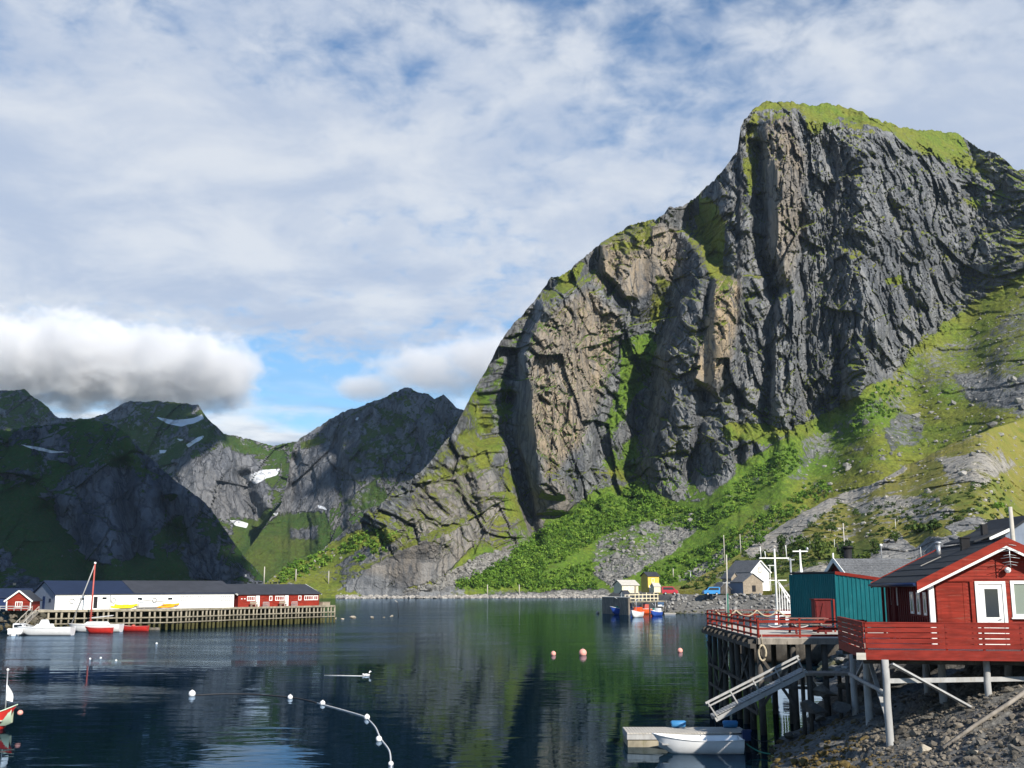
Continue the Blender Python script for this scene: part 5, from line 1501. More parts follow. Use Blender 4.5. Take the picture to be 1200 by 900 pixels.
def fence(name, label, pts, zs=(.42, .66, .82), gap=1.75, group='red fences of the timber quay', rail_h=.1):
    f = thing(name, label, 'fence', Vector(pts[0]), 0, group)
    for p, q in zip(pts[:-1], pts[1:]):
        p, q = Vector(p), Vector(q); n = max(1, round((q - p).length / gap))
        for k in range(n + 1):
            c = p.lerp(q, k / n)
            m = MB(); m.box(c.x - .04, c.x + .04, c.y - .04, c.y + .04, c.z - .3, c.z + .84); m.build('post', 'rail_red', f, world=True)
        for z in zs:
            m = MB(); m.bar(p + Vector((0, -.055, z)), q + Vector((0, -.055, z)), .03, rail_h); m.build('rail', 'rail_red', f, world=True)
        m = MB(); m.bar(p + Vector((0, 0, .855)), q + Vector((0, 0, .855)), .12, .03); m.build('handrail', 'rail_red', f, world=True)
    return f
NL, FL = Vector((QX0 + .05, QY0 + .05, QZ)), Vector((QX0 + SK, QY1 - .1, QZ))
NR, FR = Vector((QX0 + 3.75, QY0 + .05, QZ)), Vector((QX0 + 6.3, QY1 - .1, QZ))
fence('rail_fence', 'red rail fence along the seaward side of the timber quay', [NL + Vector((0, .12, 0)), FL - Vector((0, .12, 0))], (.10, .38, .66))
fence('rail_fence', 'red rail fence along the near edge of the timber quay facing the gangway', [NL, NR], (.10, .40, .70), 1.6)
fence('rail_fence', 'red rail fence at the far end of the timber quay hung with rope swags', [FL, FR], (.22, .6), 1.5)
# rope swags
for i in range(4):
    p = FL.lerp(FR, .08 + i * .22) + Vector((0, -.12, .86)); q = FL.lerp(FR, .08 + (i + 1) * .22) + Vector((0, -.12, .86))
    tag(MB().tube(sag(p, q, .36, 11), .045, 6).build('rope_swag', 'rope'), ['pale rope swag nearest the sea on the far red fence', 'second pale rope swag from the sea on the far red fence', 'third pale rope swag on the far red fence', 'pale rope swag next to the teal shed on the far red fence'][i], 'rope', 'ropes hung on the red fences')
for i in range(3):
    p = NL.lerp(NR, .05 + i * .32) + Vector((0, .10, .76)); q = NL.lerp(NR, .05 + (i + 1) * .32) + Vector((0, .10, .76))
    tag(MB().tube(sag(p, q, .30, 11), .022, 6).build('rope_swag', 'white_rope'), ['thin rope looped behind the near red fence at the quay corner', 'thin rope looped behind the near red fence in its middle', 'thin rope looped behind the near red fence by the gate'][i], 'rope', 'ropes hung on the red fences')
# coil of rope under the quay edge
m = MB(); c = at(893, 757, QY0 - .1)
m.tube([c + Vector((.16 * math.sin(t), .02 * math.sin(3 * t), -.30 + .34 * math.cos(t))) for t in np.linspace(0, 6.28, 17)], .05, 6); m.tube([c + Vector((0, 0, .04)), c + Vector((0, 0, .5))], .02, 6)
tag(m.build('rope_fender', 'rope'), 'loop of tan rope hanging from the quay corner', 'rope fender')
# small red gate by the stairs
gp = Vector((QX0 + 3.95, QY0 - .45, QZ)); g = thing('quay_gate', 'small red gate standing out between the quay fence and the deck balustrade', 'gate', gp)
for x in (0, .75): MB().box(x - .05, x + .05, -.05, .05, -1.5, .78).build('post', 'rail_red', g)
m = MB()
for z in (.25, .48, .68): m.box(.06, .69, -.02, .02, z, z + .13)
m.build('gate_panel', 'rail_red', g)
m = MB(); m.box(-.2, 1.15, 0, .9, -.22, -.12); m.build('step', 'pale_wood', g)
# ---- teal shed
c0 = atz(982, 734, QZ); TC = Vector((c0.x, 57.5, QZ)); TC.x = xat(982, 734, 57.5)
bk = Vector((xat(928, 732, 62.3), 62.3, QZ)); fr_ = Vector((xat(1043, 735, 56.6), 56.6, QZ))
dS = (bk - TC); dF = (fr_ - TC)
shed = thing('teal_shed', 'teal boarded shed with a lean-to roof edged in red on the timber quay', 'shed', TC)
def wallboards(p, d, zt0, zt1, mat, name, parent, bw=.2):
    L = d.length; u = d.normalized(); nrm = Vector((u.y, -u.x, 0)); m = MB(); n = max(2, int(L / bw))
    m.add([p, p + d, p + d + Vector((0, 0, zt1)), p + Vector((0, 0, zt0)), p - nrm * .12, p + d - nrm * .12, p + d - nrm * .12 + Vector((0, 0, zt1)), p - nrm * .12 + Vector((0, 0, zt0))],
          [(0, 1, 2, 3), (7, 6, 5, 4), (0, 3, 7, 4), (1, 5, 6, 2), (3, 2, 6, 7), (0, 4, 5, 1)])
    for k in range(n + 1):
        t = k / n; c = p + d * t; zt = zt0 + (zt1 - zt0) * t
        m.bar(c + nrm * .014, c + nrm * .014 + Vector((0, 0, zt)), .07, .028, nrm)
    return m.build(name, mat, parent, world=True)
H0, H1 = 2.90, 2.50
wallboards(TC - dS * 0 + Vector((0, 0, -.05)), dF, H0 + .05, H1 + .05, 'teal', 'front_wall', shed)
wallboards(bk, TC - bk, H0, H0, 'teal', 'side_wall', shed)
m = MB(); up = Vector((0, 0, 1))
a, b_, c, d_ = TC + up * (H0 + .04), TC + dF * 1.02 + up * (H1 + .04), TC + dF * 1.02 + dS + up * (H1 + .04), bk + up * (H0 + .04)
m.add([a, b_, c, d_, a + up * .08, b_ + up * .08, c + up * .08, d_ + up * .08], [(3, 2, 1, 0), (4, 5, 6, 7), (0, 1, 5, 4), (1, 2, 6, 5), (2, 3, 7, 6), (3, 0, 4, 7)])
m.build('roof', 'felt', shed, world=True)
nf = Vector((dF.normalized().y, -dF.normalized().x, 0)); nf = nf if nf.y < 0 else -nf
m = MB(); m.bar(TC + up * (H0 + .05) + nf * .05, TC + dF * 1.04 + up * (H1 + .05) + nf * .05, .04, .16); m.build('fascia', 'rail_red', shed, world=True)
wallboards(TC + dF + dS, -dS + Vector((0, 0, 0)), H1, H1, 'teal', 'side_wall', shed)
wallboards(bk + dF, -dF, H1, H0, 'teal', 'back_wall', shed)
# red store box in front of its shaded wall
bxp = at(963, 733, 56.0); bx = thing('storage_locker', 'tall dark red locker with a braced plank door beside the teal shed', 'locker', (bxp.x, 56.0, QZ))
m = MB(); m.box(-.38, .42, -.35, .35, 0, 1.58); m.build('body', 'maroon', bx)
m = MB(); m.box(-.34, .02, -.385, -.355, .05, 1.5); m.bar((-.32, -.395, .12), (0, -.395, 1.42), .02, .09, (0, -1, 0)); m.box(-.34, .02, -.40, -.387, 1.25, 1.34); m.box(-.34, .02, -.40, -.387, .2, .29); m.build('door', 'maroon', bx)
MB().box(-.44, .48, -.42, .42, 1.58, 1.64).build('roof', 'maroon', bx)
MB().box(.52, .60, -.4, -.32, 0, 1.62).build('post', 'rail_red', bx)
# picnic table on the quay
pp = at(946, 735, 54.0); t = thing('picnic_table', 'long grey topped picnic table on the quay in front of the teal shed', 'table', (pp.x, 54.0, QZ))
MB().box(-.95, .95, -.38, .38, .70, .75).build('tabletop', 'wood', t)
for s_ in (-1, 1):
    MB().box(-.95, .95, s_ * .72 - .14, s_ * .72 + .14, .42, .46).build('bench', 'wood', t)
    m = MB(); m.bar((s_ * .7, -.7, 0), (s_ * .7, -.2, .7), .06, .1, (1, 0, 0)); m.bar((s_ * .7, .7, 0), (s_ * .7, .2, .7), .06, .1, (1, 0, 0)); m.bar((s_ * .7, -.8, .38), (s_ * .7, .8, .38), .06, .1); m.build('leg', 'maroon', t)

# ---- slate roofed boathouse behind the shed
g0 = at(990, 690, 70.0); SH = Vector((g0.x, 70.0, 4.3))
sh = thing('slate_roofed_house', 'red house with a weathered slate roof and white bargeboards behind the teal shed', 'house', SH, R(10))
rz_ = at(990, 656, 70).z - 4.3; ez = rz_ - 1.55
m = MB(); m.box(0, 8.5, -1.6, 3.2, 0, ez)
m.prism([(0, -1.6, ez), (0, 3.2, ez), (0, .8, rz_ - .1)], (8.5, 0, 0)); m.build('wall', 'maroon', sh)
m = MB()
for y, s_ in ((-2.0, -1), (3.6, 1)):
    m.prism([(-.25, y, ez - .28), (-.25, .8, rz_), (-.25, .8, rz_ + .1), (-.25, y, ez - .18)], (9.2, 0, 0))
sr = m.build('roof', 'slate', sh)
m = MB()
for k in range(1, 12):
    q = k / 12; y = -2.0 + 2.8 * q; z = ez - .18 + (rz_ + .28 - ez) * q
    m.bar((-.24, y, z + .012), (8.9, y, z + .012), .05, .03)
m.build('slate_course', 'slate', sr)
for y in (-2.0, 3.6):
    m = MB(); m.bar((-.29, y, ez - .28), (-.29, .8, rz_ + .02), .05, .26, (0, 0, 1)); m.build('bargeboard', 'white', sh)
m = MB(); m.bar((-.29, .8, rz_ + .0), (-.29, .8, rz_ + .45), .08, .10, (0, 1, 0)); m.build('finial', 'white', sh)
pc = at(994, 656, 73); m = MB(); m.tube([(pc.x, 73, pc.z - 1.5), (pc.x, 73, at(994, 643, 73).z)], .27, 12); m.tube([(pc.x, 73, at(994, 643, 73).z), (pc.x, 73, at(994, 640, 73).z)], .34, 12); m.build('stove_pipe', 'black', sh, world=True)

# ---- gangway, float, dinghy
gl, gu = at(836, 842, 46.4), at(943, 787, 46.4)
gw = thing('gangway', 'white wooden gangway with one handrail sloping down to the float', 'gangway', gl)
ax = (gu - gl); dirx = ax.normalized(); nb = Vector((0, 1, 0)); upg = dirx.cross(nb); upg = upg if upg.z > 0 else -upg
m = MB()
for yo in (-.45, .45): m.bar(gl + nb * yo, gu + nb * yo, .07, .17, upg)
m.build('stringer', 'old_white', gw, world=True)
m = MB(); n = 34
for k in range(n): m.bar(gl + ax * ((k + .5) / n) - nb * .44 + upg * .13, gl + ax * ((k + .5) / n) + nb * .44 + upg * .13, .10, .025, upg)
m.build('tread', 'old_white', gw, world=True)
h0, h1 = at(827, 824, 45.95), at(936, 768.5, 45.95)
m = MB(); m.bar(h0, h1, .05, .09, upg); m.build('handrail', 'old_white', gw, world=True)
m = MB(); m.bar(h0 + ax * .01 - upg * .16, h1 - upg * .16, .04, .06, upg); m.build('handrail', 'old_white', gw, world=True)
for k in range(5):
    b0 = gl + ax * (.03 + k * .235) - nb * .47; t0 = h0.lerp(h1, .02 + k * .24)
    MB().bar(b0, t0, .05, .08, (0, 1, 0)).build('baluster', 'old_white', gw, world=True)
# wall-like landing the gangway hangs on
lnd = thing('landing_stage', 'short dark timber landing on posts at the top of the gangway', 'landing', (gu.x + .5, 46.4, gu.z))
MB().box(-.6, 1.3, -.6, .7, -.12, -.02).build('floor', 'wood', lnd)
for x in (-.45, 1.1):
    for y in (-.5, .6): MB().tube([(x, y, -.12), (x, y, zg(lnd.location.x + x, 46.4 + y) - lnd.location.z - .4)], .09, 8).build('post', 'pile', lnd)
fl_l, fl_r = atz(726, 863, 0), atz(860, 863, 0)
flt = thing('floating_dock', 'grey plank float moored at the foot of the gangway', 'float', (fl_l.x, 46.2, 0), 0)
FLN = fl_r.x - fl_l.x; FW = 1.9
m = MB(); n = 40
for k in range(n): m.box(FLN * k / n + .008, FLN * (k + 1) / n - .008, 0, FW, .52 + rng.uniform(-.008, .008), .565)
m.build('planking', 'pale_wood', flt)
m = MB(); m.box(0, FLN, .02, .10, .30, .515); m.box(0, FLN, FW - .1, FW - .02, .30, .515); m.box(0, .08, .10, FW - .1, .30, .515); m.box(FLN - .08, FLN, .1, FW - .1, .30, .515); m.build('side_board', 'old_white', flt)
m = MB(); m.box(.03, FLN - .03, .05, FW - .05, -.25, .26); m.build('pontoon', 'pale_pile', flt)
for x, nm in ((2.35, 'blue drum lying at the back of the grey float near its middle'), (4.55, 'blue drum lying on the grey float by the gangway foot')):
    d = thing('drum', nm, 'drum', (fl_l.x + x, 46.2 + FW - .25, .565), 0, 'blue drums on the float')
    MB().tube([(-.30, 0, .14), (-.26, 0, .15), (.26, 0, .15), (.30, 0, .14)], [.12, .15, .15, .12], 12).build('body', 'blue_float', d)
    MB().tube([(-.30, 0, .14), (-.345, 0, .14)], .035, 8).build('cap', 'navy', d)
bw, st = atz(752, 866, 0), atz(852, 869, 0)
dl = thing('dinghy', 'open white dinghy with a dark outboard moored alongside the grey float', 'boat', (st.x, 44.85, 0), math.pi - R(1))
DL = st.x - bw.x
full = hull('hull', DL, 1.5, .50, 'boat_white', dl, inner='boat_white', sheer=.42, stern=.86, draft=.10, floor=.12)
m = MB(); m.skin([[(x, -y * 1.003, z) for x, y, z in (r[-3], r[-2])] for r in full][:14]); m.skin([[(x, y * 1.006 , z) for x, y, z in (r[-3], r[-2])] for r in full][:14])
for x in (.95, 2.0, 2.95): MB().box(x, x + .24, -.60 + x * .05, .60 - x * .05, .33, .37).build('thwart', 'old_white', dl)
for s_ in (-1, 1): MB().tube([(1.5, s_ * .72, .50), (1.5, s_ * .74, .60)], .02, 6).build('rowlock', 'steel', dl)
ob_ = MB(); ob_.box(-.34, -.02, -.15, .15, .46, .80); ob_.box(-.40, -.05, -.12, .12, .80, .86); om = ob_.build('outboard_motor', 'navy', dl)
MB().bar((-.18, 0, .48), (-.30, 0, -.35), .12, .16, (1, 0, 0)).build('motor_leg', 'black', om)
MB().tube([(-.05, 0, .72), (.35, .02, .70)], .025, 8).build('tiller', 'black', om)
sb = at(905, 858, 43); tag(MB().tube(sag(Vector((st.x + .1, 45.0, .42)), Vector((sb.x, 43.5, zg(sb.x, 43.5) + .15)), .12, 10), .025, 6).build('mooring_rope', 'green_rope'), 'green mooring rope from the dinghy stern to the dark bank', 'rope')
ln_ = at(905, 800, 47.5)
tag(MB().tube(sag(Vector((fl_r.x, 46.5, .5)), Vector((ln_.x, 47.5, zg(ln_.x, 47.5) + .3)), .25, 10), .02, 6).build('mooring_rope', 'dark_rope'), 'dark mooring rope from the float corner up to the quay piles', 'rope')
# ------------------------------------------------------------------ the long pier across the water
PZ = 3.0
def wz(px, py): return atz(px, py, 0)
A0 = Vector((xat(40, 737, 157), 157, PZ)); A1 = Vector((xat(200, 736, 165), 165, PZ)); A2 = Vector((xat(275, 733, 178), 178, PZ)); A3 = Vector((xat(391, 728, 198), 198, PZ))
pier = thing('long_pier', 'long timber pier on rows of pale piles carrying the white warehouse', 'pier', A0)
line = [A0, A1, A2, A3]
back = Vector((-9.5, 13, 0))
m = MB()
for p, q in zip(line[:-1], line[1:]):
    v = [p, q, q + back, p + back]; m.add([w + Vector((0, 0, dz)) for dz in (-.25, 0) for w in v], [(3, 2, 1, 0), (4, 5, 6, 7), (0, 1, 5, 4), (1, 2, 6, 5), (2, 3, 7, 6), (3, 0, 4, 7)])
m.build('floor', 'pale_wood', pier, world=True)
m = MB(); m2 = MB()
fr = Vector((.25, -.35, 0))
for p, q in zip(line[:-1], line[1:]):
    m.bar(p + fr + Vector((0, 0, -.1)), q + fr + Vector((0, 0, -.1)), .1, .3); m2.bar(p + fr + Vector((0, 0, -1.15)), q + fr + Vector((0, 0, -1.15)), .1, .18)
    m2.bar(p + fr + Vector((0, 0, -1.9)), q + fr + Vector((0, 0, -1.9)), .1, .14)
m.build('edge_beam', 'pale_pile', pier, world=True); m2.build('waling', 'pale_pile', pier, world=True)
seg = [(q - p).length for p, q in zip(line[:-1], line[1:])]; tot = sum(seg)
def along(s):
    for p, q, L in zip(line[:-1], line[1:], seg):
        if s <= L: return p.lerp(q, s / L)
        s -= L
    return line[-1].copy()
rng = random.Random(31)
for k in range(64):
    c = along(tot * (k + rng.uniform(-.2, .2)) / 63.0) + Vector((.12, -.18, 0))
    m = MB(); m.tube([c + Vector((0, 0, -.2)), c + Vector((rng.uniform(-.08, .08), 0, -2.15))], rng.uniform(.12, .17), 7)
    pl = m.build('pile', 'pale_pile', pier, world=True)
    m = MB(); m.tube([c + Vector((0, 0, -2.1)), c + Vector((0, 0, -4))], rng.uniform(.16, .23), 7); m.build('pile_foot', 'weed_pile', pier, world=True)
m = MB()
for p, q in zip(line[:-1], line[1:]):
    v = [p + back * .28, q + back * .28, q + back, p + back]
    m.add([w + Vector((0, 0, dz)) for dz in (-4, -.3) for w in v], [(4, 5, 6, 7), (0, 1, 5, 4), (1, 2, 6, 5), (2, 3, 7, 6), (3, 0, 4, 7)])
m.build('bank', 'weed_pile', pier, world=True)
# white warehouse
def gable_house(root, p, q, depth, hw, hr, wall, roof, over=.35, left=None, th=.14, name='wall'):
    """walls and pitched roof on the front line p-q (world, at the base), running back by depth"""
    d = (q - p); u = d.normalized(); n = Vector((-u.y, u.x, 0)); n = n if n.y > 0 else -n
    Z = Vector((0, 0, 1)); b = n * depth
    MB().add([p, q, q + Z * hw, p + Z * hw], [(0, 1, 2, 3)]).build('front_wall', wall, root, world=True); MB().add([p + b, q + b, q + b + Z * hw, p + b + Z * hw], [(3, 2, 1, 0)]).build('back_wall', wall, root, world=True)
    for e, mt in ((p, left or wall), (q, wall)):
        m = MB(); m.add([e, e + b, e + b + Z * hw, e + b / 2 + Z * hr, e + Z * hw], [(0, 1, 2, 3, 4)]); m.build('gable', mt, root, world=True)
    m = MB(); k = (hr - hw) / (depth / 2)
    for e0, sg in ((p, -1), (p + b, 1)):
        lo = e0 + n * sg * over - u * over + Z * (hw - k * over + .03); hi = p + b / 2 - u * over + Z * (hr + .03)
        m.prism([lo, hi, hi + Z * th, lo + Z * th], d + u * 2 * over)
    r = m.build('roof', roof, root, world=True)
    return u, n, r
def panel(root, name, p, u, n, x0, x1, z0, z1, mat, off=.04, th=.04, parent=None):
    m = MB(); a = p - n * off
    v = [a + u * x0 + Vector((0, 0, z0)), a + u * x1 + Vector((0, 0, z0)), a + u * x1 + Vector((0, 0, z1)), a + u * x0 + Vector((0, 0, z1))]
    m.add(v + [w + n * th for w in v], [(0, 1, 2, 3), (7, 6, 5, 4), (0, 4, 5, 1), (1, 5, 6, 2), (2, 6, 7, 3), (3, 7, 4, 0)])
    o = m.build(name, mat, root, world=True)
    return o
def framed_window(root, p, u, n, x0, x1, z0, z1, b=.10, bars=0, frame='white', pane='glass'):
    m = MB(); a = p - n * .05
    def bx(c0, c1, d0, d1):
        v = [a + u * c0 + Vector((0, 0, d0)), a + u * c1 + Vector((0, 0, d0)), a + u * c1 + Vector((0, 0, d1)), a + u * c0 + Vector((0, 0, d1))]
        m.add(v + [w + n * .05 for w in v], [(0, 1, 2, 3), (7, 6, 5, 4), (0, 4, 5, 1), (1, 5, 6, 2), (2, 6, 7, 3), (3, 7, 4, 0)])
    bx(x0, x0 + b, z0, z1); bx(x1 - b, x1, z0, z1); bx(x0 + b, x1 - b, z0, z0 + b); bx(x0 + b, x1 - b, z1 - b, z1)
    for k in range(bars):
        c = x0 + (x1 - x0) * (k + 1) / (bars + 1); bx(c - b * .35, c + b * .35, z0 + b, z1 - b)
    o = m.build('window', frame, root, world=True)
    g = panel(o, 'pane', p, u, n, x0 + b * .9, x1 - b * .9, z0 + b * .9, z1 - b * .9, pane, .02, .015)
    return o
def onl(p, u, px):                       # distance along a front line to a photograph column
    a = float(px2at(px, 700)[0]); return (a * p.y - p.x) / (u.x - a * u.y)
WP, WQ = Vector((xat(64, 712, 161), 161, PZ)), Vector((xat(274, 705, 180.5), 180.5, PZ))
wh = thing('white_warehouse', 'long white warehouse with a blue black roof along the pier', 'warehouse', WP)
u, n, rf = gable_house(wh, WP, WQ, 9.0, 2.25, 4.05, 'white', 'navy_roof', .25, 'blue_grey')  # left gable's bluish shade is painted as its own wall colour
hx = onl(WP, u, 156)
m = MB()
kk = (4.05 - 2.25) / 4.5
lo = WP + u * hx - n * .27 + Vector((0, 0, 2.25 - kk * .25 + .185)); hi = WP + u * hx + n * 4.5 + Vector((0, 0, 4.225))
m.prism([lo, hi, hi + Vector((0, 0, .03)), lo + Vector((0, 0, .03))], u * ((WQ - WP).length - hx + .2)); m.build('roof_sheeting', 'grey_roof', wh, world=True)
L = lambda px: onl(WP, u, px)
panel(wh, 'door', WP, u, n, L(110), L(114.5), .15, 1.85, 'black')
panel(wh, 'downpipe', WP, u, n, L(129), L(129.8), .0, 2.1, 'grey', .1, .1)
panel(wh, 'eave_board', WP, u, n, 0, (WQ - WP).length, 2.05, 2.2, 'pale_wood', .06, .05)
for px0, px1, z0, z1 in ((94, 98.5, 1.4, 1.65), (120, 125, 1.45, 1.75), (161.5, 166.5, 1.35, 1.65), (197, 202, 1.3, 1.6)): panel(wh, 'window', WP, u, n, L(px0), L(px1), z0, z1, 'glass')
for px in (212.5, 217.5, 222.5, 232, 237.5, 248, 259, 264, 268.5):
    framed_window(wh, WP, u, n, L(px - .2), L(px + 3.2), 1.05, 1.85, .09, 0, 'grey')
for i, px in enumerate((84.5, 133, 181)):
    c = WP + u * L(px) - n * .12 + Vector((0, 0, 1.25)); rr = .34
    m = MB(); m.tube([c + u * rr * math.cos(t) + Vector((0, 0, rr * math.sin(t))) for t in np.linspace(0, 6.283, 17)], .05, 6)
    tag(m.build('life_ring', 'old_white'), ['pale life ring on the warehouse wall near its left corner', 'pale life ring right of the dark warehouse doorway', 'pale life ring on the warehouse wall above the orange kayaks'][i], 'life ring', 'life rings on the warehouse wall')
gL = WP + n * 9.0; gu_, gn = -n, u.copy()
for y0 in (1.6, 6.4): panel(wh, 'window', WP, n, u * 1.0, y0, y0 + .8, 1.1, 1.6, 'glass')
panel(wh, 'door', WP, n, u, 4.0, 4.9, .1, 1.9, 'navy')
for i, (px, lb) in enumerate(((68, 0), (186, 0))): pass
# red house with white windows
RP, RQ = Vector((xat(279, 705, 181.5), 181.5, PZ)), Vector((xat(374, 700, 196), 196, PZ))
rh = thing('red_boathouse', 'long red house with white windows at the seaward end of the pier', 'house', RP)
u, n, rf = gable_house(rh, RP, RQ, 8.0, 2.05, 3.55, 'red', 'grey_roof', .3, 'maroon')  # left gable in darker red, its shade put into the colour
L = lambda px: onl(RP, u, px)
for px0, px1, b in ((289.5, 299, 3), (322.5, 333, 3), (356.5, 367, 3), (367.5, 372.5, 1), (315.5, 319, 0), (349.5, 353, 0)): framed_window(rh, RP, u, n, L(px0), L(px1), .95, 1.75, .12, b)
for px0 in (300, 333.8): panel(rh, 'door', RP, u, n, L(px0), L(px0 + 4.2), .05, 1.85, 'white')
for px0 in (282.5, 286): panel(rh, 'vent', RP, u, n, L(px0), L(px0 + 1.6), 1.25, 1.4, 'white')
for px0, px1 in ((305, 312), (338.5, 345)):
    m = MB(); a = RP - n * .8
    for k in range(7): c = a + u * (L(px0) + (L(px1) - L(px0)) * k / 6); m.bar(c, c + Vector((0, 0, .75)), .06, .06)
    m.bar(a + u * L(px0) + Vector((0, 0, .75)), a + u * L(px1) + Vector((0, 0, .75)), .07, .07); m.build('porch_rail', 'old_white', rh, world=True)
for sg in (0, 1):
    e = RP - u * .34 + (n * 8.3 if sg else -n * .3) + Vector((0, 0, 1.95)); m = MB(); m.bar(e, RP - u * .34 + n * 4 + Vector((0, 0, 3.66)), .06, .22); m.build('bargeboard', 'white', rh, world=True)
for sg in (0,):
    e = RQ + u * .34 - n * .3 + Vector((0, 0, 1.95)); m = MB(); m.bar(e, RQ + u * .34 + n * 4 + Vector((0, 0, 3.66)), .06, .2); m.build('bargeboard', 'white', rh, world=True)
c = RP + u * L(313) + n * 4; m = MB(); m.box(c.x - .25, c.x + .25, c.y - .25, c.y + .25, c.z + 3.4, c.z + 4.1); m.build('chimney', 'grey', rf, world=True)
for i, (px, lb) in enumerate(((328, 'brown bench outside the middle windows of the red pier house'), (294, 'brown bench by the first windows of the red pier house'))):
    b = thing('bench', lb, 'bench', RP + u * L(px) - n * .9, math.atan2(u.y, u.x), 'benches outside the red pier house')
    MB().box(-.7, .7, -.2, .2, .38, .44).build('seat', 'tan_wood', b)
    MB().box(-.7, .7, .16, .2, .5, .85).build('backrest', 'tan_wood', b)
    for sx in (-.6, .6): MB().box(sx - .04, sx + .04, -.18, .18, 0, .38).build('leg', 'tan_wood', b)
wb = thing('planter_box', 'tan timber box on the pier end beside the red house', 'box', RP + u * L(379) - n * .4, math.atan2(u.y, u.x))
MB().box(-.9, .9, -.4, .4, 0, .55).build('body', 'tan_wood', wb); MB().box(-.96, .96, -.46, .46, .55, .62).build('lid', 'tan_wood', wb)
# small red hut
HP, HQ = Vector((xat(7.5, 712, 156), 156, 3.0)), Vector((xat(35.5, 712, 156.5), 156.5, 3.0))
ht = thing('red_hut', 'small red gabled hut with white trim at the landward end of the pier', 'hut', HP)
hw = (HQ - HP).length; Z = Vector((0, 0, 1))
m = MB(); u = (HQ - HP).normalized(); n = Vector((-u.y, u.x, 0))
m.add([HP, HQ, HQ + Z * 1.45, HP + u * hw / 2 + Z * 2.65, HP + Z * 1.45], [(0, 1, 2, 3, 4)])
for k in range(14): m.bar(HP - n * .01 + Z * (.1 + k * .1), HQ - n * .01 + Z * (.1 + k * .1), .02, .03)
m.add([HP, HP + n * 5, HP + n * 5 + Z * 1.45, HP + Z * 1.45], [(0, 1, 2, 3)]); m.add([HQ, HQ + n * 5, HQ + n * 5 + Z * 1.45, HQ + Z * 1.45], [(3, 2, 1, 0)])
m.build('wall', 'red', ht, world=True)
m = MB(); ap = HP + u * hw / 2 + Z * 2.72
for e, sg in ((HP, -1), (HQ, 1)):
    lo = e + u * sg * .3 + Z * (1.45 - .2); m.prism([lo - n * .25, ap - n * .25, ap - n * .25 + Z * .12, lo - n * .25 + Z * .12], n * 5.5)
m.build('roof', 'grey_roof', ht, world=True)
for e, sg in ((HP, -1), (HQ, 1)):
    MB().bar(e + u * sg * .32 + Z * 1.25 - n * .29, ap - n * .29 + Z * .03, .05, .2).build('bargeboard', 'white', ht, world=True)
    MB().bar(e - n * .03, e - n * .03 + Z * 1.4, .15, .06, (0, 1, 0)).build('corner_board', 'white', ht, world=True)
framed_window(ht, HP, u, n, hw * .36, hw * .66, .45, 1.25, .1, 2)
m = MB(); m.bar(HP - n * 1.0 - u * 1.5 + Z * .62, HQ - n * 1.0 + Z * .62, .06, .1); m.bar(HP - n * 1.0 - u * 1.5 + Z * .32, HQ - n * 1.0 + Z * .32, .06, .1)
for k in range(6): c = HP - n * 1.0 - u * 1.5 + u * (hw + 1.5) * k / 5; m.bar(c, c + Z * .62, .08, .08)
m.build('rail', 'old_white', ht, world=True)
# dark roofed shed behind the hut, stone bank below
dk = thing('dark_roofed_shed', 'low dark roofed shed behind the small red hut', 'shed', (xat(0, 700, 166), 166, 3))
gable_house(dk, Vector((xat(-20, 705, 164), 164, 3)), Vector((xat(40, 705, 168), 168, 3)), 6, 1.7, 2.9, 'navy', 'navy_roof', .2)
m = MB(); rr = random.Random(77)
spots = []
for _ in range(170):
    px = rr.uniform(-60, 52); Y = rr.uniform(152.5, 157.5); spots.append((xat(px, 725, Y), Y, max(-.2, (Y - 152) * .5 + rr.uniform(-.2, .2)), rr.uniform(.35, .8)))
tag(scatter_rocks('bank_rubble', spots, stone_mat('bank_stone', (0.06, 0.055, 0.035), (0.14, 0.12, 0.09), (0.05, 0.04, 0.015), 1.4), 41, 8), 'dark weedy stone bank under the small red hut', 'rubble', kind='stuff')
gp0, gp1 = Vector((xat(25, 741, 154), 152.5, .35)), Vector((xat(41, 722, 156), 156, 2.8))
gw2 = thing('gangway', 'grey ramp sloping from the pier beside the red hut down to the moored boats', 'gangway', gp0)
m = MB()
ax2 = gp1 - gp0; nb2 = Vector((.9, -.35, 0)).normalized()
for k in range(16): m.bar(gp0 + ax2 * (k + .5) / 16 - nb2 * .6, gp0 + ax2 * (k + .5) / 16 + nb2 * .6, .2, .05)
m.build('tread', 'pale_wood', gw2, world=True)
for s_ in (-1, 1):
    MB().bar(gp0 + nb2 * .62 * s_, gp1 + nb2 * .62 * s_, .06, .2).build('stringer', 'wood', gw2, world=True)
    m = MB(); m.bar(gp0 + nb2 * .62 * s_ + Z * .8, gp1 + nb2 * .62 * s_ + Z * .8, .05, .07)
    for k in range(4): c = gp0 + ax2 * k / 3 + nb2 * .62 * s_; m.bar(c, c + Z * .8, .05, .05)
    m.build('handrail', 'pale_wood', gw2, world=True)
fp = thing('floating_dock', 'low grey float lying under the ramp beside the white motorboat', 'float', (xat(38, 742, 152), 152.3, 0))
MB().box(-1.6, 2.4, -.8, .8, .3, .42).build('planking', 'wood', fp); MB().box(-1.5, 2.3, -.7, .7, -.2, .29).build('pontoon', 'grey', fp)
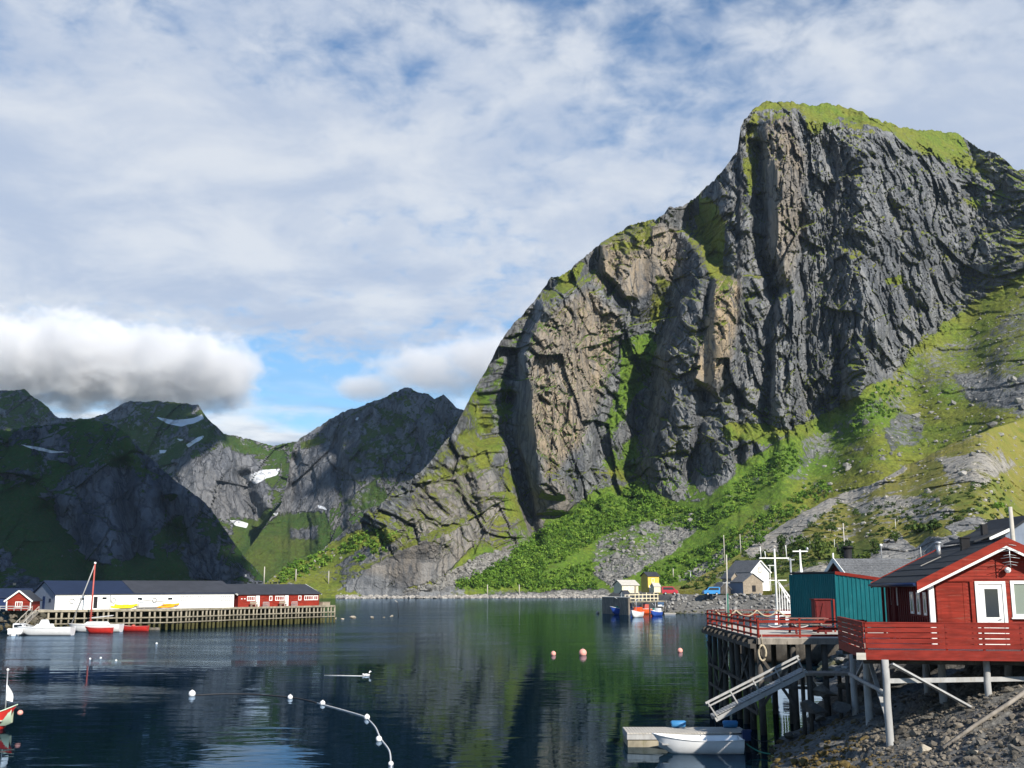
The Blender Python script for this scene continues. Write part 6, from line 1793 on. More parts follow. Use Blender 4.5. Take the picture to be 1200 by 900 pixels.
# kayaks and a dinghy laid out on the pier
def kayak(px, lb, mat, off, L_=3.6, z=.05, dz=0):
    c = WP + (WQ - WP).normalized() * onl(WP, (WQ - WP).normalized(), px) ; uu = (WQ - WP).normalized(); nn = Vector((-uu.y, uu.x, 0))
    k = thing('kayak', lb, 'kayak', c - nn * off + Vector((0, 0, z)), math.atan2(uu.y, uu.x), 'kayaks laid on the pier')
    rows = []
    for i in range(13):
        q = i / 12; w = .33 * math.sin(math.pi * min(max(q, .02), .98)) ** .7; rk = .14 * (abs(q - .5) * 2) ** 3
        rows.append([(L_ * (q - .5), w * math.cos(t), .2 + rk + .17 * math.sin(t)) for t in np.linspace(0, 6.283, 11)[:-1]])
    MB().skin(rows, True).build('hull', mat, k)
    m = MB(); m.tube([(.42 * math.cos(t), .2 * math.sin(t), .375) for t in np.linspace(0, 6.283, 13)], .025, 6); m.build('cockpit_rim', 'black', k)
for px, lb, mt, off, dz in ((141, 'bright yellow kayak lying lower on the pier edge', 'kayak_yellow', .9, .03), (147, 'yellow kayak resting behind the lower yellow one', 'kayak_yellow', .35, .25),
                            (189, 'orange kayak, left of the pair by the warehouse wall', 'kayak_orange', .9, .03), (197, 'orange kayak, upper of the pair by the warehouse wall', 'kayak_orange', .35, .30)): kayak(px, lb, mt, off, 3.5, dz)
uu = (WQ - WP).normalized(); nn = Vector((-uu.y, uu.x, 0))
pb = thing('pier_boat', 'small white boat stored on the pier between yellow and orange kayaks', 'boat', WP + uu * onl(WP, uu, 160) - nn * .7 + Vector((0, 0, .15)), math.atan2(uu.y, uu.x))
hull('hull', 4.3, 1.4, .55, 'boat_white', pb, draft=.05)
MB().tube([(0, 0, .9), (.4, .1, 1.15), (4.2, .1, .85)], .05, 6).build('boom', 'black', pb)
for x in (.8, 3.0): MB().box(x - .08, x + .08, -.5, .5, -.15, -.03).build('cradle', 'wood', pb)

# ---- boats lying at the pier
mb = thing('motorboat', 'white motorboat with twin hulls nosing in by the stone bank at far left', 'boat', wz(17, 745) , R(95))
hull('hull', 4.4, 2.1, .75, 'boat_white', mb, open_=False, stern=.95)
m = MB(); m.prism([(.9, -.7, .7), (2.6, -.6, .75), (2.2, -.5, 1.55), (1.1, -.6, 1.5)], (0, 1.3, 0)); cb = m.build('cabin', 'boat_white', mb)
MB().box(.93, 1.0, -.5, .5, 1.0, 1.4).build('pane', 'glass', cb)
for y in (-.55, .55):
    o = MB().box(-.4, .02, y - .22, y + .22, .2, .95).build('outboard_motor', 'boat_white', mb)
    MB().box(-.3, -.1, y - .06, y + .06, -.4, .2).build('motor_leg', 'grey', o)
cc = thing('cabin_cruiser', 'long low white cabin cruiser moored left of the red mast', 'boat', wz(85, 744.5), math.pi + R(2))
hull('hull', 7.3, 2.3, .95, 'boat_white', cc, open_=False, sheer=.25, stern=.9)
m = MB(); m.prism([(2.6, -.8, .9), (5.0, -.75, 1.0), (4.4, -.6, 1.5), (2.9, -.7, 1.5)], (0, 1.5, 0)); cb = m.build('cabin', 'boat_white', cc)
m = MB(); m.prism([(3.3, -.6, 1.5), (4.3, -.6, 1.5), (4.0, -.5, 2.05), (3.5, -.5, 2.05)], (0, 1.1, 0)); m.build('wheelhouse', 'boat_white', cc)
MB().box(3.0, 4.5, -.79, -.765, 1.1, 1.38).build('pane', 'glass', cb)
MB().tube([(5.2, -.5, 1.15), (6.4, -.35, 1.5), (7.0, 0, 1.55), (6.4, .35, 1.5), (5.2, .5, 1.15)], .03, 6).build('pulpit', 'steel', cc)
rd = thing('rowing_boat', 'small red rowing boat behind the bow of the white cruiser', 'boat', wz(50, 743), math.pi)
hull('hull', 2.6, 1.2, .5, 'boat_red', rd); MB().box(1.0, 1.2, -.5, .5, .3, .34).build('thwart', 'old_white', rd)
sl = thing('work_sailboat', 'white workboat with a red mast and white slanting boom at the pier', 'boat', wz(142, 740.5), math.pi + R(1))
hull('hull', 7.6, 2.5, .95, 'boat_white', sl, open_=False, sheer=.2, stern=.85)
MB().prism([(1.8, -.8, .95), (5.2, -.75, 1.0), (4.6, -.6, 1.45), (2.2, -.65, 1.45)], (0, 1.5, 0)).build('cabin', 'boat_white', sl)
MB().tube([(4.45, 0, .9), (4.35, 0, 9.6)], .13, 8, True, .10).build('mast', 'mast_red', sl)
MB().tube([(4.35, 0, 9.5), (7.1, 0, 1.1)], .08, 7).build('boom', 'old_white', sl)
MB().ball((4.35, 0, 9.65), .17).build('masthead_light', 'lamp_globe', sl)
MB().tube([(4.4, 0, 2.0), (1.2, 0, 2.3)], .06, 6).build('boom', 'old_white', sl)
MB().skin([[(4.3, 0, 2.05), (1.3, 0, 2.35)], [(4.3, .12, 1.9), (1.3, .1, 2.2)], [(4.3, -.06, 2.0), (1.3, -.06, 2.3)]]).build('furled_sail', 'boat_white', sl)
m = MB()
for z in np.arange(1.2, 3.2, .35): m.box(4.2, 4.7, -.2, -.14, z, z + .05)
m.build('mast_step', 'mast_red', sl)
for px0, px1, lb, py in ((131, 99, 'red open boat lying in front of the white workboat', 741.5), (173, 139, 'red open boat right of the white workboat', 739.3)):
    b = thing('open_boat', lb, 'boat', wz(px0, py), math.pi, 'red boats at the pier')
    L_ = (wz(px0, py) - wz(px1, py)).length
    hull('hull', L_, 1.6, .62, 'boat_red', b, inner='old_white', sheer=.35)
    for x in (.28, .6): MB().box(L_ * x, L_ * x + .22, -.6, .6, .42, .46).build('thwart', 'old_white', b)
    if px0 == 173:
        MB().ball((L_ * .5, 0, .62), .30, .26, .30).build('motor_cover', 'mast_red', b)
gf = thing('skiff', 'low grey skiff moored right of the red boats under the pier', 'boat', wz(187, 738.5), math.pi)
hull('hull', 2.6, 1.1, .35, 'wood', gf)
# leaning marker off the skerries
mk = wz(467, 722); mrk = thing('channel_marker', 'thin leaning marker pole with a bent white top off the skerries', 'marker', (mk.x, mk.y, 0))
MB().tube([(0, 0, -1), (-.1, 0, 1.6), (-.3, 0, 3.0)], .09, 7, True, .06).build('pole', 'black', mrk); MB().tube([(-.3, 0, 2.9), (-.75, 0, 3.3), (-.9, 0, 3.2)], .09, 6).build('topmark', 'old_white', mrk)

# ------------------------------------------------------------------ floats, buoys and the boat at the left
bt = thing('moored_boat', 'red hulled boat with pale green inside and a small white sail at the left edge', 'boat', wz(-50, 855), R(5))
L_ = 4.0
hull('hull', wz(26, 852).x - wz(-50, 855).x, 1.5, .62, 'boat_red', bt, inner='pale_green', sheer=.75, rail='pale_green', bow=1.6)
for x in (1.0, 1.9): MB().box(x, x + .22, -.55, .55, .40, .44).build('thwart', 'pale_green', bt)
MB().tube([(2.07, 0, .2), (2.02, 0, 2.6)], .03, 7).build('mast', 'steel', bt)
MB().ball((2.02, 0, 2.65), .06).build('masthead_light', 'lamp_globe', bt)
rows = []
for k in range(7):
    q = k / 6; z = 2.0 - .72 * q; wdt = .06 + .26 * math.sin(min(1, q * 1.15) * 1.9) ; rows.append([(2.04, .02, z), (2.04 + wdt * .5, .12 * math.sin(q * 3), z - .04), (2.04 + wdt, .02, z - .08)])
MB().skin(rows).build('sail', 'boat_white', bt)
MB().tube([(2.3, 0, 1.1), (2.9, 0, .72)], .012, 5).build('sheet', 'dark_rope', bt)
MB().ball((wz(26, 852).x - wz(-50, 855).x + .16, 0, .72), .13, .13, .12).build('fender', 'pink', bt)
def buoy(px, py, r_px, mat, label, cat='buoy', group=None, eye=True, name='buoy'):
    p = wz(px, py + r_px * .6); r = r_px * p.y / F
    b = thing(name, label, cat, (p.x, p.y, 0), 0, group)
    MB().ball((0, 0, r * .55), r, r, r * 1.02, 16, 11).build('float', mat, b)
    if eye: MB().tube([(0, 0, r * 1.5), (r * .16, 0, r * 1.72), (-r * .16, 0, r * 1.72), (0, 0, r * 1.5)], r * .09, 6).build('eye', 'white_rope' if mat == 'boat_white' else 'grey', b)
    return p
buoy(648.5, 766, 2.9, 'pink', 'small pale pink buoy left of the bigger one in the dark water', group='pink buoys', )
buoy(683, 765, 4.4, 'pink', 'largest pink buoy on the dark water in the middle', group='pink buoys')
buoy(797, 762.5, 3.0, 'pink', 'pink buoy near the piles of the timber quay', group='pink buoys')
for px, py, lb in ((105.5, 772, 'tiny white float, leftmost of the three in a row before the pier'), (118, 771, 'tiny white float, middle of the three before the pier'), (136, 774, 'tiny white float, nearest of the three before the pier'), (183.5, 754, 'tiny white float alone close to the pier')):
    buoy(px, py, 1.2, 'boat_white', lb, 'float', 'tiny white floats', False, 'float')
fl = [(225, 813, 3.9), (340, 817, 2.9), (378, 824, 3.0), (430, 840.5, 3.3), (444, 866, 3.5), (458, 895, 3.0)]
pts = []
names = ['white ball float at the left end of the floating rope', 'white float on the rope, second from the left end', 'white float where the rope starts to bend', 'white float at the top of the rope curve', 'white float halfway down the curved rope', 'white float at the near end of the rope by the bottom edge']
for (px, py, r), lb in zip(fl, names): buoy(px, py, r, 'boat_white', lb, 'float', 'white floats on the curved rope', True, 'rope_float')
cur = [(229, 815), (262, 813.5), (300, 814), (340, 817.5), (360, 821), (378, 826), (400, 832), (425, 839.5), (432, 844), (440, 853), (446, 866), (456, 880), (458, 896), (459, 908), (466, 925)]
wp = [Vector((*wz(x, y).xy, .02)) for x, y in cur]
m = MB(); sm = []
for i in range(len(wp) - 1):
    p0, p1, p2, p3 = wp[max(i - 1, 0)], wp[i], wp[i + 1], wp[min(i + 2, len(wp) - 1)]
    for k in range(6):
        t = k / 6; sm.append(.5 * ((2 * p1) + (p2 - p0) * t + (2 * p0 - 5 * p1 + 4 * p2 - p3) * t * t + (3 * p1 - p0 - 3 * p2 + p3) * t ** 3))
sm.append(wp[-1])
fr_ = thing('floating_rope', 'long floating rope curving across the dark water between white floats', 'rope', (sm[0].x, sm[0].y, 0))
k_ = min(range(len(sm)), key=lambda i: (sm[i] - wz(372, 824.5)).length)
MB().tube(sm[:k_ + 1], .030, 7).build('dark_length', 'dark_rope', fr_, world=True)
MB().tube(sm[k_:], .034, 7).build('pale_length', 'white_rope', fr_, world=True)
# swimming bird with its trailing line
bp_ = wz(429, 792); bd = thing('sea_bird', 'small white sea bird swimming at the end of a thin trail', 'bird', (bp_.x, bp_.y, 0), 0)
rows = []
for i in range(9):
    q = i / 8; r = .13 * math.sin(math.pi * min(max(q, .04), .97)) ** .6; rows.append([(.28 * (q - .5) * 2, r * math.cos(t), .06 + (.06 if q < .15 else 0) + r * .75 * math.sin(t)) for t in np.linspace(0, 6.283, 10)[:-1]])
m = MB().skin(rows, True); m.tube([(.18, 0, .10), (.24, 0, .22), (.26, 0, .30)], .05, 8); m.ball((.29, 0, .31), .065, .05, .055); m.tube([(.34, 0, .31), (.42, 0, .29)], .018, 6, True, .005); m.build('body', 'skin', bd)
e0, e1 = wz(380, 791.5), wz(427, 792.3)
tag(MB().tube([Vector((e0.x, e0.y, .01)), Vector((e0.lerp(e1, .5).x, e0.lerp(e1, .5).y, .015)), Vector((e1.x, e1.y, .01))], .024, 6).build('floating_line', 'white_rope'), 'thin pale line trailing on the water behind the swimming bird', 'line')
# ------------------------------------------------------------------ the little harbour under the crag
HZ = 4.6
# sheet-walled pier head
s0, s1 = wz(706, 719), wz(737, 721)
wq = thing('pier_shed', 'square grey boarded pier head standing in the water left of the boats', 'pier head', (s0.x, s0.y, 0))
top = at(706, 700, s0.y).z
for (p, q, nm) in ((s0, s1, 'front_wall'),):
    wallboards(Vector((p.x, p.y, -.6)), Vector((q.x - p.x, q.y - p.y, 0)), top + .6, top + .6, 'wood', nm, wq, .45)
dS2 = Vector((1.5, 9, 0))
wallboards(Vector((s1.x, s1.y, -.6)), dS2, top + .6, top + .6, 'wood', 'side_wall', wq, .45)
wallboards(Vector((s0.x, s0.y, -.6)) + dS2, -dS2, top + .6, top + .6, 'wood', 'side_wall', wq, .45)
m = MB(); a = Vector((s0.x - .2, s0.y - .2, top)); b = Vector((s1.x + .2, s1.y - .2, top))
m.add([a, b, b + dS2, a + dS2, a + Z * .16, b + Z * .16, b + dS2 + Z * .16, a + dS2 + Z * .16], [(3, 2, 1, 0), (4, 5, 6, 7), (0, 1, 5, 4), (1, 2, 6, 5), (2, 3, 7, 6), (3, 0, 4, 7)]); m.build('roof', 'pale_wood', wq, world=True)
boulder(s0.x - 1.0, s0.y + .3, .9, 'pale boulder at the foot of the grey pier head', None, M_PALE_BOULDER, 91, .7, .3, z=0)
# timber frame jetty with rails
j0, j1 = at(734, 705, 250), at(778, 704.5, 250)
jt = thing('timber_jetty', 'pale timber jetty with open post and rail sides behind the fishing boats', 'jetty', (j0.x, 250, j0.z))
m = MB(); m.bar(j0, j1, 3.0, .3); m.build('floor', 'pale_pile', jt, world=True)
for k in range(7):
    c = j0.lerp(j1, .22 + k * .10) + Vector((0, -1.3, 0))
    MB().bar(c - Z * .1, c + Z * (2.0 if k % 2 else 1.7), .16, .16).build('post', 'cream', jt, world=True)
for zz_ in (.7, 1.5):
    MB().bar(j0.lerp(j1, .05) + Vector((0, -1.32, zz_)), j0.lerp(j1, .84) + Vector((0, -1.32, zz_)), .1, .2).build('rail', 'cream', jt, world=True)
for k in range(6):
    c = j0.lerp(j1, k / 5) + Vector((0, -1.2, 0)); MB().tube([c, Vector((c.x, c.y, -1))], .16, 7).build('pile', 'pile', jt, world=True)
# fishing boats
def fishing(px, py, L_, yaw, lb, mat, wmat, heap):
    p = wz(px, py); b = thing('fishing_boat', lb, 'boat', p, yaw, 'fishing boats at the jetty')
    hull('hull', L_, L_ * .40, L_ * .21, mat, b, open_=False, sheer=.5, inner='grey', rail='boat_white')
    m = MB(); m.prism([(L_ * .10, -L_ * .13, L_ * .2), (L_ * .44, -L_ * .13, L_ * .21), (L_ * .40, -L_ * .11, L_ * .44), (L_ * .14, -L_ * .11, L_ * .43)], (0, L_ * .26, 0)); w = m.build('wheelhouse', wmat, b)
    MB().box(L_ * .16, L_ * .38, -L_ * .137, -L_ * .128, L_ * .30, L_ * .39).build('pane', 'glass', w)
    MB().tube([(L_ * .5, 0, L_ * .15), (L_ * .5, 0, L_ * .85)], .08, 6, True, .05).build('mast', 'steel', b)
    MB().tube([(L_ * .5, 0, L_ * .5), (L_ * .85, 0, L_ * .7)], .06, 6).build('boom', 'steel', b)
    MB().ball((L_ * .68, -L_ * .02, L_ * .25), L_ * .11, L_ * .12, L_ * .08).build('net_heap', heap, b)
    for k in range(3): MB().ball((L_ * (.3 + .18 * k), -L_ * .205, L_ * .12), L_ * .035, L_ * .03, L_ * .045).build('fender', 'orange' if k % 2 else 'boat_white', b)
    return b
fishing(742, 720, 5.8, math.pi + R(20), 'blue hulled fishing boat beside the grey pier head', 'boat_blue', 'boat_blue', 'green_rope')
fishing(751, 723, 4.7, math.pi + R(60), 'white fishing boat with an orange net heap in the middle of the row', 'boat_white', 'orange', 'orange')
fishing(762, 719, 5.0, math.pi + R(30), 'orange hulled fishing boat behind the white one', 'orange', 'mast_red', 'boat_blue')
fishing(774, 721.5, 3.8, math.pi + R(50), 'small blue and white boat at the right end of the row', 'boat_blue', 'boat_white', 'boat_white')
ls = thing('floating_dock', 'low pale float between the fishing boats and the rubble bank', 'float', wz(785, 721)); MB().box(-1.3, 1.3, -.6, .6, .35, .5).build('planking', 'pale_wood', ls); MB().box(-1.2, 1.2, -.5, .5, -.2, .34).build('pontoon', 'grey', ls)
ob2 = at(816.5, 705, 253); bz = zg(ob2.x, ob2.y)
b = thing('buoy', 'orange net buoy lying on the rubble bank by the road', 'buoy', (ob2.x, ob2.y, bz)); MB().ball((0, 0, .65), .5, .5, .55).build('float', 'orange', b); MB().tube([(0, 0, 1.15), (0, 0, 1.35)], .08, 6).build('eye', 'grey', b)
def house(name, label, px0, px1, Y, wall, roof, hw, hr, depth, rz_dir=0.0, cat='house', z=None, over=.3):
    """front line from px0 to px1 at distance Y; rz_dir turns its right end farther away"""
    p = at(px0, 690, Y); zb = zg(p.x, p.y) - .3 if z is None else z
    p = Vector((p.x, Y, zb)); q = at(px1, 690, Y + rz_dir); q = Vector((q.x, q.y, zb))
    r = thing(name, label, cat, p)
    u, n, rf = gable_house(r, p, q, depth, hw, hr, wall, roof, over)
    return r, p, q, u, n, rf
# yellow and cream houses
r, p, q, u, n, rf = house('yellow_house', 'tall yellow house with a black roof by the harbour road', 759.5, 772.5, 300, 'yellow', 'grey_roof', 4.4, 5.4, 4.5, 1.0, z=4.6)
framed_window(r, p, u, n, 1.1, 1.9, 2.7, 3.8, .1); framed_window(r, p, u, n, 1.9, 2.6, .9, 1.9, .1); panel(r, 'door', p, u, n, .3, 1.0, .1, 1.9, 'white')
c = p + u * 1.2 + n * 2; MB().box(c.x - .2, c.x + .2, c.y - .2, c.y + .2, c.z + 5.0, c.z + 6.0).build('chimney', 'grey', rf, world=True)
an = thing('annex', 'small cream annex built against the yellow house', 'shed', (at(768, 690, 297).x, 297, 4.6)); gable_house(an, Vector((at(766.5, 690, 297).x, 297, 4.6)), Vector((at(774, 690, 297.5).x, 297.5, 4.6)), 2.5, 1.6, 2.4, 'cream', 'pale_wood', .15)
r, p, q, u, n, rf = house('cream_house', 'low cream house with a pale roof behind the timber jetty', 729, 748, 275, 'cream', 'pale_wood', 2.0, 3.1, 5, 1.5, z=4.6)
for x in (.5, 1.5, 2.6): framed_window(r, p, u, n, x, x + .7, .8, 1.6, .1)
panel(r, 'door', p, u, n, 3.3, 3.9, .05, 1.7, 'tan_wood')
hb = thing('boat_shed', 'little pale shed below the cream house at the bank', 'shed', (at(735, 697, 262).x, 262, 3.6)); gable_house(hb, Vector((at(732, 697, 262).x, 262, 3.0)), Vector((at(738, 697, 262.5).x, 262.5, 3.0)), 2.5, 1.5, 2.2, 'pale_wood', 'grey_roof', .15)
panel(hb, 'door', Vector((at(732, 697, 262).x, 262, 3.0)), Vector((1, 0, 0)), Vector((0, 1, 0)), .3, .9, .05, 1.2, 'pile')
# vehicles
def van(px, py, Y, lb, mat, L_=4.6, face=1, name='parked_van'):
    p = at(px, py, Y); v = thing(name, lb, 'van', (p.x, Y, max(zg(p.x, Y), p.z)), R(4) if face > 0 else math.pi + R(6), 'vans parked by the harbour road')
    prof = [(-L_ / 2, .35), (-L_ / 2, 1.75), (-L_ / 2 + .2, 1.95), (L_ / 2 - 1.3, 1.95), (L_ / 2 - .65, 1.25), (L_ / 2 - .05, 1.05), (L_ / 2, .35)]
    MB().prism([(x, -.85, z) for x, z in prof], (0, 1.7, 0)).build('body', mat, v)
    for s_ in (-1, 1):
        MB().prism([(x, s_ * .855, z) for x, z in ((-L_ / 2 + .3, 1.2), (-L_ / 2 + .3, 1.75), (L_ / 2 - 1.35, 1.75), (L_ / 2 - .95, 1.2))], (0, s_ * .012, 0)).build('side_window', 'glass', v)
        for x in (-L_ / 2 + .85, L_ / 2 - .9):
            wl = MB().tube([(x, s_ * .72, .33), (x, s_ * .9, .33)], .33, 14).build('wheel', 'black', v); MB().tube([(x, s_ * .885, .33), (x, s_ * .915, .33)], .19, 12).build('hubcap', 'steel', wl)
        MB().box(L_ / 2 - .03, L_ / 2 + .02, s_ * .65 - .12, s_ * .65 + .12, .72, .92).build('headlight', 'lamp_globe', v)
    k = (1.95 - 1.25) / .65
    MB().prism([(L_ / 2 - 1.24, -.72, 1.92), (L_ / 2 - .66, -.78, 1.295), (L_ / 2 - .66, .78, 1.295), (L_ / 2 - 1.24, .72, 1.92)], (.02, 0, .02)).build('windscreen', 'glass', v)
    MB().box(L_ / 2 - .02, L_ / 2 + .07, -.8, .8, .36, .56).build('bumper', 'grey', v)
    return v
van(784.5, 697, 263, 'dark red van parked near the jetty', 'van_red', 3.9, 1)
van(833.5, 697.5, 263, 'bright blue van parked on the road below the white house', 'van_blue', 3.9, -1)
for px, mt, lb in ((774.5, 'boat_white', 'white car parked beside the dark red van'), (765, 'pole_green', 'green car half hidden left of the white car')):
    p = at(px, 697, 268); v = thing('parked_car', lb, 'car', (p.x, 268, zg(p.x, 268)), R(80))
    L_ = 4.0; prof = [(-2, .3), (-2, .85), (-1.5, .95), (-1.0, 1.4), (.5, 1.42), (1.05, .95), (1.95, .8), (2, .3)]
    MB().prism([(x, -.8, z) for x, z in prof], (0, 1.6, 0)).build('body', mt, v)
    for s_ in (-1, 1):
        MB().prism([(x, s_ * .805, z) for x, z in ((-1.3, .95), (-.95, 1.34), (.45, 1.34), (.85, .95))], (0, s_ * .012, 0)).build('side_window', 'glass', v)
        for x in (-1.2, 1.25): MB().tube([(x, s_ * .66, .31), (x, s_ * .83, .31)], .31, 12).build('wheel', 'black', v)
# the white house and the grey sheds by the road
Y = 272
p = Vector((at(881, 690, Y).x, Y, 5.2)); q = Vector((at(903, 690, Y).x, Y + .8, 5.2))
wh2 = thing('white_house', 'white house with a slate gable roof on the slope above the blue van', 'house', p)
u = (q - p).normalized(); n = Vector((-u.y, u.x, 0)); w_ = (q - p).length; hw, hr, dp = 4.7, 7.3, 9.0
bkd = Vector((-4.2, 8, 0))
m = MB(); m.add([p, q, q + Z * hw, p + u * w_ / 2 + Z * hr, p + Z * hw], [(0, 1, 2, 3, 4)]); m.add([p, p + bkd, p + bkd + Z * hw, p + Z * hw], [(0, 1, 2, 3)]); m.add([q, q + bkd, q + bkd + Z * hw, q + Z * hw], [(3, 2, 1, 0)])
m.add([p + bkd, q + bkd, q + bkd + Z * hw, p + bkd + u * w_ / 2 + Z * hr, p + bkd + Z * hw], [(0, 1, 2, 3, 4)]); m.build('wall', 'white', wh2, world=True)
ap = p + u * w_ / 2 + Z * (hr + .05); m = MB()
bn = bkd.normalized() * .35
for e, sg in ((p, -1), (q, 1)):
    lo = e + u * sg * .35 + Z * (hw - .38); m.prism([lo - bn, ap - bn, ap - bn + Z * .18, lo - bn + Z * .18], bkd + bn * 2)
rf = m.build('roof', 'slate', wh2, world=True)
for e, sg in ((p, -1), (q, 1)): MB().bar(e + u * sg * .36 + Z * (hw - .36) - bn * 1.1, ap - bn * 1.1, .08, .25).build('bargeboard', 'white', wh2, world=True)
framed_window(wh2, p, u, n, w_ * .40, w_ * .58, 4.4, 5.7, .14, 1, 'tan_wood'); framed_window(wh2, p, u, n, w_ * .55, w_ * .8, 1.9, 3.1, .12, 1)
c = ap + bkd * .5; MB().box(c.x - .3, c.x + .3, c.y - .3, c.y + .3, c.z - .3, c.z + .9).build('chimney', 'tan_wood', rf, world=True)
MB().box(q.x - .2, q.x + 1.6, q.y - .4, q.y + 1.6, q.z + 6.1, q.z + 6.25).build('balcony_roof', 'white', wh2, world=True)
for x in (.2, 1.3): MB().bar((q.x + x, q.y - .2, q.z), (q.x + x, q.y - .2, q.z + 6.1), .12, .12, (0, 1, 0)).build('balcony_post', 'white', wh2, world=True)
MB().box(q.x, q.x + 1.5, q.y - .3, q.y + 1.5, q.z + 3.0, q.z + 3.15).build('balcony', 'tan_wood', wh2, world=True)
def gabled(name, label, pxs, Y, zb, hw, hr, bkd, wall, roof, cat='shed', side=None):
    p = Vector((at(pxs[0], 690, Y).x, Y, zb)); q = Vector((at(pxs[1], 690, Y).x, Y + .5, zb)); r = thing(name, label, cat, p)
    u = (q - p).normalized(); n = Vector((-u.y, u.x, 0)); w_ = (q - p).length
    m = MB(); m.add([p, q, q + Z * hw, p + u * w_ / 2 + Z * hr, p + Z * hw], [(0, 1, 2, 3, 4)]); m.add([q, q + bkd, q + bkd + Z * hw, q + Z * hw], [(3, 2, 1, 0)])
    for k in range(8): z = .3 + k * hw / 8; m.bar(p - n * .01 + Z * z, q - n * .01 + Z * z, .03, .05)
    m.build('wall', wall, r, world=True)
    m = MB(); m.add([p, p + bkd, p + bkd + Z * hw, p + Z * hw], [(0, 1, 2, 3)]); m.build('side_wall', side or wall, r, world=True)
    ap = p + u * w_ / 2 + Z * (hr + .05); m = MB(); bn = bkd.normalized() * .25
    for e, sg in ((p, -1), (q, 1)):
        lo = e + u * sg * .3 + Z * (hw - .3 * (hr - hw) / (w_ / 2)); m.prism([lo - bn, ap - bn, ap - bn + Z * .15, lo - bn + Z * .15], bkd + bn * 2)
    m.build('roof', roof, r, world=True)
    return r, p, q, u, n
r, p, q, u, n = gabled('grey_shed', 'weathered grey boarded shed with a dark doorway in front of the white house', (871, 894.5), 266, 4.5, 2.9, 4.7, Vector((-3.0, 6, 0)), 'tan_wood', 'slate', side='blue_grey')
panel(r, 'door', p, u, n, 2.2, 3.1, .5, 2.0, 'black')
r, p, q, u, n = gabled('grey_shed', 'narrow tan shed wedged behind the grey one below the white house', (857.5, 866), 270, 4.6, 3.8, 4.9, Vector((-1.5, 4, 0)), 'tan_wood', 'slate')
r, p, q, u, n = gabled('leaning_shed', 'low dark lean-to shed beside the bright blue van', (843, 856.5), 268, 4.5, 1.2, 2.6, Vector((-1.0, 4, 0)), 'pile', 'slate')
# utility poles and lamp posts on the hillside
def pole(px, pt, pb, Y, lb, mat='pole_wood', r=.11, arm=None, land_=None, group='poles on the hillside', name='utility_pole', cat='pole'):
    b = at(px, pb, Y)
    if land_ is not None: b = land_hit(land_, px, pb)
    t = at(px, pt, b.y); o = thing(name, lb, cat, (b.x, b.y, b.z - .3), 0, group); h = t.z - b.z + .3
    MB().tube([(0, 0, 0), (0, 0, h)], r, 8, True, r * .7).build('post', mat, o)
    if arm == 'cross': MB().bar((-.7, 0, h - .35), (.7, 0, h - .35), .1, .12).build('crossarm', mat, o)
    if arm == 'lamp': MB().tube([(0, 0, h - .05), (-.45, 0, h + .12), (-.95, 0, h + .05)], .06, 6).build('lamp_arm', 'steel', o)
    if arm == 'globe': MB().ball((0, 0, h + r * 1.5), r * 2.4).build('globe', 'lamp_globe', o)
    return o
for a in ((837, 627, 641, None, 'short pale pole standing near the knoll crest left of the house', 'pole_wood', .16, None, KNOLL), (863, 626, 643, None, 'pale pole on the slope straight above the white house', 'pole_wood', .16, None, KNOLL),
          (809, 669, 682, None, 'street lamp by the road left of the green mast', 'steel', .13, 'lamp', KNOLL), (789, 666, 675, 300, 'thin pale pole right of the yellow house', 'pole_wood', .14, None, None),
          (1050, 608, 620, None, 'tiny white post high in the grass of the hillside', 'white', .07, None, KNOLL), (978, 632, 642, None, 'short white post above the dark bushes', 'white', .09, None, KNOLL),
          (949, 633, 645, None, 'thin grey post between two white masts', 'steel', .07, None, KNOLL), (1033, 640, 654, 92, 'dark lamp post with a white globe by the slate roof', 'grey', .16, 'globe', KNOLL),
          (1079.5, 641, 656, 92, 'short leaning white post on the bare grey rock', 'old_white', .17, None, KNOLL), (1102, 640, 650, 95, 'short grey stake behind the cabin roof ridge', 'old_white', .12, None, KNOLL),
          (990, 613, 655, 105, 'tall thin bare pole rising behind the slate roof', 'pole_wood', .2, None, KNOLL), (1190, 594, 668, 62, 'thick pale utility pole in front of the white house at the right edge', 'pole_wood', .16, None, None),
          (305, 664, 677, None, 'thin pole on the low green ridge behind the red pier house', 'pole_wood', .35, None, CRAG), (347, 667, 681, None, 'second thin pole on the green ridge behind the pier', 'pole_wood', .35, None, CRAG), (385, 669, 684, None, 'third thin pole on the green ridge nearest the cliff', 'pole_wood', .3, None, CRAG),
          (571, 685, 697, None, 'pole by the far shore under the scree', 'pole_wood', .3, None, CRAG), (609, 685, 697, None, 'pole by the far shore under the birch scrub', 'pole_wood', .3, None, CRAG)):
    pole(a[0], a[1], a[2], a[3] or 0, a[4], a[5], a[6], a[7], a[8])
# green pole at the far quay corner
gpz = thing('flagpole', 'slim pole, green below and pale above, at the seaward corner of the quay', 'pole', (xat(853, 716, 64.5), 64.5, QZ), 0)
hh = at(852, 650, 64.5).z - QZ
MB().tube([(0, 0, 0), (0, 0, hh * .45)], .06, 8).build('post', 'pole_green', gpz); MB().tube([(-.1, 0, .2), (-.02, 0, hh * .62)], .045, 8).build('stay', 'old_white', gpz); MB().tube([(0, 0, hh * .45), (.03, 0, hh)], .055, 8, True, .035).build('upper_pole', 'pole_wood', gpz)
MB().bar((-.25, 0, hh * .6), (.18, 0, hh * .6), .06, .05).build('crosspiece', 'old_white', gpz)
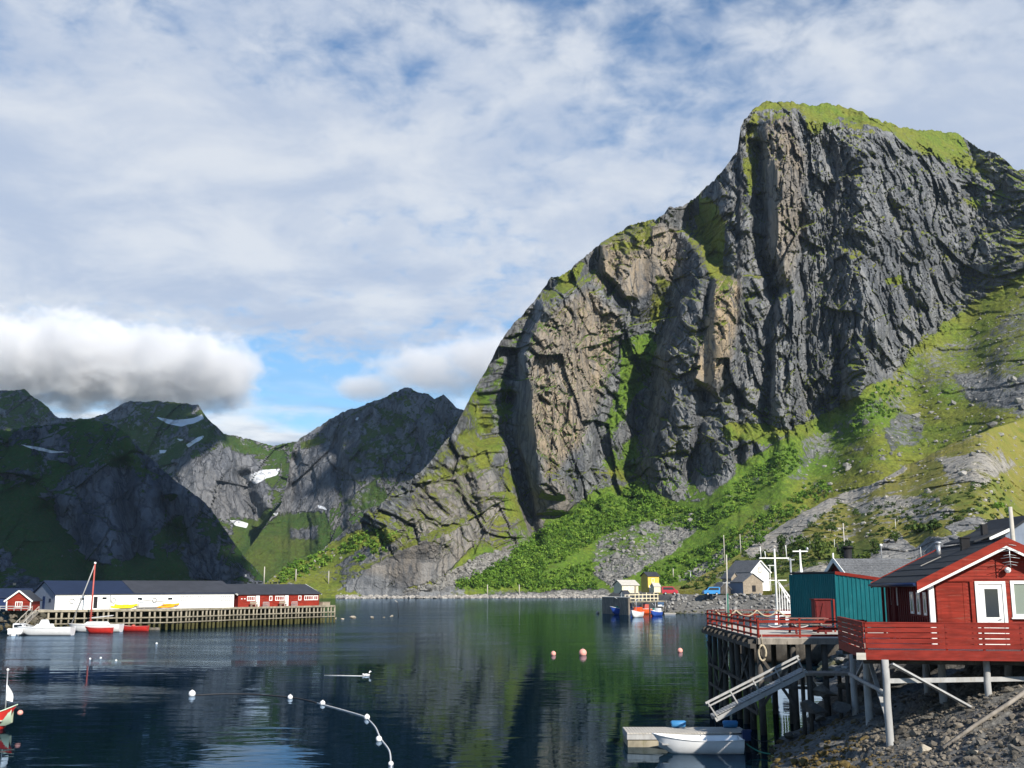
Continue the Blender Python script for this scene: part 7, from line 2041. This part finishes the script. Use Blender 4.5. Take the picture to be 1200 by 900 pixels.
# white fishing vessel moored behind the quay: mast and wheelhouse show above the rails
fv = thing('fishing_vessel', 'dark hulled fishing vessel with a white wheelhouse and cross-armed mast behind the quay', 'boat', (xat(914, 716, 96) - 4.2, 96, 0), 0)
hull('hull', 10.5, 3.2, 1.7, 'pile', fv, open_=False, sheer=.5, inner='grey')
m = MB(); m.prism([(3.2, -1.2, 1.7), (6.2, -1.2, 1.8), (5.8, -1.1, 4.3), (3.6, -1.1, 4.3)], (0, 2.4, 0)); w = m.build('wheelhouse', 'boat_white', fv)
for x in (3.9, 4.7, 5.3): MB().box(x, x + .45, -1.23, -1.205, 3.2, 3.9).build('pane', 'glass', w)
mt_ = at(911, 641, 96).z
ms = MB().tube([(3.95, 0, 4.2), (3.95, 0, mt_ - .15)], .11, 8, True, .07).build('mast', 'white', fv)
za = at(911, 654, 96).z
MB().bar((2.6, 0, za), (5.2, 0, za), .09, .10).build('crossarm', 'white', ms)
za2 = at(911, 680, 96).z
MB().bar((3.1, 0, za2), (4.9, 0, za2), .07, .08).build('crossarm', 'white', ms)
for x, h in ((2.75, 1.0), (5.0, 1.1), (3.15, .6)): MB().tube([(x, 0, za), (x - .05, 0, za + h)], .035, 6).build('antenna', 'white', ms)
for x0, x1 in ((4.0, 6.0), (4.0, 5.5)): MB().bar((x0, 0, za2 + .1), (x1, 0, 4.3), .08, .1).build('stay', 'white', fv)
m = MB()
for k in range(8): m.bar((4.0 + .22 * k, 0, za2 - .1 - .28 * k), (4.0 + .22 * k, 0, 4.3), .05, .05, (0, 1, 0))
m.build('ladder', 'white', fv)
v2 = thing('fishing_vessel', 'second vessel behind the teal shed, only its white masts rising above the roof', 'boat', (xat(940, 700, 104) - 4.0, 104, 0), 0)
hull('hull', 9.0, 3.0, 1.6, 'pile', v2, open_=False, inner='grey')
MB().prism([(2.8, -1.1, 1.6), (5.6, -1.1, 1.7), (5.2, -1, 4.0), (3.2, -1, 4.0)], (0, 2.2, 0)).build('wheelhouse', 'boat_white', v2)
zt = at(940, 644, 104).z; zc = at(940, 646, 104).z
ms = MB().tube([(4.0, 0, 3.9), (4.0, 0, zt)], .12, 8, True, .08).build('mast', 'white', v2)
MB().bar((3.3, 0, zc), (4.75, 0, zc), .1, .11).build('crossarm', 'white', ms); MB().ball((4.7, 0, zc + .2), .12, .12, .2).build('antenna', 'steel', ms)
MB().tube([(4.0, 0, zt - 1.0), (4.6, 0, 4.2)], .05, 6).build('stay', 'white', v2)
zt2 = at(929, 654, 104).z
ms = MB().tube([(3.05, 0, 1.7), (3.05, 0, zt2)], .09, 8).build('mast', 'steel', v2); MB().bar((2.8, 0, zt2 - .15), (3.45, 0, zt2 - .15), .08, .1).build('crossarm', 'steel', ms)
# white house at the right edge, up the slope
hp = at(1140, 660, 78); zb = hp.z - 2.6
rh2 = thing('hill_house', 'white house with black roofs half hidden behind the cabin roof at the right edge', 'house', (hp.x, 78, zb))
def blk(x0, x1, y0, y1, z0, z1): return MB().box(x0, x1, y0, y1, z0, z1)
px_ = lambda px, Y: xat(px, 650, Y) - hp.x
zA = at(1160, 646, 78).z - zb
# nearer wing: gable to the right front, roof sloping to the left
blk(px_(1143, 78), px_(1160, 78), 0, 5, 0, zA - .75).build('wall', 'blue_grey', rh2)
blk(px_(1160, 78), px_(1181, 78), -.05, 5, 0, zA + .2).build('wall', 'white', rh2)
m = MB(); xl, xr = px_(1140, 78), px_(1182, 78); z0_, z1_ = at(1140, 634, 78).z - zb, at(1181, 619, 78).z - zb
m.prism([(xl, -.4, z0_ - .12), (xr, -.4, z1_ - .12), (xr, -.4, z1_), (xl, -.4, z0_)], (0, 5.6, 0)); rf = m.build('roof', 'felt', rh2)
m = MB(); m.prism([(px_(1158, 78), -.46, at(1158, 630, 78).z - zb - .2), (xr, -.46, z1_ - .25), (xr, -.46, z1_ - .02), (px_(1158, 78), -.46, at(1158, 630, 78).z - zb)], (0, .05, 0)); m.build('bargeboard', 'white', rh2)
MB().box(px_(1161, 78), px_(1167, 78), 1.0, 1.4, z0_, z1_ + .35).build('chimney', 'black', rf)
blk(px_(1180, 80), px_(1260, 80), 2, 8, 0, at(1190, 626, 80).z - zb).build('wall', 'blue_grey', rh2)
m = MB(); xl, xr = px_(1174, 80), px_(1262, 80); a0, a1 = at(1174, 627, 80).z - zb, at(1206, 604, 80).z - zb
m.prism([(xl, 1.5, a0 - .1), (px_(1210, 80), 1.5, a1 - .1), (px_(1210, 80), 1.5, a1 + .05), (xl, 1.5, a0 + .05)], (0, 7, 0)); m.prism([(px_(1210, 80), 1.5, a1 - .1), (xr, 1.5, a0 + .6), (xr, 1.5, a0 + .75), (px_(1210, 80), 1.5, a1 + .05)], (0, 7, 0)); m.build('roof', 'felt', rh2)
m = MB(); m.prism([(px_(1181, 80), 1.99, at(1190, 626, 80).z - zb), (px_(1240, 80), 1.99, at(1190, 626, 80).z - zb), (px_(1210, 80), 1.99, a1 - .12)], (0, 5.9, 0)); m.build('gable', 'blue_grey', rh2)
